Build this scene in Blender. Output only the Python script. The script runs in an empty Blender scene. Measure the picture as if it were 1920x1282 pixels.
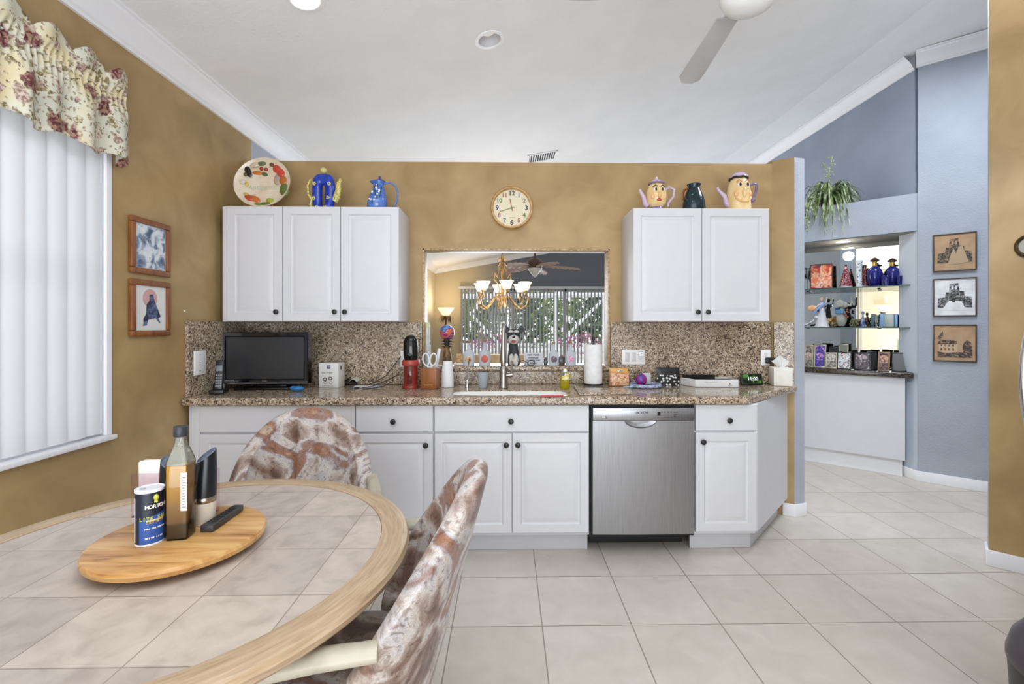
import bpy, bmesh, math, random
from mathutils import Vector, Matrix
PI = math.pi
random.seed(7)
scn = bpy.context.scene
COL = scn.collection

# ------------------------------------------------------------------ camera
F, CX, CY, YAW, CAMH = 860.0, 966.0, 612.0, 0.0168, 1.352
cam_d = bpy.data.cameras.new('camera')
cam = bpy.data.objects.new('camera', cam_d)
COL.objects.link(cam)
cam.location = (0, 0, CAMH)
cam.rotation_euler = (PI / 2, 0, -YAW)
cam_d.sensor_fit = 'HORIZONTAL'
cam_d.sensor_width = 36.0
cam_d.lens = F / 1920 * 36.0
cam_d.shift_x = -(CX - 960) / 1920
cam_d.shift_y = (CY - 641) / 1920
cam_d.clip_start = 0.02
cam_d.clip_end = 200
scn.camera = cam
try:
    scn.view_settings.view_transform = 'Standard'
    scn.view_settings.look = 'None'
    scn.view_settings.exposure = 0.0
    scn.view_settings.gamma = 1.0
    scn.cycles.max_bounces = 10
    scn.cycles.diffuse_bounces = 5
    scn.cycles.glossy_bounces = 5
    scn.cycles.transmission_bounces = 8
    scn.cycles.transparent_max_bounces = 16
    scn.cycles.caustics_reflective = False
    scn.cycles.caustics_refractive = False
    scn.cycles.sample_clamp_indirect = 6.0
    scn.cycles.use_denoising = True
except Exception:
    pass

def ray(u, v):
    a = (u - CX) / F
    b = -(v - CY) / F
    c, s = math.cos(YAW), math.sin(YAW)
    return Vector((a * c + s, -a * s + c, b))
ORI = Vector((0, 0, CAMH))
def PY(u, v, Y):
    r = ray(u, v); return ORI + r * (Y / r.y)
def PX(u, v, X):
    r = ray(u, v); return ORI + r * (X / r.x)
def PZ(u, v, Z):
    r = ray(u, v); return ORI + r * ((Z - CAMH) / r.z)
WU = Vector((.743, -.669, 0)); WN = Vector((.669, .743, 0)); WA = Vector((3.594, 3.959, 0))
def PW(u, v, off=0.0):
    r = ray(u, v); k = (WA.dot(WN) + off) / (r.x * WN.x + r.y * WN.y)
    return ORI + r * k
def WP(s, off, z):
    p = WA + WU * s + WN * off
    return Vector((p.x, p.y, z))
def WS(p):
    return (Vector((p.x, p.y, 0)) - WA).dot(WU)

# ------------------------------------------------------------------ mesh builder
class MB:
    def __init__(s):
        s.bm = bmesh.new(); s.mats = []; s.ci = 0
    def m(s, mat):
        if mat not in s.mats: s.mats.append(mat)
        s.ci = s.mats.index(mat); return s
    def _add(s, t, M=None):
        for f in t.faces: f.material_index = s.ci
        if M is not None: bmesh.ops.transform(t, matrix=M, verts=t.verts)
        me = bpy.data.meshes.new('t'); t.to_mesh(me); t.free()
        s.bm.from_mesh(me); bpy.data.meshes.remove(me); return s
    def box(s, x0, x1, y0, y1, z0, z1, b=0.0, seg=2, M=None):
        t = bmesh.new()
        bmesh.ops.create_cube(t, size=1.0)
        bmesh.ops.transform(t, matrix=Matrix.Translation(((x0 + x1) / 2, (y0 + y1) / 2, (z0 + z1) / 2)) @ Matrix.Diagonal((abs(x1 - x0), abs(y1 - y0), abs(z1 - z0), 1)), verts=t.verts)
        if b > 0:
            bmesh.ops.bevel(t, geom=list(t.edges), offset=b, segments=seg, affect='EDGES', profile=0.5)
        return s._add(t, M)
    def prism(s, pts, z0, z1, b=0.0, M=None):
        t = bmesh.new()
        vs = [t.verts.new((p[0], p[1], z0)) for p in pts]
        f = t.faces.new(vs)
        r = bmesh.ops.extrude_face_region(t, geom=[f])
        nv = [e for e in r['geom'] if isinstance(e, bmesh.types.BMVert)]
        bmesh.ops.translate(t, verts=nv, vec=(0, 0, z1 - z0))
        bmesh.ops.recalc_face_normals(t, faces=t.faces)
        if b > 0:
            bmesh.ops.bevel(t, geom=list(t.edges), offset=b, segments=2, affect='EDGES', profile=0.5)
        return s._add(t, M)
    def lathe(s, prof, c=(0, 0, 0), seg=28, M=None, sx=1.0, sy=1.0, closed=True):
        t = bmesh.new(); rings = []
        for (r, z) in prof:
            if r < 1e-6:
                rings.append([t.verts.new((c[0], c[1], c[2] + z))])
            else:
                rings.append([t.verts.new((c[0] + sx * r * math.cos(2 * PI * i / seg), c[1] + sy * r * math.sin(2 * PI * i / seg), c[2] + z)) for i in range(seg)])
        for a, b2 in zip(rings, rings[1:]):
            for i in range(seg):
                j = (i + 1) % seg
                va = [a[i], a[j]] if len(a) > 1 else [a[0]]
                vb = [b2[j], b2[i]] if len(b2) > 1 else [b2[0]]
                q = va + vb
                if len(q) >= 3:
                    try: t.faces.new(q)
                    except ValueError: pass
        if closed:
            for rr in (rings[0], rings[-1]):
                if len(rr) > 1:
                    try: t.faces.new(rr)
                    except ValueError: pass
        bmesh.ops.recalc_face_normals(t, faces=t.faces)
        return s._add(t, M)
    def cyl(s, c, r, z0, z1, seg=24, r1=None, M=None):
        return s.lathe([(0, z0), (r, z0), (r1 if r1 is not None else r, z1), (0, z1)], c, seg, M)
    def sph(s, c, r, seg=24, rings=14, M=None):
        if not isinstance(r, (tuple, list)): r = (r, r, r)
        t = bmesh.new()
        bmesh.ops.create_uvsphere(t, u_segments=seg, v_segments=rings, radius=1.0)
        bmesh.ops.transform(t, matrix=Matrix.Translation(c) @ Matrix.Diagonal((r[0], r[1], r[2], 1)), verts=t.verts)
        return s._add(t, M)
    def tube(s, pts, r, seg=10, M=None, closed=False, flat=1.0):
        pts = [Vector(p) for p in pts]; n = len(pts)
        rr = r if isinstance(r, (list, tuple)) else [r] * n
        t = bmesh.new(); rings = []
        up = None
        for i, p in enumerate(pts):
            a = pts[(i - 1) % n] if (closed or i > 0) else p
            b2 = pts[(i + 1) % n] if (closed or i < n - 1) else p
            d = (b2 - a).normalized()
            if up is None:
                up = Vector((0, 0, 1)) if abs(d.z) < .9 else Vector((1, 0, 0))
            sx = d.cross(up)
            if sx.length < 1e-5: sx = d.orthogonal()
            sx.normalize(); u2 = sx.cross(d).normalized(); up = u2
            rings.append([t.verts.new(p + (sx * math.cos(2 * PI * k / seg) + u2 * math.sin(2 * PI * k / seg) * flat) * rr[i]) for k in range(seg)])
        prs = list(zip(rings, rings[1:])) + ([(rings[-1], rings[0])] if closed else [])
        for a, b2 in prs:
            for k in range(seg):
                j = (k + 1) % seg
                t.faces.new((a[k], a[j], b2[j], b2[k]))
        if not closed:
            t.faces.new(rings[0]); t.faces.new(rings[-1])
        bmesh.ops.recalc_face_normals(t, faces=t.faces)
        return s._add(t, M)
    def grid(s, fn, nu, nv, cu=False, cv=False, M=None):
        t = bmesh.new()
        V = [[t.verts.new(fn(i, j)) for j in range(nv)] for i in range(nu)]
        for i in range(nu if cu else nu - 1):
            for j in range(nv if cv else nv - 1):
                t.faces.new((V[i][j], V[(i + 1) % nu][j], V[(i + 1) % nu][(j + 1) % nv], V[i][(j + 1) % nv]))
        bmesh.ops.recalc_face_normals(t, faces=t.faces)
        return s._add(t, M)
    def quad(s, a, b, c, d, M=None):
        t = bmesh.new()
        t.faces.new([t.verts.new(p) for p in (a, b, c, d)])
        return s._add(t, M)
    def poly(s, pts, M=None):
        t = bmesh.new(); t.faces.new([t.verts.new(p) for p in pts]); return s._add(t, M)
    def rings(s, x0, x1, z0, z1, y, prof, back, M=None):
        """raised panel front facing -Y: prof = [(inset, depth)], last one filled; closed with a flat back at y+back"""
        t = bmesh.new(); R = []
        def rect(i, yy): return [t.verts.new(p) for p in ((x0 + i, yy, z0 + i), (x1 - i, yy, z0 + i), (x1 - i, yy, z1 - i), (x0 + i, yy, z1 - i))]
        R.append(rect(0, y + back))
        for i, d in prof: R.append(rect(i, y + d))
        for a, b2 in zip(R, R[1:]):
            for k in range(4):
                j = (k + 1) % 4
                t.faces.new((a[k], a[j], b2[j], b2[k]))
        t.faces.new(R[-1]); t.faces.new(R[0])
        bmesh.ops.recalc_face_normals(t, faces=t.faces)
        return s._add(t, M)
    def build(s, name, mat=None, parent=None, loc=None, rz=0.0, ang=40, flat=False):
        if mat is not None and not s.mats: s.mats = [mat]
        me = bpy.data.meshes.new(name)
        for f in s.bm.faces: f.smooth = not flat
        if not flat:
            lim = math.radians(ang)
            for e in s.bm.edges:
                if len(e.link_faces) == 2:
                    try: e.smooth = e.calc_face_angle() < lim
                    except ValueError: pass
        s.bm.to_mesh(me); s.bm.free()
        for m_ in s.mats: me.materials.append(m_)
        o = bpy.data.objects.new(name, me); COL.objects.link(o)
        if parent is not None: o.parent = parent
        if loc is not None: o.location = loc
        if rz: o.rotation_euler = (0, 0, rz)
        return o

def tag(o, label=None, cat=None, group=None, kind=None):
    if label: o['label'] = label
    if cat: o['category'] = cat
    if group: o['group'] = group
    if kind: o['kind'] = kind
    return o
def thing(name, label, cat, loc=(0, 0, 0), rz=0.0, group=None):
    o = bpy.data.objects.new(name, None); COL.objects.link(o)
    o.empty_display_size = .05
    o.location = loc; o.rotation_euler = (0, 0, rz)
    return tag(o, label, cat, group)
def struct(o, label, cat):
    return tag(o, label, cat, kind='structure')
def text(body, size, loc, mat, parent, name='lettering', rot=(PI / 2, 0, 0), align='CENTER', ext=.0004, bold=0.0):
    c = bpy.data.curves.new(name, 'FONT'); c.body = body; c.size = size; c.extrude = ext; c.resolution_u = 4
    c.align_x = align; c.align_y = 'CENTER'; c.offset = bold
    tmp = bpy.data.objects.new('tmp', c); COL.objects.link(tmp)
    dgx = bpy.context.evaluated_depsgraph_get(); me = bpy.data.meshes.new_from_object(tmp.evaluated_get(dgx))
    bpy.data.objects.remove(tmp); bpy.data.curves.remove(c)
    me.materials.clear(); me.materials.append(mat); me.name = name
    o = bpy.data.objects.new(name, me); COL.objects.link(o)
    o.location = loc; o.rotation_euler = rot
    if parent is not None: o.parent = parent
    return o
def copy_tree(o, parent=None):
    c = o.copy(); COL.objects.link(c)
    if parent is not None: c.parent = parent
    for ch in list(o.children): copy_tree(ch, c)
    return c
def Rz(a): return Matrix.Rotation(a, 4, 'Z')
def Rx(a): return Matrix.Rotation(a, 4, 'X')
def Ry(a): return Matrix.Rotation(a, 4, 'Y')
def T(x, y, z): return Matrix.Translation((x, y, z))

# ------------------------------------------------------------------ materials
def S(r, g, b):
    def l(c):
        c /= 255.0
        return c / 12.92 if c <= .04045 else ((c + .055) / 1.055) ** 2.4
    return (l(r), l(g), l(b), 1.0)
def newmat(name):
    m = bpy.data.materials.new(name); m.use_nodes = True
    nt = m.node_tree; b = nt.nodes['Principled BSDF']
    return m, nt, b
def N(nt, typ, **kw):
    n = nt.nodes.new(typ)
    for k, v in kw.items():
        if k in n.inputs: n.inputs[k].default_value = v
        else: setattr(n, k, v)
    return n
def L(nt, a, b): nt.links.new(a, b)
def ramp(nt, fac, stops, interp='LINEAR'):
    r = nt.nodes.new('ShaderNodeValToRGB'); r.color_ramp.interpolation = interp
    e = r.color_ramp.elements
    while len(e) < len(stops): e.new(.5)
    for x, (p, c) in zip(e, stops): x.position = p; x.color = c
    if fac is not None: L(nt, fac, r.inputs['Fac'])
    return r
def coords(nt, scale=(1, 1, 1), loc=(0, 0, 0), rot=(0, 0, 0)):
    tc = nt.nodes.new('ShaderNodeTexCoord'); mp = nt.nodes.new('ShaderNodeMapping')
    mp.inputs['Scale'].default_value = scale; mp.inputs['Location'].default_value = loc; mp.inputs['Rotation'].default_value = rot
    L(nt, tc.outputs['Object'], mp.inputs['Vector']); return mp.outputs['Vector']
def bump(nt, b, h, strength=.2, dist=.01):
    n = N(nt, 'ShaderNodeBump'); n.inputs['Strength'].default_value = strength; n.inputs['Distance'].default_value = dist
    L(nt, h, n.inputs['Height']); L(nt, n.outputs['Normal'], b.inputs['Normal']); return n
_c = {}
def plain(name, col, rough=.5, metal=0.0, spec=None, emis=None, es=0.0, coat=0.0):
    if name in _c: return _c[name]
    m, nt, b = newmat(name)
    ns = N(nt, 'ShaderNodeTexNoise', Scale=14.0, Detail=3.0)
    L(nt, coords(nt), ns.inputs['Vector'])
    lo = tuple(c * .985 for c in col[:3]) + (1,); hi = tuple(min(1, c * 1.012) for c in col[:3]) + (1,)
    r = ramp(nt, ns.outputs['Fac'], [(.3, lo), (.7, hi)])
    L(nt, r.outputs['Color'], b.inputs['Base Color'])
    b.inputs['Roughness'].default_value = rough; b.inputs['Metallic'].default_value = metal
    if spec is not None: b.inputs['Specular IOR Level'].default_value = spec
    if coat: b.inputs['Coat Weight'].default_value = coat
    if emis: b.inputs['Emission Color'].default_value = emis; b.inputs['Emission Strength'].default_value = es
    _c[name] = m; return m
def mottled(name, stops, scale=4.0, detail=5.0, dist=.5, rough=.6, bstr=0.0, bscale=60.0, bdist=.003, metal=0.0, stretch=(1, 1, 1), coat=0.0, interp='LINEAR', spec=None):
    if name in _c: return _c[name]
    m, nt, b = newmat(name)
    v = coords(nt, stretch)
    ns = N(nt, 'ShaderNodeTexNoise', Scale=scale, Detail=detail, Distortion=dist)
    L(nt, v, ns.inputs['Vector'])
    r = ramp(nt, ns.outputs['Fac'], stops, interp)
    L(nt, r.outputs['Color'], b.inputs['Base Color'])
    b.inputs['Roughness'].default_value = rough; b.inputs['Metallic'].default_value = metal
    if coat: b.inputs['Coat Weight'].default_value = coat
    if spec is not None: b.inputs['Specular IOR Level'].default_value = spec
    if bstr:
        n2 = N(nt, 'ShaderNodeTexNoise', Scale=bscale, Detail=3.0); L(nt, v, n2.inputs['Vector'])
        bump(nt, b, n2.outputs['Fac'], bstr, bdist)
    _c[name] = m; return m
def glass(name, col=(1, 1, 1, 1), rough=.02, ior=1.45, mixt=.75):
    """thin architectural glass: mostly transparent with a fresnel gloss"""
    if name in _c: return _c[name]
    m = bpy.data.materials.new(name); m.use_nodes = True; nt = m.node_tree; nt.nodes.clear()
    out = nt.nodes.new('ShaderNodeOutputMaterial')
    tr = N(nt, 'ShaderNodeBsdfTransparent'); tr.inputs['Color'].default_value = col
    gl = N(nt, 'ShaderNodeBsdfGlossy'); gl.inputs['Roughness'].default_value = rough
    fr = N(nt, 'ShaderNodeFresnel'); fr.inputs['IOR'].default_value = ior
    mx = nt.nodes.new('ShaderNodeMixShader')
    L(nt, fr.outputs[0], mx.inputs[0]); L(nt, tr.outputs[0], mx.inputs[1]); L(nt, gl.outputs[0], mx.inputs[2])
    L(nt, mx.outputs[0], out.inputs['Surface'])
    _c[name] = m; return m
def translucent(name, col, mixf=.4, rough=.6, es=0.0):
    if name in _c: return _c[name]
    m = bpy.data.materials.new(name); m.use_nodes = True; nt = m.node_tree
    b = nt.nodes['Principled BSDF']; b.inputs['Base Color'].default_value = col; b.inputs['Roughness'].default_value = rough
    if es: b.inputs['Emission Color'].default_value = col; b.inputs['Emission Strength'].default_value = es
    t = N(nt, 'ShaderNodeBsdfTranslucent'); t.inputs['Color'].default_value = col
    mx = nt.nodes.new('ShaderNodeMixShader'); mx.inputs[0].default_value = mixf
    L(nt, b.outputs[0], mx.inputs[1]); L(nt, t.outputs[0], mx.inputs[2])
    L(nt, mx.outputs[0], nt.nodes['Material Output'].inputs['Surface'])
    _c[name] = m; return m

GOLD = mottled('gold_wall_paint', [(.28, S(152, 124, 80)), (.5, S(168, 140, 94)), (.72, S(182, 154, 108))], 3.2, 8, .8, .5, .08, 90)
BLUE = mottled('blue_grey_wall_paint', [(.3, S(158, 164, 173)), (.7, S(170, 176, 185))], 3, 4, .3, .75, .55, 85, .006)
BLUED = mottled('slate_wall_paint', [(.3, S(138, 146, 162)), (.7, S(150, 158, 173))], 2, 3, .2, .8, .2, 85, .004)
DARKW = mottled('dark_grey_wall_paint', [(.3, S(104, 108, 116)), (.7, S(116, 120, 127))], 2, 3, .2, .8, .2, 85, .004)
CREAM = mottled('cream_wall_paint', [(.3, S(205, 190, 160)), (.7, S(216, 202, 174))], 2, 3, .2, .8)
CEIL = mottled('ceiling_knockdown', [(.3, S(232, 232, 232)), (.7, S(238, 238, 238))], 3, 3, .2, .9, .5, 55, .006)
TRIM = plain('white_trim_paint', S(236, 236, 238), .45)
CAB = plain('white_thermofoil', S(213, 213, 216), .42)
BLACKK = plain('black_knob', S(34, 33, 34), .35)
BLACKP = plain('black_plastic', S(22, 22, 24), .35)
BLACKG = plain('black_gloss', S(10, 10, 11), .08)
WHITEP = plain('white_plastic', S(238, 238, 236), .35)
STEEL = mottled('brushed_steel', [(.3, S(152, 152, 154)), (.7, S(170, 170, 172))], 6, 4, 0, .36, 0, metal=1.0, stretch=(60, 60, 1.2))
CHROME = plain('chrome', S(205, 205, 208), .14, 1.0)
NICKEL = plain('brushed_nickel', S(170, 165, 158), .3, 1.0)
def granite(name, warm=1.0, rough=.12, sc=1.0):
    m, nt, b = newmat(name)
    v = coords(nt, (sc, sc, sc))
    nz = N(nt, 'ShaderNodeTexNoise', Scale=30.0, Detail=2.0); L(nt, v, nz.inputs['Vector'])
    mx = N(nt, 'ShaderNodeMix'); mx.data_type = 'RGBA'; mx.inputs[0].default_value = .03
    L(nt, v, mx.inputs[6]); L(nt, nz.outputs['Color'], mx.inputs[7])
    vo = N(nt, 'ShaderNodeTexVoronoi', Scale=150.0); vo.feature = 'F1'; L(nt, mx.outputs[2], vo.inputs['Vector'])
    sep = N(nt, 'ShaderNodeSeparateColor'); L(nt, vo.outputs['Color'], sep.inputs[0])
    w = warm
    r = ramp(nt, sep.outputs[0], [(0, S(74 * w, 62 * w, 54 * w)), (.12, S(120 * w, 102 * w, 86 * w)), (.30, S(164 * w, 143 * w, 120 * w)), (.55, S(190 * w, 170 * w, 146 * w)), (.78, S(208 * w, 192 * w, 170 * w)), (.94, S(226 * w, 218 * w, 204 * w))], 'CONSTANT')
    n2 = N(nt, 'ShaderNodeTexNoise', Scale=9.0, Detail=4.0); L(nt, v, n2.inputs['Vector'])
    r2 = ramp(nt, n2.outputs['Fac'], [(.35, (.72, .68, .62, 1)), (.65, (1.0, 1.0, 1.0, 1))])
    mul = N(nt, 'ShaderNodeMix'); mul.data_type = 'RGBA'; mul.blend_type = 'MULTIPLY'; mul.inputs[0].default_value = .8
    L(nt, r.outputs['Color'], mul.inputs[6]); L(nt, r2.outputs['Color'], mul.inputs[7])
    L(nt, mul.outputs[2], b.inputs['Base Color'])
    b.inputs['Roughness'].default_value = rough
    return m
GRAN = granite('brown_granite', 1.0, .1)
GRANB = granite('granite_splash', .98, .22)
def floor_mat():
    m, nt, b = newmat('floor_tile')
    v = coords(nt, (1, 1, 1), (-.1565 + .4064 * 40, -2.4756 + .4064 * 40, 0))
    br = nt.nodes.new('ShaderNodeTexBrick'); br.offset = 0.0; br.squash = 1.0
    L(nt, v, br.inputs['Vector'])
    br.inputs['Scale'].default_value = 1.0; br.inputs['Brick Width'].default_value = .4064; br.inputs['Row Height'].default_value = .4064
    br.inputs['Mortar Size'].default_value = .0030; br.inputs['Mortar Smooth'].default_value = .2; br.inputs['Bias'].default_value = 0
    br.inputs['Color1'].default_value = S(202, 193, 182); br.inputs['Color2'].default_value = S(210, 202, 192); br.inputs['Mortar'].default_value = S(150, 138, 122)
    n1 = N(nt, 'ShaderNodeTexNoise', Scale=7.0, Detail=6.0, Distortion=.8); L(nt, v, n1.inputs['Vector'])
    r1 = ramp(nt, n1.outputs['Fac'], [(.3, (.90, .89, .88, 1)), (.7, (1.02, 1.02, 1.02, 1))])
    mul = N(nt, 'ShaderNodeMix'); mul.data_type = 'RGBA'; mul.blend_type = 'MULTIPLY'; mul.inputs[0].default_value = 1.0
    L(nt, br.outputs['Color'], mul.inputs[6]); L(nt, r1.outputs['Color'], mul.inputs[7]); L(nt, mul.outputs[2], b.inputs['Base Color'])
    b.inputs['Roughness'].default_value = .38
    inv = N(nt, 'ShaderNodeMath', operation='SUBTRACT'); inv.inputs[0].default_value = 1.0; L(nt, br.outputs['Fac'], inv.inputs[1])
    bump(nt, b, inv.outputs[0], .35, .003)
    return m
FLOOR = floor_mat()
# ================================================================== ROOM SHELL
XL = -1.88; YB = 3.30; YB2 = 3.415; YF = 11.9
CZ0, CM, CXF, CZF = 2.85, .182, 3.11, 3.74     # vaulted ceiling: z at left crown, slope, fold x, flat z
def ceil_z(x): return min(CZF, CZ0 + CM * (x + 1.78))

mb = MB(); mb.box(-3, 7, -4, 12.2, -.05, 0)
struct(mb.build('floor', FLOOR), 'pale beige square ceramic tile floor', 'floor')

mb = MB()
mb.prism([(XL - .12, ceil_z(XL - .12)), (CXF, CZF), (7, CZF), (7, CZF + .12), (CXF, CZF + .12), (XL - .12, ceil_z(XL - .12) + .12)], -12.2, 4, M=Matrix(((1, 0, 0, 0), (0, 0, -1, 0), (0, 1, 0, 0), (0, 0, 0, 1))))
struct(mb.build('ceiling', CEIL), 'white textured vaulted ceiling', 'ceiling')

# left wall with window opening (kitchen side, gold)
W0, W1, WZ0, WZ1 = .55, 2.175, .845, 2.36
mb = MB().m(GOLD)
for (a, b, c, d) in ((W0 - .35, W0, 0, 3.2), (W0, W1, 0, WZ0 - .03), (W0, W1, WZ1, 3.2), (W1, YB2 - .02, 0, 3.2)):
    mb.box(XL - .14, XL, a, b, c, d)
struct(mb.build('wall_left'), 'mottled gold kitchen wall with the window', 'wall')
mb = MB().m(CREAM)
mb.box(XL - .14, XL, 3.75, YF + .2, 0, 3.2); mb.box(XL - .14, XL, -4, W0 - .351, 0, 3.2); mb.m(BLUE); mb.box(XL - .14, XL, YB2 - .02, 3.75, 0, 3.2)
struct(mb.build('wall_left_beyond'), 'cream dining room wall beyond the half wall', 'wall')

# half wall with pass-through
OX0, OX1, OZ0, OZ1, WTOP = -.608, .738, 1.03, 1.912, 2.533
mb = MB().m(GOLD)
for (a, b, c, d) in ((XL, OX0, 0, WTOP), (OX1, 1.93, 0, WTOP), (OX0, OX1, 0, OZ0), (OX0, OX1, OZ1, WTOP)):
    mb.box(a, b, YB, YB2, c, d)
for f in mb.bm.faces:
    f.normal_update()
    if f.normal.y > .5: f.material_index = 1
mb.mats.append(BLUE)
struct(mb.build('wall_back', flat=True), 'gold half wall with pass-through opening', 'wall')
# stub return at the right end of the half wall
stub = [(1.922, 3.30), (2.041, 3.229), (2.128, 3.252), (2.085, 3.44), (1.90, 3.44)]
mb = MB().m(GOLD); mb.prism(stub, 0, 2.555); mb.mats.append(BLUE)
for f in mb.bm.faces:
    f.normal_update(); c = f.calc_center_median()
    if c.x > 2.07 or f.normal.y > .5: f.material_index = 1
struct(mb.build('wall_stub', flat=True), 'angled gold wall end with a pale blue end cap', 'wall')
# opening casing
TANTRIM = mottled('bronze_textured_liner', [(.3, S(128, 98, 62)), (.5, S(176, 146, 104)), (.7, S(205, 180, 142))], 60, 4, .5, .4, .4, 120, .002)
mb = MB()
mb.box(OX0, OX0 + .012, YB - .006, YB2 + .006, OZ0 + .03, OZ1, .002); mb.box(OX1 - .012, OX1, YB - .006, YB2 + .006, OZ0 + .03, OZ1, .002)
mb.box(OX0, OX1, YB - .006, YB2 + .006, OZ1 - .014, OZ1, .002)
struct(mb.build('trim_1', TANTRIM), 'bronze textured casing lining the pass-through opening', 'trim')

# right-hand walls
C = Vector((2.728, 2.554)); d = Vector((.7071, -.7071)); n = Vector((.7071, .7071))
pts = [C, C + d * 2.6, C + d * 2.6 + n * .12, C + n * .12]
mb = MB().m(GOLD); mb.prism([(p.x, p.y) for p in pts], 0, 3.72); mb.mats.append(BLUE)
for f in mb.bm.faces:
    f.normal_update()
    if f.normal.x * n.x + f.normal.y * n.y > .5 or f.normal.x * d.x + f.normal.y * d.y < -.5: f.material_index = 1
struct(mb.build('wall_right', flat=True), 'gold angled wall at the right edge', 'wall')
# diagonal blue wall (picture side), header and plant shelf of the bar niche
mb = MB().m(BLUE)
p0, p1 = WP(0, 0, 0), WP(2.2, 0, 0); q0, q1 = WP(0.03, .5, 0), WP(2.2, .5, 0)
mb.prism([(p0.x, p0.y), (p1.x, p1.y), (q1.x, q1.y), (q0.x, q0.y)], 0, CZF)
struct(mb.build('wall_diagonal', flat=True), 'pale blue diagonal wall holding three framed pictures', 'wall')
mb = MB().m(BLUE)
a, b, c2, d2 = WP(.012, .012, 0), WP(-1.6, .012, 0), WP(-1.6, .5, 0), WP(.3, .5, 0)
hdr = [(a.x, a.y), (b.x, b.y), (c2.x, c2.y), (d2.x, d2.y)]
mb.prism(hdr, 2.195, 2.525)
struct(mb.build('wall_header', flat=True), 'pale blue plant shelf header above the bar niche', 'wall')
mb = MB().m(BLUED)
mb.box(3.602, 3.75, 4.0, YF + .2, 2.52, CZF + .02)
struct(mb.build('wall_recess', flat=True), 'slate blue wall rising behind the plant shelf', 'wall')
# niche back (carries the mirror), and side
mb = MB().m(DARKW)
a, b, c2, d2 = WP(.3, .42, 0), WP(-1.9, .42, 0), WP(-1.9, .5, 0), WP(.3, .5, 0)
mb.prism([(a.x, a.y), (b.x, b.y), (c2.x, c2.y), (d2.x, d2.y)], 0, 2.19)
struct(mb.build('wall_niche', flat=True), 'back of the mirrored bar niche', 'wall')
# far dining wall with sliding door opening, right side and rear closing walls
SX0 = PY(864, 600, YF).x; SX1 = 4.2; SZ1 = PY(1000, 541, YF).z
def far_wall_falloff():  # torchiere falloff painted into the colour: cream near the lamp, grey beyond
    m, nt, b = newmat('far_wall_lamp_falloff'); tc = nt.nodes.new('ShaderNodeTexCoord'); sx = N(nt, 'ShaderNodeSeparateXYZ'); L(nt, tc.outputs['Object'], sx.inputs[0])
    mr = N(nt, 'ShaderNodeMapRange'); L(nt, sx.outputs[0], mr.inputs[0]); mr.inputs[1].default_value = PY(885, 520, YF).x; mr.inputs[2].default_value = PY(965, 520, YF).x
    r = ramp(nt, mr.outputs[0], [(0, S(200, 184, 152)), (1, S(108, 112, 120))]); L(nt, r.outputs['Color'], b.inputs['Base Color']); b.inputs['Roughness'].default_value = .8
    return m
mb = MB().m(far_wall_falloff())
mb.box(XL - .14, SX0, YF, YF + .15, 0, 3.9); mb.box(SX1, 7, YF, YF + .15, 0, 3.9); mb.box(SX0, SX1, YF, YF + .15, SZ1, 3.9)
struct(mb.build('wall_far', flat=True), 'far wall with lamp falloff painted cream to grey, above the sliding door', 'wall')
mb = MB().m(CREAM); mb.box(6.2, 6.35, -4, YF + .2, 0, 3.9)
struct(mb.build('wall_east', flat=True), 'cream outer wall', 'wall')
mb = MB().m(CREAM); mb.box(XL - .14, 6.3, -4.1, -3.95, 0, 3.9)
struct(mb.build('wall_rear', flat=True), 'cream rear wall', 'wall')

# crown mouldings: profile (out from wall, down from ceiling)
CROWN = [(0, -.118), (.012, -.118), (.014, -.104), (.022, -.098), (.028, -.082), (.045, -.055), (.068, -.034), (.082, -.024), (.086, -.014), (.098, -.012), (.10, 0), (0, 0)]
def crown(name, a, b, out, z, label, zs=None):
    a = Vector(a); b = Vector(b); out = Vector(out)
    t = MB()
    def fn(i, j):
        e = (a, b)[i]; o, dz = CROWN[j]
        zz = (z if zs is None else zs[i]) + dz + (o * CM if name == 'trim_2' else 0)
        return (e.x + out.x * o, e.y + out.y * o, zz)
    t.grid(fn, 2, len(CROWN), cv=True)
    return struct(t.build(name, TRIM, ang=20), label, 'crown moulding')
zc = ceil_z(XL)
crown('trim_2', (XL, -3.9), (XL, YF), (1, 0), zc + .002, 'white crown moulding along the left wall')
RX = 3.60
crown('trim_3', (RX, 3.99), (RX, YF), (-1, 0), CZF - .004, 'white crown moulding along the slate recess wall')
p0, p1 = WP(-.01, 0, 0), WP(2.2, 0, 0)
crown('trim_4', (p0.x, p0.y), (p1.x, p1.y), (-WN.x, -WN.y), CZF - .004, 'white crown moulding on the diagonal picture wall', (CZF - .004, CZF - .03))
xf = 2.8
crown('trim_5', (XL, YF - .001), (xf, YF - .001), (0, -1), 0, 'white crown moulding sloping along the far gable wall', (ceil_z(XL), ceil_z(xf)))

# baseboards
def baseboard(name, pts, label, h=.09, t=.014, close=False):
    mb = MB()
    pts = [Vector(p) for p in pts]
    for a, b in zip(pts, pts[1:]):
        dd = (b - a).normalized(); nn = Vector((dd.y, -dd.x))
        q = [a - dd * t * .6, b + dd * t * .6, b + dd * t * .6 + nn * t, a - dd * t * .6 + nn * t]
        mb.prism([(p.x, p.y) for p in q], 0, h, .004)
    return struct(mb.build(name, TRIM), label, 'baseboard')
baseboard('baseboard_stub', [(1.985, 3.262), (2.041, 3.229), (2.128, 3.252), (2.10, 3.40)], 'white baseboard wrapping the angled wall end')
e = C + d * 2.6
baseboard('baseboard_right', [(C.x + n.x * .12, C.y + n.y * .12), (C.x, C.y), (e.x, e.y)], 'white baseboard under the gold right wall')
p0, p1, p2 = WP(.0, 0, 0), WP(1.6, 0, 0), Vector((3.60, 4.13, 0))
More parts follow.
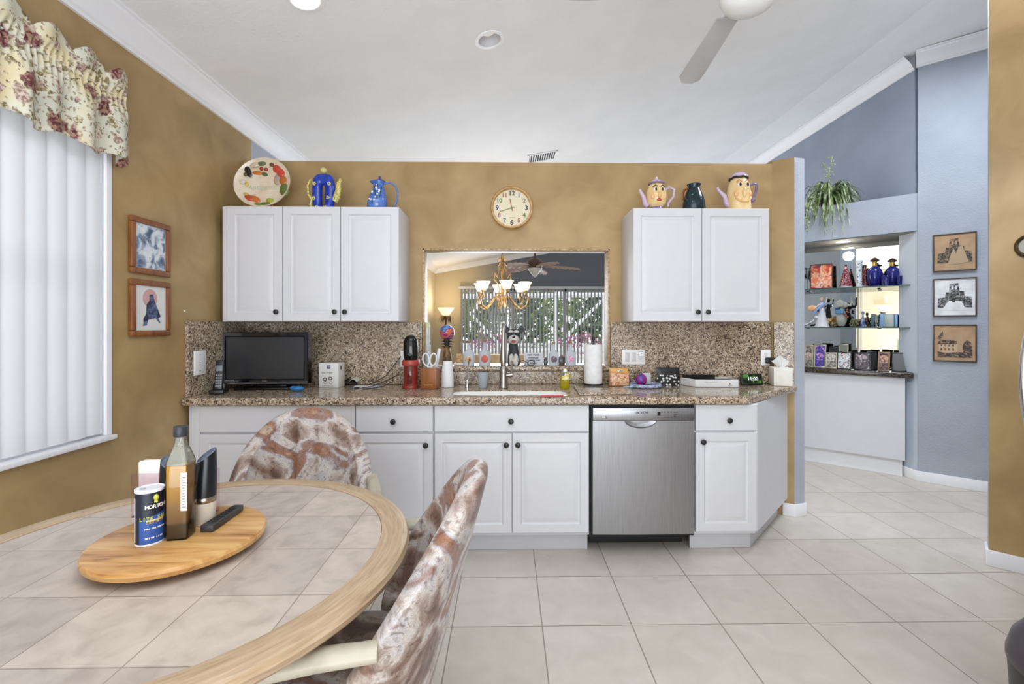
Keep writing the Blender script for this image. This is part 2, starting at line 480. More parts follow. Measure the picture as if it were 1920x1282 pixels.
baseboard('baseboard_diagonal', [(p2.x, p2.y), (p0.x, p0.y), (p1.x, p1.y)], 'white baseboard under the diagonal picture wall')
mb = MB().m(plain('return_blue_lightened', S(192, 200, 210), .75)); mb.prism([(3.602, 3.97), (3.75, 3.97), (3.75, 4.3), (3.602, 4.16)], 0, 2.2)  # wall blue lightened so this side looks lit
struct(mb.build('wall_return', flat=True), 'pale blue side of the bar niche', 'wall')

# ------------------------------------------------------------------ window on the left wall
WN1 = thing('window_1', 'white framed window behind vertical blinds on the gold wall', 'window', (XL, W1, WZ0)); WN1['kind'] = 'structure'
mb = MB(); fx0, fx1 = -.13, -.085
mb.box(fx0, fx1, W0 - W1, 0, 0, .05); mb.box(fx0, fx1, W0 - W1, 0, WZ1 - WZ0 - .05, WZ1 - WZ0); mb.box(fx0, fx1, W0 - W1, W0 - W1 + .05, 0, WZ1 - WZ0); mb.box(fx0, fx1, -.05, 0, 0, WZ1 - WZ0)
mb.box(fx0, fx1, W0 - W1, 0, .72, .76)
mb.build('frame', TRIM, WN1)
mb = MB(); mb.box(-.112, -.106, W0 - W1 + .05, -.05, .05, WZ1 - WZ0 - .05); mb.build('pane', glass('window_glass'), WN1)
mb = MB(); mb.box(-.14, 0, -.0, .012, 0, WZ1 - WZ0); mb.box(-.004, .012, -.004, .022, 0, WZ1 - WZ0); mb.build('jamb', TRIM, WN1)
mb = MB(); mb.box(-.14, .035, W0 - W1 - .03, .028, -.022, -.001, .004); mb.build('sill', TRIM, WN1)

def slat_mb(y, w, z0, z1, ang, thick=.0012, cur=.006):
    m = MB()
    def fn(i, j):
        t = -1 + 2 * i / 6.0
        return (t * w / 2, cur * (1 - t * t), z0 if j == 0 else z1)
    m.grid(fn, 7, 2, M=T(0, y, 0) @ Rz(ang))
    return m
BLIND = translucent('white_vinyl_slat', S(226, 226, 228), .16, .5)
vb = thing('vertical_blind', 'white vertical blind closed over the left window', 'blind', (XL - .012, 1.4, WZ0 + .012))
mb = MB()
y = 2.166 - .045 - 1.4
while y > W0 - 1.4 - .02:
    def fn(i, j, y=y):
        t = -1 + 2 * i / 6.0; a = -.16
        px = .009 * (1 - t * t); py = t * .0455
        return (px * math.cos(a) + py * math.sin(a) * -1, y + py * math.cos(a), (0 if j == 0 else 1.46))
    mb.grid(fn, 7, 2)
    y -= .086
mb.build('slats', BLIND, vb)
mb = MB(); mb.box(-.03, .02, W0 - 1.4, 2.168 - 1.4, 1.462, 1.512, .004); mb.build('headrail', WHITEP, vb)

# floral valance
def floral():
    m, nt, b = newmat('floral_valance_fabric')
    v = coords(nt)
    n0 = N(nt, 'ShaderNodeTexNoise', Scale=26.0, Detail=4.0); L(nt, v, n0.inputs['Vector'])
    mx = N(nt, 'ShaderNodeMix'); mx.data_type = 'RGBA'; mx.inputs[0].default_value = .055; L(nt, v, mx.inputs[6]); L(nt, n0.outputs['Color'], mx.inputs[7])
    base = N(nt, 'ShaderNodeTexNoise', Scale=5.0, Detail=2.0); L(nt, v, base.inputs['Vector'])
    rb = ramp(nt, base.outputs['Fac'], [(.35, S(196, 196, 182)), (.5, S(212, 208, 188)), (.62, S(216, 202, 162))])
    def layer(prev, sc, thr, soft, stops, dens, ns=90.0):
        vo = N(nt, 'ShaderNodeTexVoronoi', Scale=sc); vo.feature = 'F1'; L(nt, mx.outputs[2], vo.inputs['Vector'])
        r = ramp(nt, vo.outputs['Distance'], [(thr, (1, 1, 1, 1)), (thr + soft, (0, 0, 0, 1))])
        sp = N(nt, 'ShaderNodeSeparateColor'); L(nt, vo.outputs['Color'], sp.inputs[0])
        g = N(nt, 'ShaderNodeMath', operation='GREATER_THAN'); L(nt, sp.outputs[1], g.inputs[0]); g.inputs[1].default_value = dens
        mu = N(nt, 'ShaderNodeMath', operation='MULTIPLY'); L(nt, r.outputs['Color'], mu.inputs[0]); L(nt, g.outputs[0], mu.inputs[1])
        nn = N(nt, 'ShaderNodeTexNoise', Scale=ns, Detail=3.0); L(nt, v, nn.inputs['Vector'])
        rc = ramp(nt, nn.outputs['Fac'], stops)
        k = N(nt, 'ShaderNodeMix'); k.data_type = 'RGBA'; L(nt, mu.outputs[0], k.inputs[0]); L(nt, prev, k.inputs[6]); L(nt, rc.outputs['Color'], k.inputs[7])
        return k.outputs[2]
    o = layer(rb.outputs['Color'], 60.0, .34, .06, [(.35, S(120, 106, 84)), (.6, S(168, 152, 124))], .35)
    o = layer(o, 30.0, .36, .08, [(.38, S(112, 100, 66)), (.5, S(150, 134, 94)), (.62, S(206, 198, 172))], .5)
    o = layer(o, 20.0, .36, .08, [(.36, S(122, 92, 84)), (.5, S(170, 142, 128)), (.62, S(206, 190, 176))], .5)
    o = layer(o, 9.5, .36, .08, [(.38, S(84, 38, 40)), (.48, S(120, 70, 66)), (.56, S(172, 136, 122)), (.66, S(130, 110, 76))], .5, 70.0)
    L(nt, o, b.inputs['Base Color']); b.inputs['Roughness'].default_value = .85
    return m
FLORAL = floral()
vt = PX(246, 150, -1.80); YV1 = vt.y
va = thing('valance', 'floral ruffled valance hanging above the left window', 'valance', (XL, 1.4, 2.13))
ZT = .41
def vsurf(i, j, NU=420, NV=30):
    total = (YV1 - .35) + .075
    t = i / (NU - 1) * total
    f = j / (NV - 1)
    z = f * ZT
    big = math.sin(t * 46 + .8 * math.sin(t * 9)) * .6 + math.sin(t * 27 + 1.3) * .4
    fine = math.sin(t * 230 + 2 * math.sin(t * 13))
    pk = math.exp(-((f - .70) / .085) ** 2)
    low = max(0, min(1, (.64 - f) / .25))
    top = max(0, min(1, (f - .78) / .06))
    lobe = abs(math.sin(t * 19.5 + .35))
    off = .066 + low * .026 * big - pk * (.016 - .0055 * fine) + top * (.014 * lobe + .012 * math.sin(t * 39 + .7)) + .0030 * fine * (1 - low) * (1 - top)
    z += top * (.055 * lobe ** .6 - .042) * ((f - .78) / .22) - low * .016 * math.sin(t * 27) * (1 - f)
    y0 = YV1 - (total - .075)
    if t < total - .075:
        return (off, y0 + t - 1.4, z)
    k = (t - (total - .075)) / .075
    return (off * (1 - k * .92), YV1 - 1.4 + .006 * math.sin(k * 3), z)
mb = MB(); mb.grid(lambda i, j: vsurf(i, j, 620, 36), 620, 36)
o = mb.build('fabric', FLORAL, va, ang=80)
so = o.modifiers.new('s', 'SOLIDIFY'); so.thickness = .002
mb = MB(); mb.tube([(.045, .35 - 1.4, ZT * .74), (.045, YV1 - 1.4 - .03, ZT * .74), (.004, YV1 - 1.4 - .03, ZT * .74)], .006); mb.build('rod', WHITEP, va)

# ------------------------------------------------------------------ ceiling fixtures
TILT = math.atan(CM)
def on_ceiling(u, v):
    r = ray(u, v); k = (CZ0 + CM * 1.78 - CAMH) / (r.z - CM * r.x); return ORI + r * k
LAMPW = plain('lamp_glow', S(255, 250, 240), .4, emis=S(255, 246, 230), es=6.0)
LAMPD = plain('lamp_face', S(225, 222, 218), .3, emis=S(255, 246, 230), es=.35)
BAF = plain('can_baffle', S(205, 205, 208), .4)
def downlight(u, v, label, face):
    p = on_ceiling(u, v)
    t = thing('recessed_light', label, 'ceiling light', p); t.rotation_euler = (0, -TILT, 0)
    m = MB(); m.lathe([(.070, -.001), (.074, -.007), (.092, -.005), (.094, 0)], closed=False); m.build('trim_ring', TRIM, t)
    m = MB(); m.lathe([(.072, -.004), (.062, .075)], closed=False); m.lathe([(.062, .075), (0, .075)], closed=False); m.build('baffle', BAF, t)
    m = MB(); m.lathe([(0, .04), (.03, .042), (.048, .055), (.05, .07)], closed=False); m.build('bulb', face, t)
    return t
# cut-outs: a shallow can body needs a real hole in the ceiling
downs = [((918, 75), 'round recessed ceiling light, unlit, in the middle of the ceiling', LAMPD), ((572, -3), 'lit recessed ceiling light cut by the top of the photo', LAMPW)]
cut = MB()
for (uv, lab, fc) in downs:
    p = on_ceiling(*uv)
    cut.lathe([(0, -.05), (.0725, -.05), (.0725, .085), (0, .085)], (0, 0, 0), 32, M=T(*p) @ Ry(-TILT))
cutter = cut.build('cutter')
ceil_o = bpy.data.objects['ceiling']
md = ceil_o.modifiers.new('b', 'BOOLEAN'); md.object = cutter; md.operation = 'DIFFERENCE'; md.solver = 'EXACT'
dg = bpy.context.evaluated_depsgraph_get()
nm = bpy.data.meshes.new_from_object(ceil_o.evaluated_get(dg))
ceil_o.modifiers.clear(); ceil_o.data = nm
bpy.data.objects.remove(cutter)
for p_ in ceil_o.data.polygons: p_.use_smooth = False
for (uv, lab, fc) in downs: downlight(uv[0], uv[1], lab, fc)

# air vent
p = on_ceiling(1016, 294)
t = thing('air_vent', 'white slatted air vent in the ceiling above the half wall', 'vent', p); t.rotation_euler = (0, -TILT, 0)
m = MB(); w, h = .17, .13
m.box(-w, w, -h, -h + .025, -.008, -.001, .002); m.box(-w, w, h - .025, h, -.008, -.001, .002); m.box(-w, -w + .025, -h, h, -.008, -.001, .002); m.box(w - .025, w, -h, h, -.008, -.001, .002)
m.build('frame', TRIM, t)
m = MB()
for k in range(11):
    m.box(-.004, .004, -h + .02, h - .02, -.012, 0, M=T(-w + .04 + k * .026, 0, 0) @ Ry(.6))
m.build('slats', TRIM, t)
m = MB(); m.box(-w + .02, w - .02, -h + .02, h - .02, -.0016, -.0008); m.build('duct', plain('duct_dark', S(60, 60, 62), .8), t)

# white ceiling fan near the camera
FANC = plain('fan_blade_white', S(196, 196, 198), .5)
tip1 = PZ(1287, 156, 2.75); hub = PZ(1405, -28, 2.75)
RB = (Vector((tip1.x, tip1.y)) - Vector((hub.x, hub.y))).length
fan = thing('ceiling_fan', 'white four blade ceiling fan at the top of the photo', 'ceiling fan', (hub.x, hub.y, 2.64))
m = MB(); m.lathe([(0, .10), (.10, .10), (.13, .13), (.13, .22), (.09, .26), (.03, .27), (.03, .30), (0, .30)]); m.build('motor', TRIM, fan)
zt = ceil_z(hub.x) - 2.64
m = MB(); m.cyl((0, 0, 0), .013, .29, zt); m.lathe([(.03, zt - .09), (.07, zt - .03), (.075, zt + .012)], closed=False); m.build('downrod', TRIM, fan)
m = MB(); m.lathe([(0, 0), (.05, .004), (.09, .025), (.112, .06), (.115, .098), (.0, .099)]); m.build('light_bowl', plain('fan_bowl', S(236, 236, 236), .3), fan)
a1 = math.atan2(tip1.y - hub.y, tip1.x - hub.x)
for k in range(4):
    a = a1 + k * 2 * PI / 4
    m = MB()
    m.prism([(.20, -.048), (RB - .11, -.064), (RB - .03, -.060), (RB, -.03), (RB - .005, .03), (RB - .07, .064), (.20, .05)], .106, .114, .002)
    b = m.build('blade', FANC, fan, rz=a)
    m = MB(); m.box(.10, .27, -.02, .02, .1145, .122, .003); m.build('bracket', TRIM, b)
# ================================================================== KITCHEN CABINETS
DPROF = [(0, .004), (.004, 0), (.050, 0), (.053, .006), (.058, .009), (.064, .009), (.086, .0015), (.090, .001)]
SPROF = [(0, .003), (.003, 0), (.004, 0)]
KNOB_BM = None
def knob(parent, x, z, y):
    m = MB()
    m.lathe([(0, 0), (.0065, 0), (.0065, .010), (.009, .013), (.0155, .016), (.0165, .021), (.014, .025), (.008, .027), (0, .0275)], (0, 0, 0), 20, M=T(x, y, z) @ Rx(PI / 2))
    return m.build('knob', BLACKK, parent)
def door(parent, x0, x1, z0, z1, y, kx=None, kz=None, name='door', prof=DPROF):
    m = MB(); m.rings(x0, x1, z0, z1, y, prof, .019)
    o = m.build(name, CAB, parent, ang=12)
    if kx is not None: knob(o, kx, kz, y)
    return o
def X27(u, Y=2.70): return PY(u, 800, Y).x
def Zp(v, Y=2.70): return PY(960, v, Y).z

# ---- wall cabinets
YU = 2.985; UZ0, UZ1 = 1.384, 2.128
def wall_cab(name, label, u0, u1, doors, filler=None):
    xa, xb = X27(u0, YU), X27(u1, YU)
    t = thing(name, label, 'kitchen cabinet', (xa, YU, UZ0), 0, 'white wall cabinets')
    h = UZ1 - UZ0
    m = MB(); m.box(0.001, xb - xa - .001, .021, YB - YU - .002, 0, h, .001)
    if filler: m.box(0.001, filler, .012, .03, 0, h, .001)
    m.build('carcass', CAB, t)
    for (a, b, k) in doors:
        x0, x1 = X27(a, YU) - xa, X27(b, YU) - xa
        kx = (x1 - .032) if k == 'r' else (x0 + .032)
        door(t, x0 + .0012, x1 - .0012, .002, h - .001, 0, kx, .062)
    return t
wall_cab('wall_cabinet', 'white single door wall cabinet beside the left wall, under the decorated plate', 415, 529, [(424, 529, 'r')], X27(424, YU) - X27(415, YU))
wall_cab('wall_cabinet', 'white two door wall cabinet left of the pass-through, under the blue teapot and pitcher', 529.3, 748, [(529.3, 638, 'r'), (638.4, 748, 'l')])
wall_cab('wall_cabinet', 'white two door wall cabinet right of the clock, under the face teapots', 1187, 1443, [(1187, 1316.3, 'r'), (1316.8, 1443, 'l')])

# ---- base cabinets
YD = 2.70; TK = 2.78; CT0, CT1 = .894, .94
zd0, zd1 = Zp(1000), Zp(812.5); zr0, zr1 = Zp(808.5), .888
def base_cab(label, u0, u1, drawers, doors, filler=None, toe=None):
    xa, xb = X27(u0), X27(u1)
    t = thing('base_cabinet', label, 'kitchen cabinet', (xa, YD, 0), 0, 'white base cabinets')
    w = xb - xa
    m = MB(); m.box(.001, w - .001, .0205, YB - YD - .03, .115, CT0 - .001, .001)
    if filler: m.box(.001, filler, 0.008, .025, .115, CT0 - .001, .001)
    m.build('carcass', CAB, t)
    m = MB(); m.box(.001, w - .001, TK - YD, TK - YD + .02, 0.001, .115, .001); m.build('toe_kick', plain('toe_kick_white', S(200, 200, 203), .5), t)
    for (a, b, ku) in drawers:
        x0, x1 = X27(a) - xa, X27(b) - xa
        door(t, x0 + .0015, x1 - .0015, zr0, zr1, 0, X27(ku) - xa, Zp(789), 'drawer', SPROF)
    for (a, b, ku, kv) in doors:
        x0, x1 = X27(a) - xa, X27(b) - xa
        door(t, x0 + .0015, x1 - .0015, zd0, zd1, 0, X27(ku) - xa, Zp(kv))
    return t
base_cab('wide white base cabinet at the left end, with one long drawer', 352, 665.8, [(373, 665.5, 515)], [(373, 519, 499, 832), (519.5, 665.5, 538, 832)], X27(373) - X27(352))
base_cab('narrow white base cabinet with one drawer and one door, left of the sink cabinet', 666.2, 812.5, [(666.5, 812, 738)], [(666.5, 812, 799, 833)])
base_cab('white sink base cabinet with a wide false drawer over two doors', 813, 1106, [(814, 1105, 958)], [(814, 960, 949, 833), (960.5, 1105, 971, 833)])
base_cab('white end base cabinet with one drawer and one door, right of the dishwasher', 1303.5, 1420, [(1304, 1420, 1366)], [(1304, 1420, 1317, 829)])
# angled end panel with its own toe kick
E0 = Vector((X27(1420), 2.702, 0)); E1 = Vector((1.988, 3.225, 0))
dd = (E1 - E0).normalized(); nn = Vector((-dd.y, dd.x, 0))
ep = thing('end_panel', 'plain white angled cabinet end panel, at the right end of the counter', 'cabinet panel', (E0.x, E0.y, 0))
def rel(p): return (p.x - E0.x, p.y - E0.y)
m = MB(); m.prism([rel(E0 + dd * .003 - nn * 0), rel(E1), rel(E1 + nn * .02), rel(E0 + dd * .003 + nn * .02)], .132, CT0 - .001); m.build('panel', CAB, ep, flat=True)
K0 = Vector((X27(1406, TK), TK, 0)); K1 = Vector((E1.x - .06, E1.y + .02, 0))
kd = (K1 - K0).normalized(); kn = Vector((-kd.y, kd.x, 0))
m = MB(); m.prism([rel(K0 + kd * .004), rel(K1), rel(K1 + kn * .02), rel(K0 + kd * .004 + kn * .02)], .001, .131); m.build('toe_kick', plain('toe_kick_white', S(200, 200, 203), .5), ep, flat=True)

# ---- dishwasher
dx0, dx1 = X27(1111.5, 2.685), X27(1301.5, 2.685); w = dx1 - dx0
dw = thing('dishwasher', 'stainless steel dishwasher between the sink cabinet and the end cabinet', 'dishwasher', (dx0, 2.685, 0))
m = MB(); m.box(-.008, w + .006, .022, .58, .112, CT0 - .004); m.build('tub', plain('tub_black', S(16, 16, 17), .6), dw)
zc0 = PY(960, 789, 2.685).z; zc1 = PY(960, 765, 2.685).z; zb = PY(960, 1003, 2.685).z
m = MB(); m.box(0, w, -.004, .02, zc0, zc1, .003); cp = m.build('control_panel', STEEL, dw)
def bow(i, j, nu=33, nv=20):
    x = w * i / (nu - 1); z = zb + (zc0 - .002 - zb) * j / (nv - 1)
    y = 0.0 - .006 * math.sin(PI * i / (nu - 1))
    cxp = w * .47; q = ((x - cxp) / .092) ** 2; dz = (zc0 - z) / .040
    if q < 1 and dz < math.sqrt(1 - q) * 1.0: y += .018 * (1 - q) * (1 - dz / max(.05, math.sqrt(1 - q)))
    return (x, y, z)
m = MB(); m.grid(lambda i, j: bow(i, j, 65, 90), 65, 90)
m.box(0.001, w - .001, .004, .02, zb, zc0 - .003)
m.build('door', STEEL, dw, ang=50)
m = MB(); m.grid(lambda i, j: (w * .47 + .093 * math.cos(PI * i / 24), -.009 - .006 * math.sin(PI * i / 24) * j, zc0 - .001 - .042 * math.sin(PI * i / 24) + .004 * j), 25, 3)
m.tube([(w * .47 + .093 * math.cos(PI * i / 24), -.008, zc0 - .001 - .041 * math.sin(PI * i / 24)) for i in range(25)], .0028, 6)
m.build('handle', STEEL, dw)
m = MB(); m.box(w * .635, w * .665, -.0052, -.003, zc1 - .047, zc1 - .024); m.build('display', BLACKG, cp)
DKG = plain('dark_grey_print', S(60, 60, 64), .5)
m = MB(); m.box(.052, .084, -.0062, -.003, zc0 + .012, zc0 + .026, .002); m.build('button', plain('steel_button', S(175, 175, 178), .3, .8), cp)
m = MB()
for k in range(4): m.box(w * (.675 + .03 * k), w * (.675 + .03 * k) + .003, -.005, -.003, zc1 - .046, zc1 - .042); m.box(w * (.672 + .03 * k), w * (.672 + .03 * k) + .009, -.0046, -.003, zc1 - .027, zc1 - .022)
for k in range(3): m.box(w * .795, w * .795 + .026 - .006 * k, -.0046, -.003, zc1 - .028 - .012 * k, zc1 - .024 - .012 * k)
m.box(w * .635, w * .79, -.0045, -.003, zc0 + .017, zc0 + .0185)
m.build('buttons', DKG, cp)
text('BOSCH', .020, (w * .485, -.0048, zc1 - .029), DKG, cp, 'brand_lettering', bold=.0006)
m = MB(); m.tube([(w * .425 + .0065 * math.cos(a), -.0046, zc1 - .029 + .0065 * math.sin(a)) for a in [2 * PI * k / 16 for k in range(16)]], .0011, 6, closed=True); m.tube([(w * .425, -.0046, zc1 - .033), (w * .425, -.0046, zc1 - .025)], .0014, 6); m.build('emblem', DKG, cp)
m = MB(); m.box(0.004, w - .012, .155, .165, .012, zb - .012); m.build('kick_plate', BLACKP, dw)

# ---- countertop with sink cut-out
ctp = [(XL + .003, 3.298), (XL + .003, 2.665), (1.415, 2.665), (2.035, 3.185), (2.037, 3.226), (1.92, 3.296)]
m = MB(); m.prism(ctp, CT0, CT1, .012); ct = m.build('countertop', GRAN, ang=60)
SKX0, SKX1, SKY0, SKY1 = PZ(846, 739, .94).x, PZ(1066, 739, .94).x, 2.745, 2.965
cut = MB()
def sinkpts(g):
    pts = []
    for k in range(40):
        a = 2 * PI * k / 40; ca, sa = math.cos(a), math.sin(a); p = 5.0
        q = (abs(ca) ** p + abs(sa) ** p) ** (-1 / p)
        pts.append(((SKX0 + SKX1) / 2 + ((SKX1 - SKX0) / 2 + g) * ca * q, (SKY0 + SKY1) / 2 + ((SKY1 - SKY0) / 2 + g) * sa * q))
    return pts
cut.prism(sinkpts(0), .85, 1.0); cutter = cut.build('cutter')
md = ct.modifiers.new('b', 'BOOLEAN'); md.object = cutter; md.operation = 'DIFFERENCE'; md.solver = 'EXACT'
dg = bpy.context.evaluated_depsgraph_get(); dg.update()
nm = bpy.data.meshes.new_from_object(ct.evaluated_get(dg)); ct.modifiers.clear(); ct.data = nm; bpy.data.objects.remove(cutter)
for p_ in ct.data.polygons: p_.use_smooth = p_.area < .004
tag(ct, 'long brown speckled granite countertop over the white base cabinets', 'countertop')
m = MB()
P = [(-.0015, .9335), (-.0025, .86), (-.01, .78), (-.045, .745), (-.06, .74)]
t = bmesh.new(); R = []
for g, z in P: R.append([t.verts.new((x, y, z)) for x, y in sinkpts(g)])
for a, b in zip(R, R[1:]):
    for k in range(40): t.faces.new((a[k], a[(k + 1) % 40], b[(k + 1) % 40], b[k]))
t.faces.new(R[-1]); bmesh.ops.recalc_face_normals(t, faces=t.faces); m._add(t)
sk = m.build('sink', plain('sink_enamel', S(240, 239, 234), .15)); so = sk.modifiers.new('s', 'SOLIDIFY'); so.thickness = .006; so.offset = 1
sk['label'] = 'white undermount sink set into the granite counter below the pass-through'; sk['category'] = 'sink'
m = MB(); m.lathe([(0, 0), (.04, .001), (.042, .004)], ((SKX0 + SKX1) / 2, 2.86, .741)); m.build('drain', CHROME, sk)

# ---- splashes
def splash(name, label, pts, z0, z1):
    m = MB(); m.prism(pts, z0, z1, .0015); o = m.build(name, GRANB, flat=True)
    return tag(o, label, 'backsplash', 'granite backsplash panels')
ZS = CT1 + .001; ZT1 = 1.382
splash('backsplash', 'granite side splash on the left wall behind the cordless phone', [(XL + .001, 2.705), (XL + .02, 2.705), (XL + .02, YB - .002), (XL + .001, YB - .002)], ZS, 1.386)
splash('backsplash', 'granite backsplash left of the pass-through behind the television', [(XL + .0215, YB - .02), (OX0 - .002, YB - .02), (OX0 - .002, YB - .001), (XL + .0215, YB - .001)], ZS, ZT1)
splash('backsplash', 'granite backsplash right of the pass-through below the two door cabinet', [(OX1 + .004, YB - .02), (1.90, YB - .02), (1.92, YB - .001), (OX1 + .004, YB - .001)], ZS, ZT1)
splash('backsplash', 'low granite backsplash strip behind the faucet, under the pass-through ledge', [(OX0, YB - .02), (OX1 + .002, YB - .02), (OX1 + .002, YB - .001), (OX0, YB - .001)], ZS, 1.031)
a = Vector((1.904, 3.292)); b = Vector((2.030, 3.217)); q = (b - a).normalized(); nq = Vector((q.y, -q.x))
splash('backsplash', 'pale granite splash on the angled wall end behind the tissue box', [(a.x + .02, a.y - .012), (b.x, b.y), (b.x + nq.x * .018, b.y + nq.y * .018), (a.x + .02 + nq.x * .018, a.y - .012 + nq.y * .018)], ZS, 1.384)
m = MB(); m.box(OX0 - .001, OX1 + .001, YB - .035, YB2 + .14, 1.032, 1.068, .01)
tag(m.build('granite_ledge', GRAN, ang=60), 'raised granite ledge in the pass-through opening', 'ledge')

# ---- faucet and water tap
fb = PZ(943, 727, .94); fb.y = 3.08; fb = Vector((PY(944, 700, 3.08).x, 3.08, .941))
fc = thing('kitchen_faucet', 'brushed nickel pull-down kitchen faucet behind the sink', 'faucet', fb)
m = MB(); m.lathe([(0, 0), (.03, 0), (.031, .006), (.025, .02), (.025, .10), (.027, .12), (.024, .135), (.016, .15), (0, .15)]); m.build('body', NICKEL, fc)
zt = PY(944, 607, 3.08).z - .941
arc = [(0, 0, .14), (0, 0, zt - .06)] + [(.0, -.055 + .055 * math.cos(a), zt - .055 + .055 * math.sin(a)) for a in [PI * k / 10 for k in range(11)]] + [(0, -.11, zt - .10)]
m = MB(); m.tube(arc, .0125, 12); m.build('spout', NICKEL, fc)
m = MB(); m.lathe([(0, 0), (.017, 0), (.021, .03), (.019, .10), (.014, .155), (.013, .18), (0, .18)], (.0, -.11, zt - .27)); hd = m.build('spray_head', NICKEL, fc)
m = MB(); m.lathe([(0, -.004), (.018, -.004), (.018, .0), (0, .0)], (.0, -.11, zt - .27)); m.build('nozzle', plain('nozzle_grey', S(80, 62, 52), .5), hd)
m = MB(); m.tube([(.02, 0, .085), (.062, -.004, .088)], .016, 12); m.tube([(.056, -.004, .092), (.056, -.02, .13), (.055, -.03, .185)], [.011, .008, .0065], 10); m.build('handle', NICKEL, fc)
wt = Vector((PY(876, 700, 3.12).x, 3.12, .941))
t = thing('filter_tap', 'slim gooseneck filtered water tap left of the main faucet', 'faucet', wt)
zt = PY(876, 672, 3.12).z - .941
m = MB(); m.lathe([(0, 0), (.016, 0), (.014, .01), (.008, .02), (.007, .05), (0, .05)]); m.build('base', CHROME, t)
m = MB(); m.tube([(0, 0, .03), (.004, -.01, zt * .6), (.014, -.02, zt * .92)] + [(.014 + .012 * k, -.025 - .03 * k, zt * .95 + .02 * math.sin(PI * k * .8)) for k in (.3, .6, .9, 1.2)], .0042, 8); m.build('spout', CHROME, t)
m = MB(); m.tube([(0, 0, .045), (.025, -.015, .06), (.062, -.02, .08)], [.006, .005, .007], 8); m.build('lever', CHROME, t)
# ================================================================== THINGS ON THE COUNTER
CZ = .9412
def Q(u, v): return PZ(u, v, .94)
def solo(m, name, mat, label, cat, loc=None, rz=0.0, group=None, ang=40):
    o = m.build(name, mat, None, loc, rz, ang); return tag(o, label, cat, group)

# wall plates
def plate(name, label, w, h, build, loc, rz=0):
    t = thing(name, label, 'wall plate', loc, rz)
    m = MB(); m.box(-w / 2, w / 2, -.006, 0, -h / 2, h / 2, .002); m.build('cover', WHITEP, t)
    build(t); return t
SLOT = plain('socket_slot', S(70, 68, 66), .6)
def rocker(x):
    def f(t):
        m = MB(); m.box(x - .016, x + .016, -.010, -.006, -.033, .033, .0015); m.build('rocker', plain('rocker_grey', S(206, 206, 206), .3), t)
    return f
def sockets(x, top=True, bottom=True):
    def f(t):
        m = MB()
        for s in ((1,) if top else ()) + ((-1,) if bottom else ()): m.lathe([(0, 0), (.0165, 0), (.0165, .002), (0, .002)], (0, 0, 0), 20, M=T(x, -.006, s * .02) @ Rx(PI / 2))
        o = m.build('socket', plain('rocker_white', S(226, 226, 226), .3), t)
        m = MB()
        for s in ((1,) if top else ()) + ((-1,) if bottom else ()):
            for dx in (-.006, .006): m.box(x + dx - .001, x + dx + .001, -.0088, -.0078, s * .02 + .001, s * .02 + .009)
            m.lathe([(0, 0), (.0022, 0), (0, .0008)], (0, 0, 0), 8, M=T(x, -.0078, s * .02 - .006) @ Rx(PI / 2))
        m.build('slots', SLOT, o)
    return f
c = (PX(362, 680, XL + .02) + PX(384, 680, XL + .02)) / 2
def coverbits(t):
    m = MB()
    for z in (-.048, .048): m.lathe([(0, 0), (.004, 0), (.003, .001), (0, .001)], (0, 0, 0), 10, M=T(0, -.006, z) @ Rx(PI / 2))
    m.box(-.003, .003, -.0066, -.006, -.002, .002); m.box(-.006, .006, -.0066, -.006, -.014, -.010)
    m.build('screws', SLOT, t)
plate('phone_jack_plate', 'white wall jack plate on the left granite side splash above the cordless phone', PX(384, 680, XL + .02).y - PX(362, 680, XL + .02).y, .145, coverbits, (XL + .0215, c.y, PX(373, 680, XL + .02).z), PI / 2)
YS = YB - .0205
a, b = PY(1166, 683, YS), PY(1209, 655, YS)
w = b.x - a.x; h = b.z - a.z
def triple(t):
    rocker(-w * .27)(t); rocker(-w * .02 + .004)(t); sockets(w * .30, False, True)(t)
    m = MB(); m.box(w * .30 - .017, w * .30 + .017, -.03, -.006, .004, .038, .003); o = m.build('adapter', WHITEP, t)
    m = MB(); m.lathe([(0, 0), (.003, 0), (0, .001)], (0, 0, 0), 10, M=T(w * .30, -.03, .026) @ Rx(PI / 2)); m.build('indicator', BLACKP, o)
plate('switch_plate', 'white three-gang switch and outlet plate right of the paper towel', w, h, triple, ((a.x + b.x) / 2, YS, (a.z + b.z) / 2))
a, b = PY(1426, 685, YS), PY(1444, 655, YS)
outlet_r = plate('outlet_plate', 'white outlet plate with a black charger, beside the tissue box', b.x - a.x, b.z - a.z, sockets(0), ((a.x + b.x) / 2, YS, (a.z + b.z) / 2))
ol = Vector(((a.x + b.x) / 2, YS, (a.z + b.z) / 2))
a, b = PY(752, 690, YS), PY(768, 655, YS)
plate('outlet_plate', 'white outlet plate half hidden behind the red soda maker', .07, .115, sockets(0), ((a.x + b.x) / 2, YS, (a.z + b.z) / 2))
ch = thing('power_adapter', 'black charger block plugged into the right outlet', 'charger', (ol.x + .018, YS - .0075, ol.z - .02))
m = MB(); m.box(-.028, .028, -.035, -.004, -.022, .022, .006); m.build('body', BLACKP, ch)
m = MB()
z0 = CZ - (ol.z - .02)
m.tube([(.0, -.02, -.02), (.002, -.024, -.06), (-.002, -.03, z0 + .06), (.004, -.04, z0 + .012), (.01, -.05, z0 + .006), (-.03, -.06, z0 + .004), (-.06, -.05, z0 + .004)], .0022, 6)
m.build('cord', BLACKP, ch)

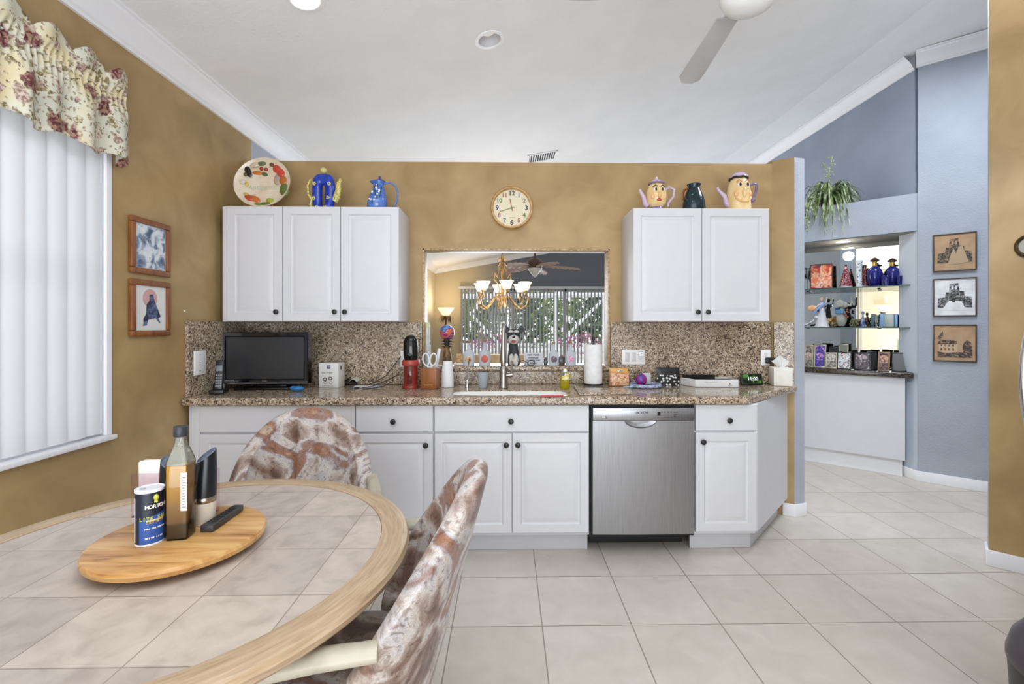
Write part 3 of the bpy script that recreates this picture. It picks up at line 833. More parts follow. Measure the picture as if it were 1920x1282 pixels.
# cordless phone in its base
p = Q(401, 739)
t = thing('cordless_phone', 'black cordless phone standing in its charging base, left of the television', 'phone', (p.x + .01, p.y + .03, CZ), .25)
m = MB(); m.prism([(-.04, -.045), (.04, -.045), (.045, .04), (-.045, .04)], 0, .025, .006); m.box(-.035, .035, .0, .04, .02, .06, .006); m.build('charging_base', BLACKP, t)
m = MB(); m.box(-.024, .024, -.012, .012, 0, .185, .008, 3, M=T(0, .0, .02) @ Rx(-.18)); hs = m.build('handset', plain('phone_black', S(30, 31, 33), .3), t)
m = MB(); m.box(-.017, .017, -.0135, -.011, .115, .15, .001, M=T(0, 0, .02) @ Rx(-.18)); m.build('screen', plain('phone_lcd', S(120, 125, 128), .3), hs)
m = MB()
for r in range(5):
    for cc in range(3): m.box(-.017 + cc * .0125, -.008 + cc * .0125, -.0142, -.011, .02 + r * .0165, .029 + r * .0165, .001, M=T(0, 0, .02) @ Rx(-.18))
m.build('keypad', plain('key_grey', S(150, 152, 155), .4), hs)

# television
sw = PY(578, 680, 3.06).x - PY(419, 680, 3.06).x
tp = Vector(((PY(578, 680, 3.06).x + PY(419, 680, 3.06).x) / 2, 3.06, CZ))
tz1 = PY(500, 623, 3.06).z - CZ; tz0 = PY(500, 719, 3.06).z - CZ
tv = thing('television', 'small black flat screen television on its stand, left end of the counter', 'television', tp, .05)
m = MB(); m.rings(-sw / 2, sw / 2, tz0, tz1, -.02, [(0, .004), (.004, 0), (.024, .003), (.03, .010)], .06)
m.build('case', BLACKG, tv, ang=20)
m = MB(); m.box(-sw / 2 + .031, sw / 2 - .031, -.0125, -.009, tz0 + .034, tz1 - .031); scn_o = m.build('screen', plain('tv_screen', S(38, 38, 40), .35), tv)
m = MB(); m.grid(lambda i, j: (-sw / 2 + .002 + (sw - .004) * i / 24, -.021 - .004 * j, tz0 + .004 + .008 * j + .006 * (i / 24)), 25, 2); m.tube([(-sw / 2, -.022, tz0 + .003), (sw / 2, -.022, tz0 + .003)], .004, 6); m.build('silver_trim', plain('tv_silver', S(150, 150, 152), .25, .8), tv)
m = MB(); m.box(-sw / 2 + .028, -sw / 2 + .085, -.0155, -.0125, tz0 + .012, tz0 + .028); st = m.build('sticker', WHITEP, tv)
text('32 SERIES', .0095, (-sw / 2 + .0565, -.0159, tz0 + .020), BLACKP, st, bold=.0002)
text('SHARP', .011, (0, -.0225, tz0 + .020), plain('tv_print', S(120, 120, 122), .4), tv, 'brand_lettering')
m = MB(); m.box(-.03, .03, .0, .03, .02, tz0 + .05, .005); m.build('neck', BLACKP, tv)
m = MB(); m.prism([(-.17, -.07), (.17, -.07), (.21, .02), (.16, .10), (-.16, .10), (-.21, .02)], 0, .014, .004); m.box(-.14, .14, -.02, .05, .012, .03, .01); m.build('stand', BLACKG, tv)
p = Q(560, 733)
m = MB()
m.sph((0, 0, .017), (.034, .02, .017)); m.sph((-.03, .006, .022), (.02, .014, .012))
solo(m, 'screen_cleaner', plain('blue_silicone', S(40, 118, 178), .4), 'small bright blue rubber gadget lying in front of the television stand', 'gadget', (p.x + .005, p.y - .02, CZ), .2)

# lens wipe box
a, b = PY(581, 727, 2.98), PY(621, 680, 2.98)
w, h = b.x - a.x, .165
WBOX = plain('box_card_white', S(226, 226, 222), .5)
t = thing('wipes_box', 'white cardboard lens wipes box with glasses printed on it, right of the television', 'box', ((a.x + b.x) / 2 + .004, Q(600, 727).y, CZ), -.12)
m = MB(); m.box(-w / 2, w / 2, 0, .09, 0, h, .001); m.build('carton', WBOX, t)
NAVY = plain('navy_print', S(28, 32, 92), .5); GREYP = plain('grey_print', S(110, 110, 104), .6)
m = MB(); m.box(-.013, .013, -.0008, 0, h - .038, h - .016); m.build('logo', NAVY, t)
text('ZEISS', .0085, (0, -.0012, h - .027), WHITEP, t, 'logo_lettering', ext=.0002)
text('Lens Wipes', .017, (-.012, -.001, h * .61), GREYP, t, ext=.0002)
text('gentle thorough cleaning', .0075, (-.006, -.001, .012), GREYP, t, 'small_lettering', ext=.0002)
m = MB()
for cx, cz, mm in ((-.026, .056, 0), (.012, .062, 0), (-.022, .034, 1), (.016, .034, 1)):
    m.tube([(cx + .012 * math.cos(a2), -.001, cz + .009 * math.sin(a2)) for a2 in [2 * PI * k / 14 for k in range(14)]], .0012 if mm else .004, 5, closed=True)
m.build('glasses_print', plain('glasses_print', S(96, 92, 96), .5), t)
m = MB(); m.box(w / 2 - .0002, w / 2 + .0006, .03, .045, h - .045, h - .02); m.build('side_mark', BLACKP, t)

# dark pouch, envelopes, cords
p = Q(648, 722)
t = thing('wallet', 'crumpled black wallet with grey papers lying between the wipes box and the envelopes', 'wallet', (p.x + .005, p.y + .03, CZ), -.1)
m = MB(); m.grid(lambda i, j: ((i / 10 - .5) * .13, (j / 6 - .5) * .09, .006 + .028 * math.sin(PI * i / 10) * math.sin(PI * j / 6) + .006 * math.sin(i * 2.1 + j)), 11, 7)
o = m.build('pouch', mottled('wallet_black', [(.4, S(26, 24, 24)), (.7, S(58, 54, 50))], 30, 3, 0, .5), t); o.modifiers.new('s', 'SOLIDIFY').thickness = .006
m = MB(); m.grid(lambda i, j: (.02 + .065 * i / 6, (j / 6 - .5) * .07, .022 + .02 * math.sin(PI * i / 6) + .003 * j), 7, 7); o = m.build('papers', mottled('aged_paper', [(.4, S(190, 184, 166)), (.7, S(216, 212, 198))], 20, 3, 0, .7), t); o.modifiers.new('s', 'SOLIDIFY').thickness = .002
p = Q(685, 727)
t = thing('envelopes', 'few white envelopes lying flat on the counter left of the red soda maker', 'envelope', (p.x, p.y + .02, CZ), -.18)
m = MB()
for k in range(3): m.box(-.075, .075, -.04, .04, .001 + k * .003, .0035 + k * .003, M=Rz(.12 * k))
m.build('paper', plain('envelope_white', S(228, 230, 232), .6), t)
p0 = Q(712, 725)
m = MB()
r0 = Vector((PY(751, 668, 3.24).x, 3.25, PY(751, 668, 3.24).z)); zc = CZ + .004
m.tube([(r0.x, r0.y, r0.z), (r0.x - .04, 3.24, zc + .14), (r0.x - .10, 3.22, zc + .06), (r0.x - .17, 3.19, zc + .02), (r0.x - .22, 3.12, zc), (r0.x - .26, 3.05, zc)], .0032, 8)
solo(m, 'power_cable', BLACKP, 'black cord rising from the envelopes to the half hidden outlet', 'cord')
m = MB()
m.tube([(r0.x - .23, 3.09, zc), (r0.x - .16, 3.08, zc + .004), (r0.x - .09, 3.12, zc + .03), (r0.x - .04, 3.17, zc + .055), (r0.x - .005, 3.20, zc + .075)], .0036, 8)
m.tube([(r0.x - .21, 3.06, zc), (r0.x - .14, 3.05, zc), (r0.x - .08, 3.08, zc + .006), (r0.x - .03, 3.13, zc + .03)], .003, 8)
solo(m, 'charging_cable', plain('cable_dark', S(48, 46, 44), .45), 'pair of dark cables lying on the counter left of the red soda maker', 'cord')

# red soda maker
p = Q(767, 729)
RED = mottled('red_plastic', [(.3, S(126, 38, 30)), (.7, S(146, 50, 38))], 6, 2, 0, .28)
t = thing('soda_maker', 'red soda maker with a black top, beside the knife block', 'appliance', (p.x + .002, p.y + .045, CZ), .0)
m = MB(); m.lathe([(0, 0), (.056, 0), (.058, .008), (.052, .02), (.047, .024), (.047, .15), (.0, .15)], seg=32, sy=.95); m.build('base', RED, t)
m = MB(); m.lathe([(0, .15), (.055, .15), (.058, .156), (.058, .180), (.052, .188), (0, .188)], seg=32); m.box(-.02, .05, .0, .06, .165, .19, .008); m.build('collar', plain('red_light', S(166, 66, 54), .3), t)
zt = PY(768, 628, p.y + .045).z - CZ
m = MB(); m.grid(lambda i, j: (.049 * [.86, .95, 1, 1, .99, .96, .90, .78, .58, .30, 0][j] * math.cos(2 * PI * i / 28), .042 * [.86, .95, 1, 1, .99, .96, .90, .78, .58, .30, 0][j] * math.sin(2 * PI * i / 28), .188 + (zt - .188) * [0, .1, .25, .4, .55, .68, .80, .89, .95, .99, 1.0][j]), 28, 11, cu=True)
hd = m.build('head', BLACKG, t)
m = MB(); m.lathe([(0, 0), (.010, 0), (.010, .006), (0, .007)], (0, 0, 0), 16, M=T(0, -.041, .225) @ Rx(PI / 2)); m.build('button', BLACKP, hd)
m = MB(); m.box(-.018, .018, -.056, -.046, .03, .15, .004); m.build('bottle_window', plain('red_gloss', S(96, 30, 26), .06), t)

# knife block with scissors
p = Q(806, 730)
KW = mottled('knife_block_wood', [(.3, S(128, 74, 32)), (.6, S(152, 92, 44))], 3, 5, .4, .4, stretch=(8, 8, 1))
t = thing('knife_block', 'small brown wooden knife block holding white scissors', 'knife block', (p.x - .004, p.y + .05, CZ), -.12)
m = MB(); m.box(-.053, .053, -.045, .05, 0, .135, .003); m.build('block', KW, t)
text('Farberware', .013, (0, -.0455, .028), plain('tan_print', S(196, 170, 130), .5), t, 'brand_lettering')
SCW = plain('scissor_white', S(222, 224, 228), .3)
kb = Vector((p.x - .004, p.y + .05, CZ))
t2 = thing('scissors', 'white handled scissors standing in the knife block', 'scissors', (kb.x - .004, kb.y - .012, CZ + .1362), -.05)
for s in (-1, 1):
    m = MB(); m.tube([(s * (.024 + .021 * math.cos(a)) + s * .004 * math.sin(a), 0, .056 + .040 * math.sin(a)) for a in [2 * PI * k / 24 for k in range(24)]], .0052, 8, closed=True)
    m.tube([(s * .016, 0, .022), (s * .012, 0, .004)], .006, 8)
    m.build('handle', SCW, t2)
m = MB(); m.prism([(-.008, -.002), (.008, -.002), (.008, .002), (-.008, .002)], .001, .014); m.build('blades', CHROME, t2)
for dx, dz, dr, lab in ((.032, .13, .20, 'white knife handle leaning right in the knife block'), (-.018, .11, .02, 'light grey knife handle behind the scissors in the knife block')):
    m = MB(); m.box(-.011, .011, -.008, .008, 0, dz, .006, 3, M=Ry(dr))
    solo(m, 'kitchen_knife', plain('knife_white' if dx > 0 else 'knife_grey', S(214, 216, 222) if dx > 0 else S(180, 182, 188), .3), lab, 'knife', (kb.x + dx, kb.y + .02, CZ + .136), -.1)

# stack of foam cups
p = Q(837, 727)
cup = [(0, .002), (.026, 0), (.0335, .093), (.0345, .097), (.031, .096), (.024, .006), (0, .006)]
FOAM = plain('foam_cup', S(232, 233, 234), .6)
hgt = PY(836, 674, p.y).z - CZ
t = None
ncup = 7
for k in range(ncup):
    z = k * .0115
    m = MB(); prof = [(.0425, 0), (.0435, .005), (.031, .105), (.0305, .1055), (0, .1055)]
    m.lathe(prof, seg=26, closed=False)
    o = m.build('foam_cup', FOAM, None, (p.x + .002, p.y + .04, CZ + z + .0004))
    tag(o, 'white upside down foam cup, ' + ['lowest', 'second from the bottom', 'third from the bottom', 'the middle one', 'third from the top', 'second from the top', 'topmost'][k] + ' in the stack by the knife block', 'cup', 'stack of foam cups')
# translucent plastic cup by the sink
p = Q(906, 727)
m = MB(); m.lathe([(0, .003), (.026, 0), (.0275, .003), (.0385, .098), (.040, .100), (.0375, .099), (.026, .005), (0, .005)], seg=28, closed=False)
solo(m, 'plastic_cup', translucent('frosted_plastic', S(214, 220, 226), .5, .3), 'frosted plastic cup standing behind the sink between the tap and the faucet', 'cup', (p.x, p.y, CZ))

# granite slab, paper towel
a, b, c2, d2 = Q(1086, 741), Q(1186, 740), Q(1184, 726), Q(1078, 727)
SLZ = .012
m = MB(); m.prism([(a.x, a.y), (b.x, b.y), (c2.x, c2.y + .05), (d2.x - .005, d2.y + .05)], 0, SLZ - .0015, .003)
o = m.build('granite_slab', GRAN, None, (0, 0, CZ)); tag(o, 'thin loose granite slab on the counter under the paper towel', 'slab')
m2 = MB()
p = PZ(1115, 722, .953)
th = PY(1115, 644, p.y + .05).z - CZ - SLZ
t = thing('paper_towel_roll', 'white paper towel roll on a black upright holder, right of the sink', 'paper towel', (p.x, p.y + .05, CZ + SLZ))
m = MB(); m.lathe([(.02, .008), (.0615, .008), (.062, .012), (.0625, th - .01), (.061, th - .006), (.021, th - .006)], seg=40, closed=False)
m.build('roll', mottled('paper_towel', [(.3, S(226, 226, 226)), (.7, S(238, 238, 238))], 40, 3, 0, .9, .3, 160, .002), t)
m = MB(); m.lathe([(0, 0), (.07, 0), (.068, .006), (0, .007)], seg=32); m.tube([(0, 0, .005), (0, 0, th + .012)], .007); m.lathe([(0, 0), (.010, .004), (.006, .012), (.011, .022), (.012, .032), (.006, .043), (0, .045)], (0, 0, th + .008), 16); m.build('holder', BLACKP, t)

# dish soap
p = Q(1068, 738)
YEL = translucent('yellow_soap', S(196, 182, 40), .45, .15)
t = thing('dish_soap', 'yellow dish soap bottle with a white cap behind the sink corner', 'bottle', (p.x, 3.03, CZ))
hs = PY(1066, 694, 3.03).z - CZ
m = MB(); m.lathe([(0, 0), (.030, 0), (.034, .01), (.030, .05), (.034, .075), (.031, .095), (.015, .112), (0, .112)], sx=1, sy=.6, seg=28); m.build('bottle', YEL, t)
m = MB(); m.lathe([(0, .112), (.014, .112), (.012, .128), (.007, .13), (.006, hs), (0, hs)], seg=18); m.build('cap', WHITEP, t)
m = MB(); m.grid(lambda i, j: (.0335 * math.cos(-PI / 2 + (i / 8 - .5) * 1.6), .0215 * math.sin(-PI / 2 + (i / 8 - .5) * 1.6), .062 + .04 * j), 9, 2); m.build('label', mottled('soap_label', [(.42, S(236, 236, 240)), (.55, S(220, 200, 60)), (.7, S(50, 90, 160))], 26, 3, .3, .4), t)
m = MB(); m.lathe([(0, 0), (.010, 0), (.010, .003), (0, .003)], (0, 0, 0), 18, M=T(-.014, -.021, .098) @ Rx(PI / 2)); m.build('badge', plain('badge_blue', S(48, 84, 150), .4), t)

# red brush across the sink edge
p = Q(1034, 742)
t = thing('dish_brush', 'slim red and white brush lying across the sink edge', 'brush', (p.x, 2.85, CZ + .006), .06)
m = MB(); m.tube([(-.062, 0, 0), (.07, 0, .001)], [.0055, .005], 8); m.build('handle', plain('brush_red', S(196, 62, 78), .35), t)
m = MB(); m.tube([(.07, 0, .001), (.092, 0, .001)], [.0045, .002], 8); m.build('tip', WHITEP, t)
bo = bpy.data.objects['dish_brush']; bo.location = (PZ(1034, 741, .95).x, PZ(1034, 741, .95).y + .0, CZ + .006)
# ---- right part of the counter
p = PZ(1163, 724, .953)
t = thing('creamer_box', 'orange and tan patterned food carton in clear wrap, left of the purple ball', 'carton', (p.x, p.y + .045, CZ + SLZ + .0003), -.05)
wb = PY(1182, 700, p.y).x - PY(1147, 700, p.y).x; hb = PY(1163, 691, p.y).z - CZ - SLZ
CART = mottled('carton_print', [(.3, S(96, 62, 44)), (.44, S(196, 130, 90)), (.52, S(226, 190, 150)), (.62, S(206, 150, 96)), (.7, S(236, 226, 210))], 46, 2, 1.0, .35)
m = MB(); m.box(-wb / 2, wb / 2, -.03, .03, 0, hb * .72, .002); m.build('carton', CART, t)
m = MB(); m.prism([(-wb / 2, hb * .72), (wb / 2, hb * .72), (wb / 2 - .008, hb), (-wb / 2 + .004, hb)], -.026, .026, .002, M=Rx(PI / 2)); tp_ = m.build('lid', plain('carton_orange', S(214, 160, 78), .4), t)
m = MB(); m.lathe([(0, 0), (.016, 0), (.0165, .001), (0, .001)], (0, 0, 0), 24, M=T(.002, -.0266, hb * .86) @ Rx(PI / 2) @ Matrix.Diagonal((1, .7, 1, 1))); m.build('picture', mottled('carton_picture', [(.4, S(52, 46, 44)), (.5, S(120, 110, 104)), (.6, S(220, 214, 206))], 60, 2, 0, .4), tp_)
p = PZ(1177, 728, .953)
m = MB(); m.tube([(-.03, 0, 0), (.012, 0, .001)], .004, 8); m.tube([(.012, 0, .001), (.03, 0, .001)], .008, 10)
solo(m, 'dropper', plain('pale_blue_plastic', S(150, 190, 206), .35), 'tiny pale blue capped tube in front of the orange carton', 'tube', (p.x, p.y, CZ + SLZ + .009))
p = Q(1216, 729)
rr = (PY(1248, 720, p.y + .1).x - PY(1185, 720, p.y + .1).x) / 2
t = thing('dish', 'round shallow pale blue beaded dish holding a purple ball', 'dish', (p.x, p.y + .085, CZ))
PB = mottled('beaded_blue', [(.4, S(120, 130, 170)), (.6, S(190, 200, 226))], 90, 2, 0, .4, .5, 120, .004)
m = MB(); m.tube([(rr * math.cos(a) * .88, rr * .8 * math.sin(a), .014) for a in [2 * PI * k / 40 for k in range(40)]], .013, 10, closed=True); m.build('rim', PB, t)
m = MB(); m.lathe([(0, .004), (rr * .88, .004), (rr * .88, .008), (0, .008)], sy=.9, seg=32); m.build('base', plain('dish_dark', S(44, 44, 60), .5), t)
dp = Vector((p.x, p.y + .085, CZ))
m = MB(); m.sph((0, 0, .040), (.038, .030, .040)); 
solo(m, 'ball', mottled('purple_orange_foil', [(.36, S(90, 60, 150)), (.5, S(170, 30, 130)), (.62, S(190, 60, 140)), (.72, S(206, 130, 40))], 14, 2, .5, .25), 'shiny purple and orange ball sitting in the blue dish', 'ball', (dp.x - .025, dp.y - .005, CZ + .0105))
m = MB(); m.box(-.028, .028, -.003, .003, 0, .078, .001, M=Rx(-.12)); solo(m, 'card', plain('card_grey', S(198, 198, 202), .5), 'light grey card leaning behind the purple ball', 'card', (dp.x + .03, dp.y + .05, CZ + .0125))
p = Q(1255, 723)
wp = PY(1277, 700, p.y).x - PY(1232, 700, p.y).x; hp = PY(1255, 689, p.y).z - CZ
def dotted():
    m, nt, b = newmat('dotted_pouch_fabric'); v = coords(nt)
    vo = N(nt, 'ShaderNodeTexVoronoi', Scale=48.0); vo.inputs['Randomness'].default_value = .7; L(nt, v, vo.inputs['Vector'])
    r = ramp(nt, vo.outputs['Distance'], [(.34, S(226, 226, 224)), (.40, S(16, 16, 17))]); L(nt, r.outputs['Color'], b.inputs['Base Color']); b.inputs['Roughness'].default_value = .6
    return m
t = thing('pouch', 'black zip pouch with white paw dots beside the white book box', 'pouch', (p.x, p.y + .02, CZ))
m = MB(); m.grid(lambda i, j: ((.5 + .0 * j) * wp * math.cos(2 * PI * i / 32) * (1 - .06 * j / 8), .026 * math.sin(2 * PI * i / 32) * (1 - .7 * j / 8), hp * .60 * j / 8), 32, 9, cu=True); m.build('body', dotted(), t)
m = MB(); m.grid(lambda i, j: (.47 * wp * math.cos(2 * PI * i / 32), max(.004, .0085 * (1 - j / 4)) * math.sin(2 * PI * i / 32), hp * (.60 + .36 * j / 4)), 32, 5, cu=True); m.tube([(-.47 * wp, 0, hp * .96), (.47 * wp, 0, hp * .96)], .004, 8); m.tube([(-.012, 0, hp * .97), (0, 0, hp * 1.04), (.012, 0, hp * .97)], .003, 6); m.build('top', BLACKP, t)

# white open box
a, b, c2 = Q(1303.5, 726), Q(1385, 726.5), Q(1284, 722)
fa = Vector((b.x - a.x, b.y - a.y)); ang = math.atan2(fa.y, fa.x)
wB = fa.length; dB = .17; hB = .052
t = thing('gift_box', 'long white open presentation box lined in black, in front of the right outlet wall', 'box', (a.x, a.y, CZ), ang)
m = MB(); sk_ = -.07
pts = [(0, 0), (wB, 0), (wB - .0, dB), (-.055, dB * .8)]
m.prism(pts, 0, .004)
for q0, q1 in zip(pts, pts[1:] + pts[:1]):
    e0, e1 = Vector(q0), Vector(q1); dv = (e1 - e0).normalized(); nv = Vector((-dv.y, dv.x)) * .004
    m.prism([tuple(e0), tuple(e1), tuple(e1 + nv), tuple(e0 + nv)], 0, hB)
m.build('carton', plain('gift_white', S(232, 232, 232), .4), t, flat=True)
m = MB(); m.prism([(.006, .006), (wB - .006, .006), (wB - .006, dB - .006), (-.046, dB * .8 - .006)], .005, hB - .012); m.box(-.046, wB * .62, dB * .72, dB * .76, .01, hB + .02); m.build('lining', plain('lining_black', S(9, 9, 10), .8), t, flat=True)
text('FREE SHIPPING', .0135, (wB * .36, -.0006, hB * .66), plain('silver_print', S(168, 166, 160), .4), t, ext=.0002)
m = MB(); m.tube([(wB * .80 + .016 * math.cos(k), -.0006, hB * .36 + .009 * math.sin(k)) for k in [PI + PI * i / 12 for i in range(13)]], .0012, 5); m.sph((wB * .80, -.0004, hB * .44), (.004, .001, .005)); m.build('emblem', plain('emblem_grey', S(120, 116, 110), .4), t)

# smart display clock
a, b = Q(1391, 723), Q(1432, 723)
t = thing('smart_display', 'black tabletop smart display showing the time 11:00 over a green picture', 'clock', ((a.x + b.x) / 2, a.y + .01, CZ), 0)
wd = (b.x - a.x); hd_ = PY(1410, 701, a.y).z - CZ
m = MB(); m.box(-wd / 2, wd / 2, -.006, .006, .004, hd_ * 1.05, .005, 3, M=T(0, -.004, 0) @ Rx(-.25)); m.prism([(-wd / 2 + .008, 0), (wd / 2 - .008, 0), (wd / 2 - .02, .06), (-wd / 2 + .02, .06)], 0, .05, .004); m.build('case', BLACKP, t)
SCR = mottled('display_picture', [(.35, S(12, 20, 12)), (.5, S(30, 62, 26)), (.62, S(92, 140, 60)), (.75, S(20, 30, 22))], 22, 3, .6, .2)
m = MB(); m.box(-wd / 2 + .010, wd / 2 - .010, -.0068, -.006, .014, hd_ * 1.05 - .008, M=T(0, -.004, 0) @ Rx(-.25)); sc_ = m.build('screen', SCR, t)
LUM = plain('screen_white', S(236, 240, 236), .4, emis=S(236, 240, 236), es=.6)
o = text('11:00', .034, (.006, -.0015 - .004 + .0, hd_ * .56), LUM, sc_, 'time_digits', rot=(PI / 2 - .25, 0, 0), bold=.0004)
o.matrix_local = T(0, -.004, 0) @ Rx(-.25) @ T(.006, -.0074, hd_ * .56) @ Rx(PI / 2)

# tissue box
p = Q(1468, 723)
t = thing('tissue_box', 'white square tissue box with a tissue standing up, at the right end of the counter', 'tissue box', (p.x - .004, p.y + .022, CZ), -.25)
wt_ = .118; ht = PY(1466, 689, p.y).z - CZ
m = MB(); m.box(-wt_ / 2, wt_ / 2, -wt_ / 2, wt_ / 2, 0, ht, .003); m.build('carton', mottled('tissue_carton', [(.4, S(222, 218, 208)), (.6, S(232, 228, 218))], 12, 2, 0, .6), t)
m = MB()
def tis(i, j):
    u = i / 12 - .5; v_ = j / 8
    return (u * (.03 + .085 * v_) + .004 * math.sin(v_ * 5), .016 * math.sin(u * 9) * (1 - .4 * v_), ht - .001 + v_ * (.066 + .02 * math.cos(u * 7)))
m.grid(tis, 13, 9); o = m.build('tissue', translucent('tissue_paper', S(238, 238, 236), .3, .9), t)
# ================================================================== ON TOP OF THE WALL CABINETS
TZ = UZ1 + .0005
def top(u, Y): return Vector((PY(u, 388, Y).x, Y, TZ))
# decorated plate on a stand
Yp = 3.10
pc = PY(496, 340, Yp); rz_ = (PY(496, 291, Yp).z - PY(496, 386, Yp).z) / 2 + .004; rx_ = (PY(548, 340, Yp).x - PY(443, 340, Yp).x) / 2
t = thing('platter', 'oval cream platter painted with vegetables, leaning on a small stand on the left cabinet', 'platter', (pc.x, Yp, TZ))
tilt = -.16
MP = T(0, 0, rz_ + .003) @ Rx(PI / 2 + tilt)
CR = mottled('cream_glaze', [(.35, S(216, 196, 168)), (.6, S(228, 214, 192))], 10, 3, .3, .15)
m = MB(); m.lathe([(0, .0), (.55, .0), (.80, .012), (.97, .03), (1.0, .034), (.99, .026), (.80, .002), (.55, -.012), (0, -.012)], seg=48, M=MP @ Matrix.Diagonal((rx_, rz_, 1, 1))); pl = m.build('dish', CR, t)
def on_plate(x, y, rx, ry, rot, col, name, h=.010):
    m = MB(); rad = math.hypot(x, y); zz = .001 if rad < .55 else (.001 + (rad - .55) * .06)
    m.sph((0, 0, 0), (rx * rx_ * 1.2, ry * rz_ * 1.2, h), 14, 8, M=MP @ T(x * rx_, y * rz_, zz) @ Rz(rot)); return m.build(name, col, pl)
veg = [(-.60, .52, .09, .26, .45, S(40, 26, 34), 'eggplant'), (-.66, .36, .07, .07, 0, S(86, 96, 40), 'sprout'), (-.28, .46, .17, .07, -.1, S(196, 116, 50), 'carrot'), (-.36, .74, .16, .10, .2, S(206, 186, 160), 'mushroom'), (-.12, .80, .14, .07, .1, S(96, 112, 66), 'herb'), (-.14, .62, .06, .07, 0, S(160, 52, 50), 'radish'), (.02, .60, .06, .06, 0, S(168, 56, 52), 'radish'), (-.02, .40, .10, .06, -.3, S(84, 104, 54), 'leaf'), (.44, .60, .13, .15, .6, S(196, 72, 54), 'tomato'), (.60, .44, .13, .15, .5, S(200, 70, 52), 'tomato'), (.24, .76, .07, .07, 0, S(110, 70, 40), 'nut'), (.46, .20, .12, .20, -.1, S(176, 152, 140), 'garlic'), (.70, .12, .13, .15, 0, S(176, 104, 40), 'squash'), (.78, -.28, .15, .22, .2, S(92, 110, 50), 'artichoke'), (-.46, -.60, .16, .10, -.5, S(184, 82, 52), 'pepper'), (-.26, -.64, .18, .10, -.5, S(196, 110, 50), 'pepper'), (.30, -.72, .13, .09, -.3, S(160, 164, 60), 'pear'), (.16, -.86, .16, .06, 0, S(96, 102, 44), 'bean'), (-.08, -.88, .14, .05, -.1, S(120, 124, 66), 'bean'), (-.76, .06, .10, .08, 0, S(216, 206, 186), 'onion'), (-.62, -.02, .05, .09, .3, S(206, 186, 80), 'lemon'), (-.58, -.46, .09, .06, -.5, S(196, 176, 90), 'corn')]
for (x, y, rx, ry, ro, col, nm_) in veg: on_plate(x, y, rx, ry, ro, plain('veg_%d_%d' % (int(x * 100), int(y * 100)), col, .25), nm_)
o = text('Antipasto', .050, (0, 0, 0), plain('mint_glaze', S(186, 198, 170), .3), pl); o.matrix_local = MP @ T(-.01, -.14 * rz_ / .14 * .14, .0016) @ Rz(.02)
m = MB()
for s in (-1, 1): m.tube([(s * .075, -.045, .004), (s * .075, -.05, .03), (s * .072, -.036, .008), (s * .05, .05, .004), (s * .02, .052, .14)], .003, 6)
m.tube([(-.05, .05, .004), (.05, .05, .004)], .003, 6); m.build('stand', plain('brass_wire', S(160, 110, 50), .35, .6), t)

# blue ring teapot with yellow handle and spout
Yp = 3.08; c = top(607, Yp)
hT = PY(607, 326, Yp).z - TZ; wT = (PY(640, 350, Yp).x - PY(590, 350, Yp).x) / 2 * .8
COB = mottled('cobalt_glaze', [(.35, S(22, 44, 140)), (.6, S(34, 66, 176))], 30, 3, 0, .12)
YELG = mottled('yellow_spotted_glaze', [(.46, S(220, 206, 120)), (.5, S(60, 54, 40)), (.54, S(224, 208, 124))], 60, 2, 0, .2)
YB_ = plain('yellow_glaze', S(212, 200, 110), .2)
t = thing('teapot', 'cobalt blue ring shaped teapot with yellow spotted spout and handle', 'teapot', c)
m = MB()
def tor(i, j, n=56, k=20):
    a = 2 * PI * i / n; b = 2 * PI * j / k
    R = (wT * .60, hT * .40); p = 3.6
    q = (abs(math.cos(a)) ** p + abs(math.sin(a)) ** p) ** (-1 / p)
    r = wT * .46
    rad = r * math.cos(b)
    x = (R[0] + rad) * math.cos(a) * q if rad > -R[0] else 0; z = (R[1] + rad * (1.15 if math.sin(a) > 0 else .30)) * math.sin(a) * q
    return (x, r * .9 * math.sin(b), hT * .53 + z * 1.0)
m.grid(tor, 56, 20, cu=True, cv=True)
bd = m.build('body', COB, t, ang=60)
zmin = min(v.co.z for v in bd.data.vertices); zmax = max(v.co.z for v in bd.data.vertices)
for v in bd.data.vertices: v.co.z = (v.co.z - zmin) / (zmax - zmin) * hT
m = MB(); m.sph((0, 0, hT + .021), (.022, .022, .021)); m.build('lid_knob', plain('lid_cream', S(206, 196, 128), .2), t)
m = MB(); m.tube([(wT * .98, 0, hT * .24), (wT * 1.22, 0, hT * .36), (wT * 1.38, 0, hT * .55), (wT * 1.42, 0, hT * .76), (wT * 1.62, 0, hT * .86)], [.022, .024, .019, .014, .010], 14); m.build('spout', YELG, t)
m = MB(); m.tube([(-wT * .95, 0, hT * .72), (-wT * 1.25, 0, hT * .84), (-wT * 1.5, 0, hT * .66), (-wT * 1.42, 0, hT * .42), (-wT * 1.1, 0, hT * .28), (-wT * 1.25, 0, hT * .14), (-wT * 1.05, 0, hT * .05)], [.008, .008, .008, .008, .009, .009, .007], 10); m.build('handle', YELG, t)
m = MB()
for (x, z) in ((-.72, .70), (.62, .70), (-.78, .30), (.55, .32), (-.5, .06), (.3, .05)):
    for k in range(5): m.sph((x * wT + .008 * math.cos(k * 2 * PI / 5), -wT * .37, z * hT + .008 * math.sin(k * 2 * PI / 5)), (.006, .004, .006), 8, 6)
m.build('flowers', YB_, t)

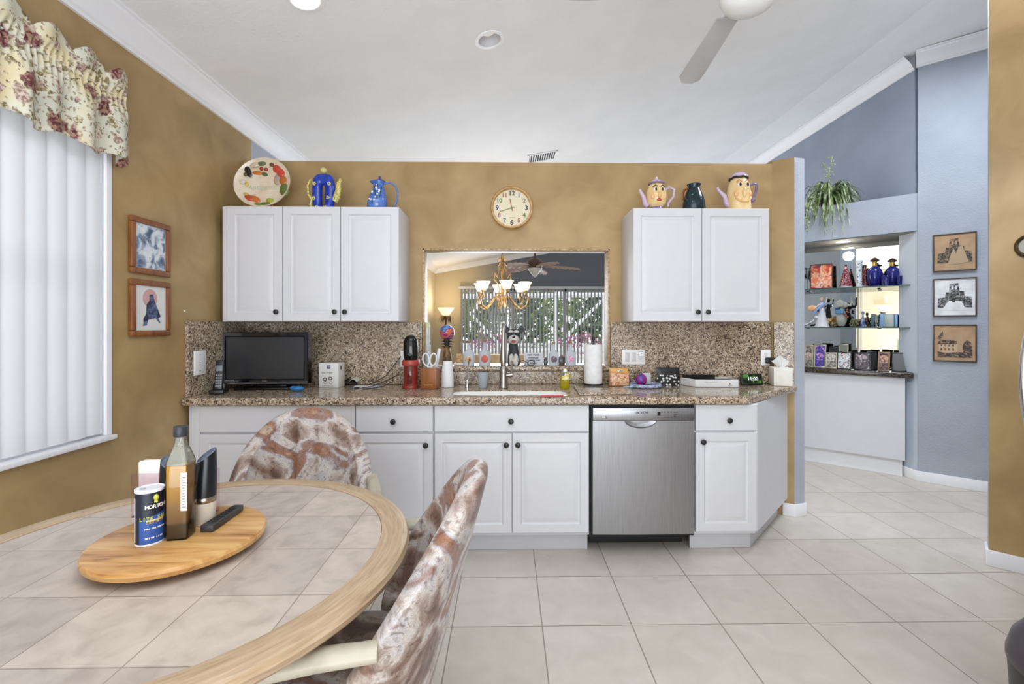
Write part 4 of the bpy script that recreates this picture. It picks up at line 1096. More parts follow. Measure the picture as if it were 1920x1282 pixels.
# blue pitcher
Yp = 3.08; c = top(706, Yp); hP = PY(706, 334, Yp).z - TZ
BLG = mottled('periwinkle_glaze', [(.3, S(70, 104, 176)), (.6, S(92, 128, 200))], 8, 3, 0, .15)
t = thing('pitcher', 'light blue pitcher with white blossoms and a loop handle, right end of the left cabinet', 'pitcher', c)
sP = hP / .2
m = MB()
prof = [(.048, 0), (.058, .02), (.060, .045), (.055, .075), (.045, .11), (.033, .14), (.027, .16), (.030, .175), (.033, .182)]
def pit(i, j):
    r, z = prof[j]; a = 2 * PI * i / 36
    lean = .02 * (z / .2); sp = max(0, math.cos(a - PI)) ** 6 * (.028 if j > 6 else (.010 if j == 6 else 0))
    return ((r * 1.0 + sp) * math.cos(a) * sP + lean * sP, r * math.sin(a) * sP, z * sP)
m.grid(pit, 36, len(prof), cu=True); m.poly([pit(i, 0) for i in range(36)]); m.poly([pit(i, 8) for i in range(36)])
m.build('body', BLG, t, ang=60)
m = MB(); m.lathe([(.034, .18), (.02, .19), (.006, .194), (.005, .20), (.009, .208), (.0, .214)], (.02, 0, 0), 20, M=Matrix.Scale(sP, 4)); m.build('lid', plain('blue_deep', S(44, 70, 140), .2), t)
m = MB(); m.tube([(.046 * sP, 0, .165 * sP), (.085 * sP, 0, .172 * sP), (.118 * sP, 0, .15 * sP), (.132 * sP, 0, .11 * sP), (.128 * sP, 0, .065 * sP), (.112 * sP, 0, .028 * sP), (.098 * sP, 0, .006 * sP)], .0075, 12, flat=.8); m.build('handle', BLG, t)
m = MB(); random.seed(3)
for k in range(16):
    z = random.uniform(.02, .15); a = -PI / 2 + random.uniform(-.7, .5); r = .0605 - max(0, z - .05) * .27
    m.sph(((r * math.cos(a) + .02 * z / .2) * sP, r * math.sin(a) * sP, z * sP), (.007, .004, .006), 8, 6)
m.build('blossoms', plain('blossom_white', S(226, 230, 238), .3), t)
m = MB()
for k in range(12):
    z = random.uniform(.02, .15); a = -PI / 2 + random.uniform(-.5, .7); r = .060 - max(0, z - .05) * .27
    m.sph(((r * math.cos(a) + .02 * z / .2) * sP, r * math.sin(a) * sP, z * sP), (.005, .004, .012), 8, 6)
m.build('leaves', plain('leaf_navy', S(36, 46, 84), .3), t)

# novelty face teapots
SKIN = mottled('face_glaze', [(.3, S(226, 190, 128)), (.6, S(238, 212, 160))], 10, 3, .4, .14)
LAV = mottled('lavender_glaze', [(.3, S(186, 160, 190)), (.6, S(208, 186, 208))], 10, 2, 0, .15)
PUR = mottled('purple_glaze', [(.4, S(110, 96, 134)), (.6, S(140, 126, 162))], 30, 2, 0, .2)
EYE = plain('eye_brown', S(58, 34, 22), .15); EYW = plain('eye_white', S(240, 236, 226), .2); LIP = plain('lip_red', S(186, 70, 54), .25); BROW = plain('brow_dark', S(40, 34, 30), .4); BLUSH = plain('nose_tan', S(226, 182, 120), .2)
def facepot(label, u0, u1, vtop, ubody0, ubody1, kind):
    Yp = 3.09
    c = top((ubody0 + ubody1) / 2, Yp); h = PY(u0, vtop, Yp).z - TZ; rb = (PY(ubody1, 360, Yp).x - PY(ubody0, 360, Yp).x) / 2
    t = thing('face_teapot', label, 'teapot', c, 0, 'novelty face teapots')
    m = MB()
    if kind == 0:
        m.lathe([(0, 0), (rb * .62, 0), (rb * .60, h * .10), (rb * .56, h * .12), (0, h * .12)], seg=30); m.build('foot', PUR, t)
        m = MB(); m.lathe([(0, h * .12), (rb * .6, h * .12), (rb * .92, h * .22), (rb, h * .40), (rb * .96, h * .56), (rb * .80, h * .70), (rb * .66, h * .76), (0, h * .76)], seg=36); bd = m.build('body', SKIN, t, ang=60)
        m = MB(); m.lathe([(0, h * .76), (rb * .74, h * .765), (rb * .72, h * .80), (rb * .4, h * .88), (rb * .12, h * .91), (rb * .14, h * .96), (0, h)], seg=30); ld = m.build('lid', LAV, t, ang=60)
        m = MB(); m.tube([(rb * .73 * math.cos(2 * PI * k / 30), rb * .73 * math.sin(2 * PI * k / 30), h * (.785 + .008 * math.sin(k * 4))) for k in range(30)], .0055, 8, closed=True); m.build('lid_band', PUR, ld)
        ez, nz, mz, fr = .56, .40, .27, .96
    else:
        m.lathe([(0, 0), (rb * .98, 0), (rb * 1.02, h * .05), (rb * .97, h * .25), (rb, h * .45), (rb * .92, h * .62), (rb * .76, h * .76), (rb * .66, h * .82), (0, h * .82)], seg=36); bd = m.build('body', SKIN, t, ang=60)
        m = MB(); m.lathe([(0, h * .82), (rb * .72, h * .83), (rb * .80, h * .86), (rb * .74, h * .90), (rb * .45, h * .97), (0, h)], seg=30); ld = m.build('lid', LAV, t, ang=60)
        m = MB(); m.tube([(rb * .74 * math.cos(2 * PI * k / 30), rb * .74 * math.sin(2 * PI * k / 30), h * (.835 + .012 * math.sin(k * 5))) for k in range(30)], .0075, 8, closed=True); m.build('hair_fringe', BROW, ld)
        ez, nz, mz, fr = .62, .42, .24, .93
    sp0 = PY(u0, 360, Yp).x - c.x
    m = MB(); m.tube([(-rb * .86, 0, h * .16), (-rb * 1.12, 0, h * .22), (-rb * 1.26, 0, h * .40), (sp0 * .93 - rb * .07, 0, h * .56), (sp0, 0, h * .62)], [.018, .019, .015, .010, .009], 14); m.build('spout', LAV, t)
    e = PY(u1, 360, Yp).x - c.x
    m = MB()
    if kind == 0: m.tube([(rb * .88, 0, h * .60), (rb * 1.3, 0, h * .70), (e, 0, h * .62), (e * .96, 0, h * .42), (rb * 1.2, 0, h * .24), (rb * 1.18, 0, h * .14)], .0085, 10)
    else: m.tube([(rb * .82, 0, h * .64), (rb * 1.3, 0, h * .72), (e, 0, h * .70), (e * .96, 0, h * .52), (rb * 1.32, 0, h * .36), (rb * 1.16, 0, h * .28)], .0085, 10)
    m.build('handle', LAV if kind == 0 else PUR, t)
    if kind: m = MB(); m.sph((rb * 1.26, 0, h * .30), .014); m.build('handle_ball', PUR, t)
    fc = -rb
    for s in (-1, 1):
        m = MB(); m.sph((s * rb * .34, fc * .86, h * ez), (rb * .20, rb * .10, h * .055), 16, 10); ey = m.build('eye', EYW, bd)
        m = MB(); m.sph((s * rb * .32, fc * .96, h * ez), (rb * .11, rb * .04, h * .045), 12, 8); m.build('iris', EYE, ey)
        m = MB(); m.tube([(s * rb * .14, fc * .86, h * (ez + .085)), (s * rb * .36, fc * .86, h * (ez + .12)), (s * rb * .60, fc * .74, h * (ez + .07))], .0032, 6); m.build('eyebrow', BROW if kind == 0 else plain('brow_tan', S(190, 140, 90), .3), bd)
    m = MB(); m.sph((0, fc * 1.02, h * nz), (rb * .2, rb * .22, h * .09 if kind == 0 else h * .13), 16, 10); m.build('nose', BLUSH if kind == 0 else SKIN, bd)
    m = MB()
    if kind == 0: m.sph((.0, fc * .93, h * mz), (rb * .26, rb * .10, h * .035)); m.sph((0, fc * .95, h * (mz + .025)), (rb * .2, rb * .06, h * .02)); m.build('lips', LIP, bd)
    else: m.tube([(rb * .62 * math.cos(a), fc * (.80 + .22 * abs(math.sin(a))), h * (.32 + .13 * math.sin(a))) for a in [PI + PI * k / 16 for k in range(17)]], .006, 8); m.build('smile', BLUSH, bd)
    for s in (-1, 1):
        m = MB(); m.sph((s * rb * .56, fc * .76, h * (nz - .02)), (rb * .22, rb * .14, h * .08), 14, 8); m.build('cheek', plain('cheek_rose', S(236, 184, 132), .2), bd)
facepot('cream teapot with a red lipped woman face, lavender lid and spout, on the right cabinet', 1200, 1264, 330, 1212, 1249, 0)
facepot('cream teapot with a smiling big nosed face and dark fringe, right of the dark jug', 1345, 1419, 323, 1364, 1406, 1)
Yp = 3.10; c = top(1301, Yp); h = PY(1301, 346, Yp).z - TZ; r = (PY(1322, 380, Yp).x - PY(1281, 380, Yp).x) / 2
t = thing('jug', 'dark teal speckled jug standing between the two face teapots', 'jug', c)
TEAL = mottled('teal_speckle', [(.40, S(16, 34, 44)), (.62, S(24, 54, 62)), (.70, S(24, 54, 62)), (.73, S(130, 180, 176))], 70, 2, 0, .15)
m = MB(); m.lathe([(0, 0), (r * .98, 0), (r, h * .12), (r * .95, h * .35), (r * .80, h * .6), (r * .58, h * .8), (r * .5, h * .9), (r * .62, h), (r * .5, h * .985), (r * .4, h * .9), (0, h * .88)], seg=36); m.build('body', TEAL, t, ang=60)
m = MB(); m.tube([(-r * .55, -.01, h * .84), (-r * .95, -.012, h * .78), (-r * 1.1, -.012, h * .6), (-r * 1.05, -.01, h * .42)], [.008, .008, .007, .006], 10); m.build('handle', plain('jug_rust', S(128, 74, 36), .2), t)

# wall clock
Yc = YB - .002; cc = PY(959.5, 391, Yc); rc = (PY(998.5, 391, Yc).x - PY(920.5, 391, Yc).x) / 2
t = thing('wall_clock', 'round wooden wall clock with multicoloured numerals above the pass-through', 'clock', (cc.x, Yc, cc.z))
MC = Rx(PI / 2)
m = MB(); m.lathe([(0, 0), (rc * .98, 0), (rc, .012), (rc, .034), (rc * .97, .040), (rc * .91, .040), (rc * .885, .030), (rc * .88, .016)], seg=56, M=MC, closed=False); m.build('rim', mottled('clock_wood', [(.3, S(176, 132, 74)), (.6, S(200, 156, 96))], 6, 4, .4, .4), t)
m = MB(); m.lathe([(0, .016), (rc * .88, .016)], seg=56, M=MC, closed=False); fcx = m.build('dial', plain('dial_cream', S(226, 216, 186), .5), t)
cols = {12: (58, 40, 34), 1: (56, 80, 150), 2: (150, 124, 110), 3: (34, 34, 52), 4: (98, 130, 54), 5: (166, 90, 52), 6: (64, 44, 34), 7: (56, 120, 150), 8: (160, 110, 140), 9: (60, 50, 110), 10: (90, 130, 80), 11: (170, 110, 66)}
for hN, col in cols.items():
    a = PI / 2 - hN * PI / 6; rn = rc * (.70 if hN in (12, 6, 3, 9) else .69)
    text(str(hN), rc * (.31 if hN in (12, 3, 6, 9) else .28), (rn * math.cos(a), -.0172, rn * math.sin(a)), plain('num_%d' % hN, S(*col), .5), fcx, 'numeral', bold=.0012)
m = MB()
for hN in range(12):
    a = hN * PI / 6; m.box(-.0015, .0015, -.0171, -.0163, -.0015, .0015, M=T(rc * .845 * math.cos(a), 0, rc * .845 * math.sin(a)))
m.build('minute_marks', BLACKP, fcx)
text('QUARTZ', rc * .07, (rc * .02, -.0172, -rc * .46), plain('dial_print', S(150, 140, 120), .5), fcx, 'maker_lettering')
def hand(ang, ln, tail, w, col, y, nm_):
    m = MB(); m.box(-tail, ln, y - .0008, y + .0008, -w, w, M=Ry(-ang)); return m.build(nm_, col, t)
hand(PI / 2 + .20, rc * .45, rc * .14, .0032, plain('hand_red', S(168, 84, 60), .4), -.0195, 'hour_hand')
hand(PI + .30, rc * .62, rc * .13, .0022, plain('hand_green', S(112, 130, 74), .4), -.0215, 'minute_hand')
m = MB(); m.lathe([(0, .016), (.006, .016), (.006, .024), (0, .025)], seg=16, M=MC); m.build('pin', plain('hand_green', S(112, 130, 74), .4), t)

# framed prints on the left wall (plain stand-in art)
def art(name, stops, sc=9, det=4, di=.8, stretch=(1, 1, 1)): return mottled(name, stops, sc, det, di, .35, stretch=stretch)
FW = mottled('oak_frame', [(.3, S(112, 64, 32)), (.6, S(142, 86, 46))], 4, 4, .4, .35, stretch=(10, 10, 2))
def wallframe(label, loc, rz, w, h, fw, fm, art_mat, matte=None, depth=.022, name='framed_print', group=None, inset=.0):
    t = thing(name, label, 'picture', loc, rz, group)
    m = MB()
    for (x0, x1, z0, z1) in ((-w / 2, w / 2, h / 2 - fw, h / 2), (-w / 2, w / 2, -h / 2, -h / 2 + fw), (-w / 2, -w / 2 + fw, -h / 2 + fw, h / 2 - fw), (w / 2 - fw, w / 2, -h / 2 + fw, h / 2 - fw)):
        m.box(x0, x1, -depth, -.001, z0, z1, min(.006, fw * .3))
    m.build('frame', fm, t)
    if matte: m = MB(); m.box(-w / 2 + fw * .8, w / 2 - fw * .8, -depth * .5, -.002, -h / 2 + fw * .8, h / 2 - fw * .8); m.build('mat_board', matte, t)
    k = inset
    m = MB(); m.box(-w / 2 + fw * .9 + k, w / 2 - fw * .9 - k, -depth * .5 - .0008, -depth * .45, -h / 2 + fw * .9 + k, h / 2 - fw * .9 - k); p_ = m.build('print', art_mat, t)
    return t
PAPER = plain('print_paper', S(222, 222, 218), .5)
a, b = PX(239, 402, XL), PX(313, 520, XL); y0, y1 = 2.301, 2.567
wallframe('oak framed blue and white print, upper of two on the left wall', (XL + .001, (y0 + y1) / 2, 1.765), PI / 2, y1 - y0, .286, .030, FW, art('print_blue', [(.36, S(70, 88, 118)), (.45, S(146, 160, 178)), (.52, S(206, 214, 220)), (.62, S(226, 230, 232)), (.7, S(110, 124, 150))], 16, 3, .6), PAPER, inset=.006)
t = wallframe('oak framed print with navy shape and pink disc, lower one on the left wall', (XL + .001, (y0 + y1) / 2, 1.447), PI / 2, y1 - y0, .290, .030, FW, PAPER, PAPER)
m = MB(); m.lathe([(0, 0), (.048, 0), (.048, .0006), (0, .0006)], seg=32, M=T(-.006, -.0122, .052) @ Rx(PI / 2)); m.build('pink_disc', plain('print_pink', S(206, 160, 158), .5), t)
m = MB(); m.poly([(x, -.0136, z) for x, z in [(-.052, -.055), (-.034, -.03), (-.03, .02), (-.012, .04), (-.012, .07), (.012, .075), (.02, .05), (.03, .025), (.066, -.04), (.05, -.052), (.064, -.075), (.058, -.078), (.03, -.05), (-.02, -.06), (-.03, -.09), (-.056, -.092), (-.05, -.078)]]); m.build('shape', mottled('print_navy', [(.4, S(36, 40, 66)), (.6, S(96, 112, 150))], 40, 3, .5, .5), t)
p = PX(344, 583, XL)
m = MB(); m.sph((0, 0, 0), .005, 10, 8); m.tube([(0, 0, 0), (-.006, 0, 0)], .0025, 6)
solo(m, 'wall_hook', WHITEP, 'tiny white pin on the gold wall beside the lower oak frame', 'hook', (XL + .006, p.y, p.z))

# three framed building pictures on the diagonal wall
def house_art(t, w, h, ink, paper, variant, y):
    random.seed(variant)
    def P3(pts, name, mat, dy=0): m = MB(); m.poly([(x * w, y - dy, z * h) for x, z in pts]); return m.build(name, mat, t)
    if variant < 2:
        P3([(-.44, -.30), (-.42, -.02), (-.24, .0), (-.22, .14), (-.14, .16), (-.12, .38), (.10, .40), (.13, .18), (.24, .16), (.26, .02), (.44, .0), (.44, -.30)], 'building', ink)
        for sx in (-.08, .02): P3([(sx, .22), (sx + .05, .22), (sx + .05, .32), (sx, .32)], 'window', paper, .0005)
        if variant == 0:
            P3([(-.18, -.36), (-.08, -.02), (-.02, .12), (.04, -.05), (.10, .14), (.20, .18), (.36, -.30), (.2, -.34)], 'cliff', plain('sepia_mid', S(176, 150, 118), .6), .0006)
        else: P3([(-.34, -.36), (-.14, -.10), (.18, -.12), (.30, -.38)], 'path', paper, .0006); P3([(-.06, -.14), (.02, -.14), (.02, -.02), (-.06, -.02)], 'door', plain('ink_black', S(40, 38, 36), .6), .0008)
    else:
        P3([(-.44, -.02), (-.40, .06), (-.18, .10), (.06, .06), (.06, -.02)], 'roof', ink); P3([(-.40, -.34), (-.40, -.03), (.08, -.03), (.08, -.34)], 'facade', plain('sepia_light', S(192, 164, 130), .6), .0004)
        P3([(.10, -.36), (.10, .16), (.13, .20), (.15, .40), (.17, .20), (.20, .16), (.20, -.36)], 'tower', plain('sepia_mid', S(160, 132, 100), .6), .0005); P3([(.22, -.34), (.22, .0), (.32, .10), (.44, .0), (.44, -.34)], 'wing', ink, .0003)
        P3([(-.46, .14), (-.30, .36), (-.28, .20), (-.36, .10)], 'branch', ink)
        for k in range(4):
            for zz in (-.22, -.10): P3([(-.36 + .1 * k, zz), (-.31 + .1 * k, zz), (-.31 + .1 * k, zz + .06), (-.36 + .1 * k, zz + .06)], 'window', ink, .0010)
        P3([(-.44, -.42), (-.44, -.26), (-.2, -.30), (.1, -.26), (.44, -.30), (.44, -.42)], 'bushes', ink, .0014)
BRF = plain('thin_dark_frame', S(74, 62, 54), .35)
SEP = mottled('sepia_paper', [(.3, S(164, 132, 98)), (.6, S(180, 148, 112))], 14, 3, 0, .5)
BWP = mottled('bw_paper', [(.35, S(206, 206, 206)), (.6, S(228, 228, 228))], 12, 3, 0, .4)
INK = mottled('sketch_ink', [(.36, S(44, 38, 34)), (.5, S(76, 66, 56)), (.62, S(150, 124, 96))], 60, 4, .5, .6)
INKB = mottled('photo_ink', [(.36, S(36, 36, 38)), (.5, S(84, 84, 84)), (.64, S(170, 170, 170))], 60, 4, .5, .6)
angW = math.atan2(WU.y, WU.x)
for (v0, v1, lab, pap, ink, var) in ((437, 508, 'dark framed sepia print of a cliffside house, topmost of three on the blue wall', SEP, INK, 0), (521, 593, 'dark framed black and white house photograph, middle of three on the blue wall', BWP, INKB, 1), (608.5, 678, 'dark framed sepia drawing of a towered building, lowest of three on the blue wall', SEP, INK, 2)):
    a, b = PW(1749, v0, -.01), PW(1832, v1, -.01)
    zc_ = (PW(1790, v0, -.01).z + PW(1790, v1, -.01).z) / 2; hh = PW(1790, v0, -.01).z - PW(1790, v1, -.01).z
    s0, s1 = WS(a), WS(b); cpt = WP((s0 + s1) / 2, -.001, zc_)
    t = wallframe(lab, cpt, angW, s1 - s0, hh, .010, BRF, pap, pap, .018)
    house_art(t, s1 - s0 - .03, hh - .03, ink, pap, var, -.0115)
# ================================================================== BAR NICHE
def wprism(m, s0, s1, o0, o1, z0, z1, b=0.0):
    q = [WP(s0, o0, 0), WP(s1, o0, 0), WP(s1, o1, 0), WP(s0, o1, 0)]
    return m.prism([(p.x, p.y) for p in q], z0, z1, b)
BC = 1.0
sA = -1.55
sR = WS(PW(1697, 800, .02))
BT0, BT1 = .895, .942
bz = PW(1600, 700, .0)
m = MB(); wprism(m, sA, sR, .02, .092, .155, BT0 - .001)
t = thing('bar_cabinet', 'plain white bar cabinet under the dark countertop in the mirrored niche', 'cabinet', (0, 0, 0))
m.build('panel', CAB, t, flat=True)
m = MB(); wprism(m, sA, sR - .02, .070, .090, .001, .154); m.build('toe_kick', TRIM, t, flat=True)
m = MB(); wprism(m, sA, WS(PW(1713, 700, -.015)), -.015, .415, BT0, BT1, .010)
DGR = granite('dark_granite', .45, .15)
tag(m.build('bar_countertop', DGR, ang=60), 'dark granite bar countertop crowded with photo frames', 'countertop')
MIR = bpy.data.materials.new('mirror_silver'); MIR.use_nodes = True
_b = MIR.node_tree.nodes['Principled BSDF']; _b.inputs['Base Color'].default_value = S(226, 230, 226); _b.inputs['Metallic'].default_value = 1; _b.inputs['Roughness'].default_value = .012
m = MB(); wprism(m, sA, .02, .405, .415, BT1 + .002, 2.185)
tag(m.build('bar_mirror', MIR, flat=True), 'large mirror filling the back of the bar niche behind the glass shelves', 'mirror')
GEDGE = glass('shelf_glass', S(206, 226, 218), .02)
def shelf(label, z):
    t = thing('glass_shelf', label, 'shelf', (0, 0, 0), 0, 'glass shelves in the bar niche')
    m = MB(); wprism(m, sA, -.005, .07, .402, z - .010, z, .0); m.build('pane', GEDGE, t, flat=True)
    m = MB(); wprism(m, sA, -.005, .066, .0698, z - .0105, z + .0004); m.build('edge', plain('glass_edge', S(70, 92, 86), .15), t, flat=True)
    return t
ZS1 = PW(1600, 538, .07).z; ZS2 = 1.346
shelf('upper glass shelf in the bar niche holding the blue bottles and the orange painting', ZS1)
shelf('lower glass shelf in the bar niche holding the figurines and pale blue boxes', ZS2)
m = MB()
for s_ in (-.86, -.28):
    for z in (ZS1, ZS2): wprism(m, s_ - .012, s_ + .012, .28, .403, z - .016, z - .0105)
tag(m.build('shelf_brackets', plain('bracket_dark', S(70, 70, 66), .4)), 'small dark brackets under the bar niche glass shelves', 'bracket', kind='structure')
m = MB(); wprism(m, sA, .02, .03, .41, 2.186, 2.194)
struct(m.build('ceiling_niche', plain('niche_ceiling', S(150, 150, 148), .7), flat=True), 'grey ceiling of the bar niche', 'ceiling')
pn = PW(1573, 478, .2)
pl_ = WP(-.55, .16, 2.185)
t = thing('recessed_light', 'lit round recessed light in the bar niche ceiling', 'ceiling light', pl_)
m = MB(); m.lathe([(.045, -.001), (.062, -.004), (.064, 0)], closed=False); m.build('trim_ring', TRIM, t)
m = MB(); m.lathe([(0, -.001), (.045, -.001)], closed=False); m.build('lens', plain('lens_warm', S(255, 246, 220), .4, emis=S(255, 240, 205), es=5.0), t)

def on_shelf(u, z, off): 
    p = PW(u, 600, off); return Vector((p.x, p.y, z + .0005))
def hpx(v, u, off): return PW(u, v, off).z
O1 = .20
# upper shelf
def WT(u, z, off, rz=0): return on_shelf(u, z, off)
PAINT = art('orange_abstract', [(.32, S(96, 40, 60)), (.42, S(206, 84, 50)), (.5, S(232, 190, 160)), (.56, S(220, 110, 60)), (.66, S(240, 216, 196)), (.74, S(110, 70, 110))], 10, 3, 1.2)
off = .27; pA, pB = PW(1519, 530, off), PW(1562, 530, off); wv = (pB - pA); hz = PW(1540, 496, off).z - ZS1
t = wallframe('framed orange and pink abstract picture leaning on the upper glass shelf', ((pA.x + pB.x) / 2, (pA.y + pB.y) / 2, ZS1 + hz / 2 + .006), angW + .10, wv.length, hz, .010, plain('frame_dark', S(58, 44, 42), .3), PAINT, None, .02)
t.rotation_euler = (-.10, 0, angW + .10)
def vessel(name, label, cat, u, z, off, vtop, r_px, prof, mat, group=None, extra=None, seg=28, sx=1, sy=1):
    c = on_shelf(u, z, off); h = PW(u, vtop, off).z - z
    r = r_px / F * (Vector((c.x, c.y)).length)
    t = thing(name, label, cat, c, 0, group)
    m = MB(); m.lathe([(a * r, b * h) for a, b in prof], seg=seg, sx=sx, sy=sy); bd = m.build('body', mat, t, ang=60)
    if extra: extra(t, bd, r, h)
    return t
CBL = mottled('cobalt_bottle', [(.3, S(20, 20, 84)), (.6, S(36, 36, 116))], 20, 2, 0, .08)
def bottletop(t, bd, r, h):
    m = MB(); m.lathe([(.30 * r, .70 * h), (.34 * r, .72 * h), (.30 * r, .86 * h), (.0, .86 * h)], seg=20); m.build('collar', plain('gold_metal', S(196, 160, 80), .25, .9), t)
    m = MB(); m.lathe([(.0, .86 * h), (.55 * r, .87 * h), (.62 * r, .91 * h), (.2 * r, .985 * h), (0, h)], seg=20); m.build('stopper', plain('stopper_brown', S(64, 40, 40), .3), t)
BOT = [(0, 0), (.62, 0), (.64, .02), (.72, .08), (.92, .22), (1.0, .34), (1.0, .46), (.90, .56), (.66, .64), (.36, .69), (.30, .71), (0, .71)]
vessel('decorative_bottle', 'cobalt blue bottle with gold neck and brown stopper, left of two on the upper shelf', 'bottle', 1640, ZS1, .16, 483, 9.5, BOT, CBL, 'cobalt bottles', bottletop)
vessel('decorative_bottle', 'cobalt blue bottle with gold neck among tiny cups, right of two on the upper shelf', 'bottle', 1673, ZS1, .18, 484, 9.5, BOT, CBL, 'cobalt bottles', bottletop)
CUP = [(0, 0), (.7, 0), (.8, .1), (1, .95), (.9, 1), (.75, .2), (0, .15)]
for u, lab in ((1657, 'tiny cobalt blue cup left of the right blue bottle'), (1686, 'tiny cobalt blue cup right of the right blue bottle'), (1662.5, 'tiny cobalt blue cup touching the right blue bottle')):
    vessel('tiny_cup', lab, 'cup', u, ZS1, .12 if u < 1662 else (.13 if u > 1670 else .10), 517, 3.6, CUP, CBL, 'tiny blue cups')
TREE = mottled('red_white_glitter', [(.44, S(120, 26, 46)), (.54, S(150, 40, 60)), (.58, S(232, 214, 216)), (.66, S(110, 24, 44))], 90, 2, 0, .25)
def treebits(t, bd, r, h):
    m = MB(); m.sph((0, 0, h * .97), (r * .18, r * .18, h * .04)); m.build('finial', plain('frame_dark', S(58, 44, 42), .3), t)
    m = MB(); m.lathe([(0, 0), (r * 1.05, 0), (r * .95, h * .07), (0, h * .07)]); m.build('base', plain('tree_base', S(196, 200, 204), .4), t)
TP = [(0, .07), (1, .07), (.86, .2), (.9, .22), (.62, .45), (.66, .47), (.38, .70), (.42, .72), (.10, .95), (0, .96)]
vessel('tree_figurine', 'red and white glittering cone tree figurine right of the orange picture', 'figurine', 1586, ZS1, .18, 496, 8.5, TP, TREE, None, treebits)
vessel('tree_figurine', 'dark red cone tree figurine between the tall white vase and the left blue bottle', 'figurine', 1622, ZS1, .24, 497, 7, TP, mottled('dark_red_glitter', [(.44, S(86, 24, 34)), (.56, S(130, 60, 66)), (.64, S(186, 150, 150))], 90, 2, 0, .3), None, treebits)
vessel('vase', 'tall slim white vase with blue marks on the upper shelf', 'vase', 1611, ZS1, .17, 488.5, 4.6, [(0, 0), (1, 0), (1, .03), (.78, .12), (.74, .6), (.86, .85), (1.0, 1.0), (.8, 1), (.7, .9), (0, .88)], mottled('white_blue_vase', [(.46, S(214, 220, 222)), (.56, S(224, 228, 230)), (.62, S(90, 110, 140))], 60, 2, 0, .2))
CLR = glass('clear_glassware', S(226, 232, 230), .03, 1.6)
for u, lab in ((1508, 'clear stemmed glass at the far left of the upper shelf'), (1514, 'second clear stemmed glass on the upper shelf, beside the orange picture')):
    vessel('wine_glass', lab, 'glass', u, ZS1, .2, 502, 4.5, [(0, 0), (.8, .0), (.75, .02), (.12, .05), (.12, .45), (.6, .55), (1, .75), (.9, 1), (.87, 1), (.94, .76), (.5, .58), (0, .5)], CLR, 'clear stemmed glasses')
# lower shelf
c = on_shelf(1541, ZS2, .17); h = PW(1541, 555, .17).z - ZS2; k = h / .38
ROBE = mottled('porcelain_robe', [(.3, S(206, 204, 210)), (.6, S(228, 226, 230))], 10, 3, 0, .2); PBL = plain('porcelain_blue', S(140, 166, 214), .2); PSK = plain('porcelain_skin', S(238, 216, 190), .25); PPE = plain('porcelain_peach', S(232, 180, 128), .3)
t = thing('lady_figurine', 'porcelain lady figurine in a white gown with a blue shawl, left on the lower shelf', 'figurine', c, angW)
m = MB(); m.grid(lambda i, j: ((.075 - .052 * (j / 10) ** .8) * k * (1 + .06 * math.sin(6 * 2 * PI * i / 40) * (1 - j / 10)) * math.cos(2 * PI * i / 40), (.055 - .036 * (j / 10) ** .8) * k * math.sin(2 * PI * i / 40), .23 * k * j / 10), 40, 11, cu=True)
m.sph((0, 0, .26 * k), (.026 * k, .02 * k, .045 * k)); m.tube([(.022 * k, 0, .285 * k), (.045 * k, -.01, .30 * k), (.052 * k, -.01, .345 * k)], [.009 * k, .008 * k, .006 * k], 8); m.tube([(-.022 * k, 0, .285 * k), (-.05 * k, -.015, .25 * k), (-.085 * k, -.02, .24 * k)], [.009 * k, .008 * k, .006 * k], 8)
m.build('body', ROBE, t, ang=60)
m = MB(); m.sph((.0, -.004, .345 * k), (.019 * k, .02 * k, .025 * k)); m.sph((.054 * k, -.01, .355 * k), (.008 * k, .006 * k, .012 * k)); m.build('head', PSK, t)
m = MB(); m.sph((.0, .006, .352 * k), (.023 * k, .02 * k, .024 * k)); m.build('hair', plain('porcelain_hair', S(196, 160, 110), .3), t)
m = MB(); m.tube([(-.075 * k, -.03, .16 * k), (-.05 * k, -.035, .21 * k), (-.01 * k, -.035, .25 * k), (.03 * k, -.025, .28 * k), (.03 * k, .02, .30 * k)], [.012 * k, .015 * k, .015 * k, .013 * k, .008 * k], 10); m.build('shawl', PBL, t)
m = MB(); m.sph((-.10 * k, -.015, .235 * k), (.05 * k, .012, .035 * k)); m.build('fan', PPE, t)
c = on_shelf(1515, ZS2, .16)
t = thing('reclining_figurine', 'small white porcelain reclining figure at the far left of the lower shelf', 'figurine', c, angW)
m = MB(); m.grid(lambda i, j: ((-.05 + .11 * i / 12), (.018 + .006 * math.sin(PI * i / 12)) * math.cos(2 * PI * j / 12), .018 + .012 * math.sin(2 * PI * j / 12) + .06 * (i / 12) ** 2), 13, 12, cv=True); m.sph((.072, 0, .10), .016); m.build('body', ROBE, t)
c = on_shelf(1580, ZS2, .17); h = PW(1580, 553, .17).z - ZS2; k = h / .36
t = thing('elephant_figurine', 'grey elephant figurine with raised trunk and blue cloak, on the lower shelf', 'figurine', c, angW)
EG = mottled('elephant_grey', [(.3, S(150, 150, 142)), (.6, S(178, 178, 168))], 12, 3, .3, .4)
m = MB(); m.lathe([(0, 0), (.045 * k, 0), (.05 * k, .012 * k), (0, .012 * k)]); m.build('base', BLACKP, t)
m = MB(); m.grid(lambda i, j: ((.052 * k * math.sin(PI * (.18 + .75 * j / 12))) * math.cos(2 * PI * i / 28) - .01 * k, .042 * k * math.sin(PI * (.18 + .75 * j / 12)) * math.sin(2 * PI * i / 28), .012 * k + .20 * k * j / 12), 28, 13, cu=True)
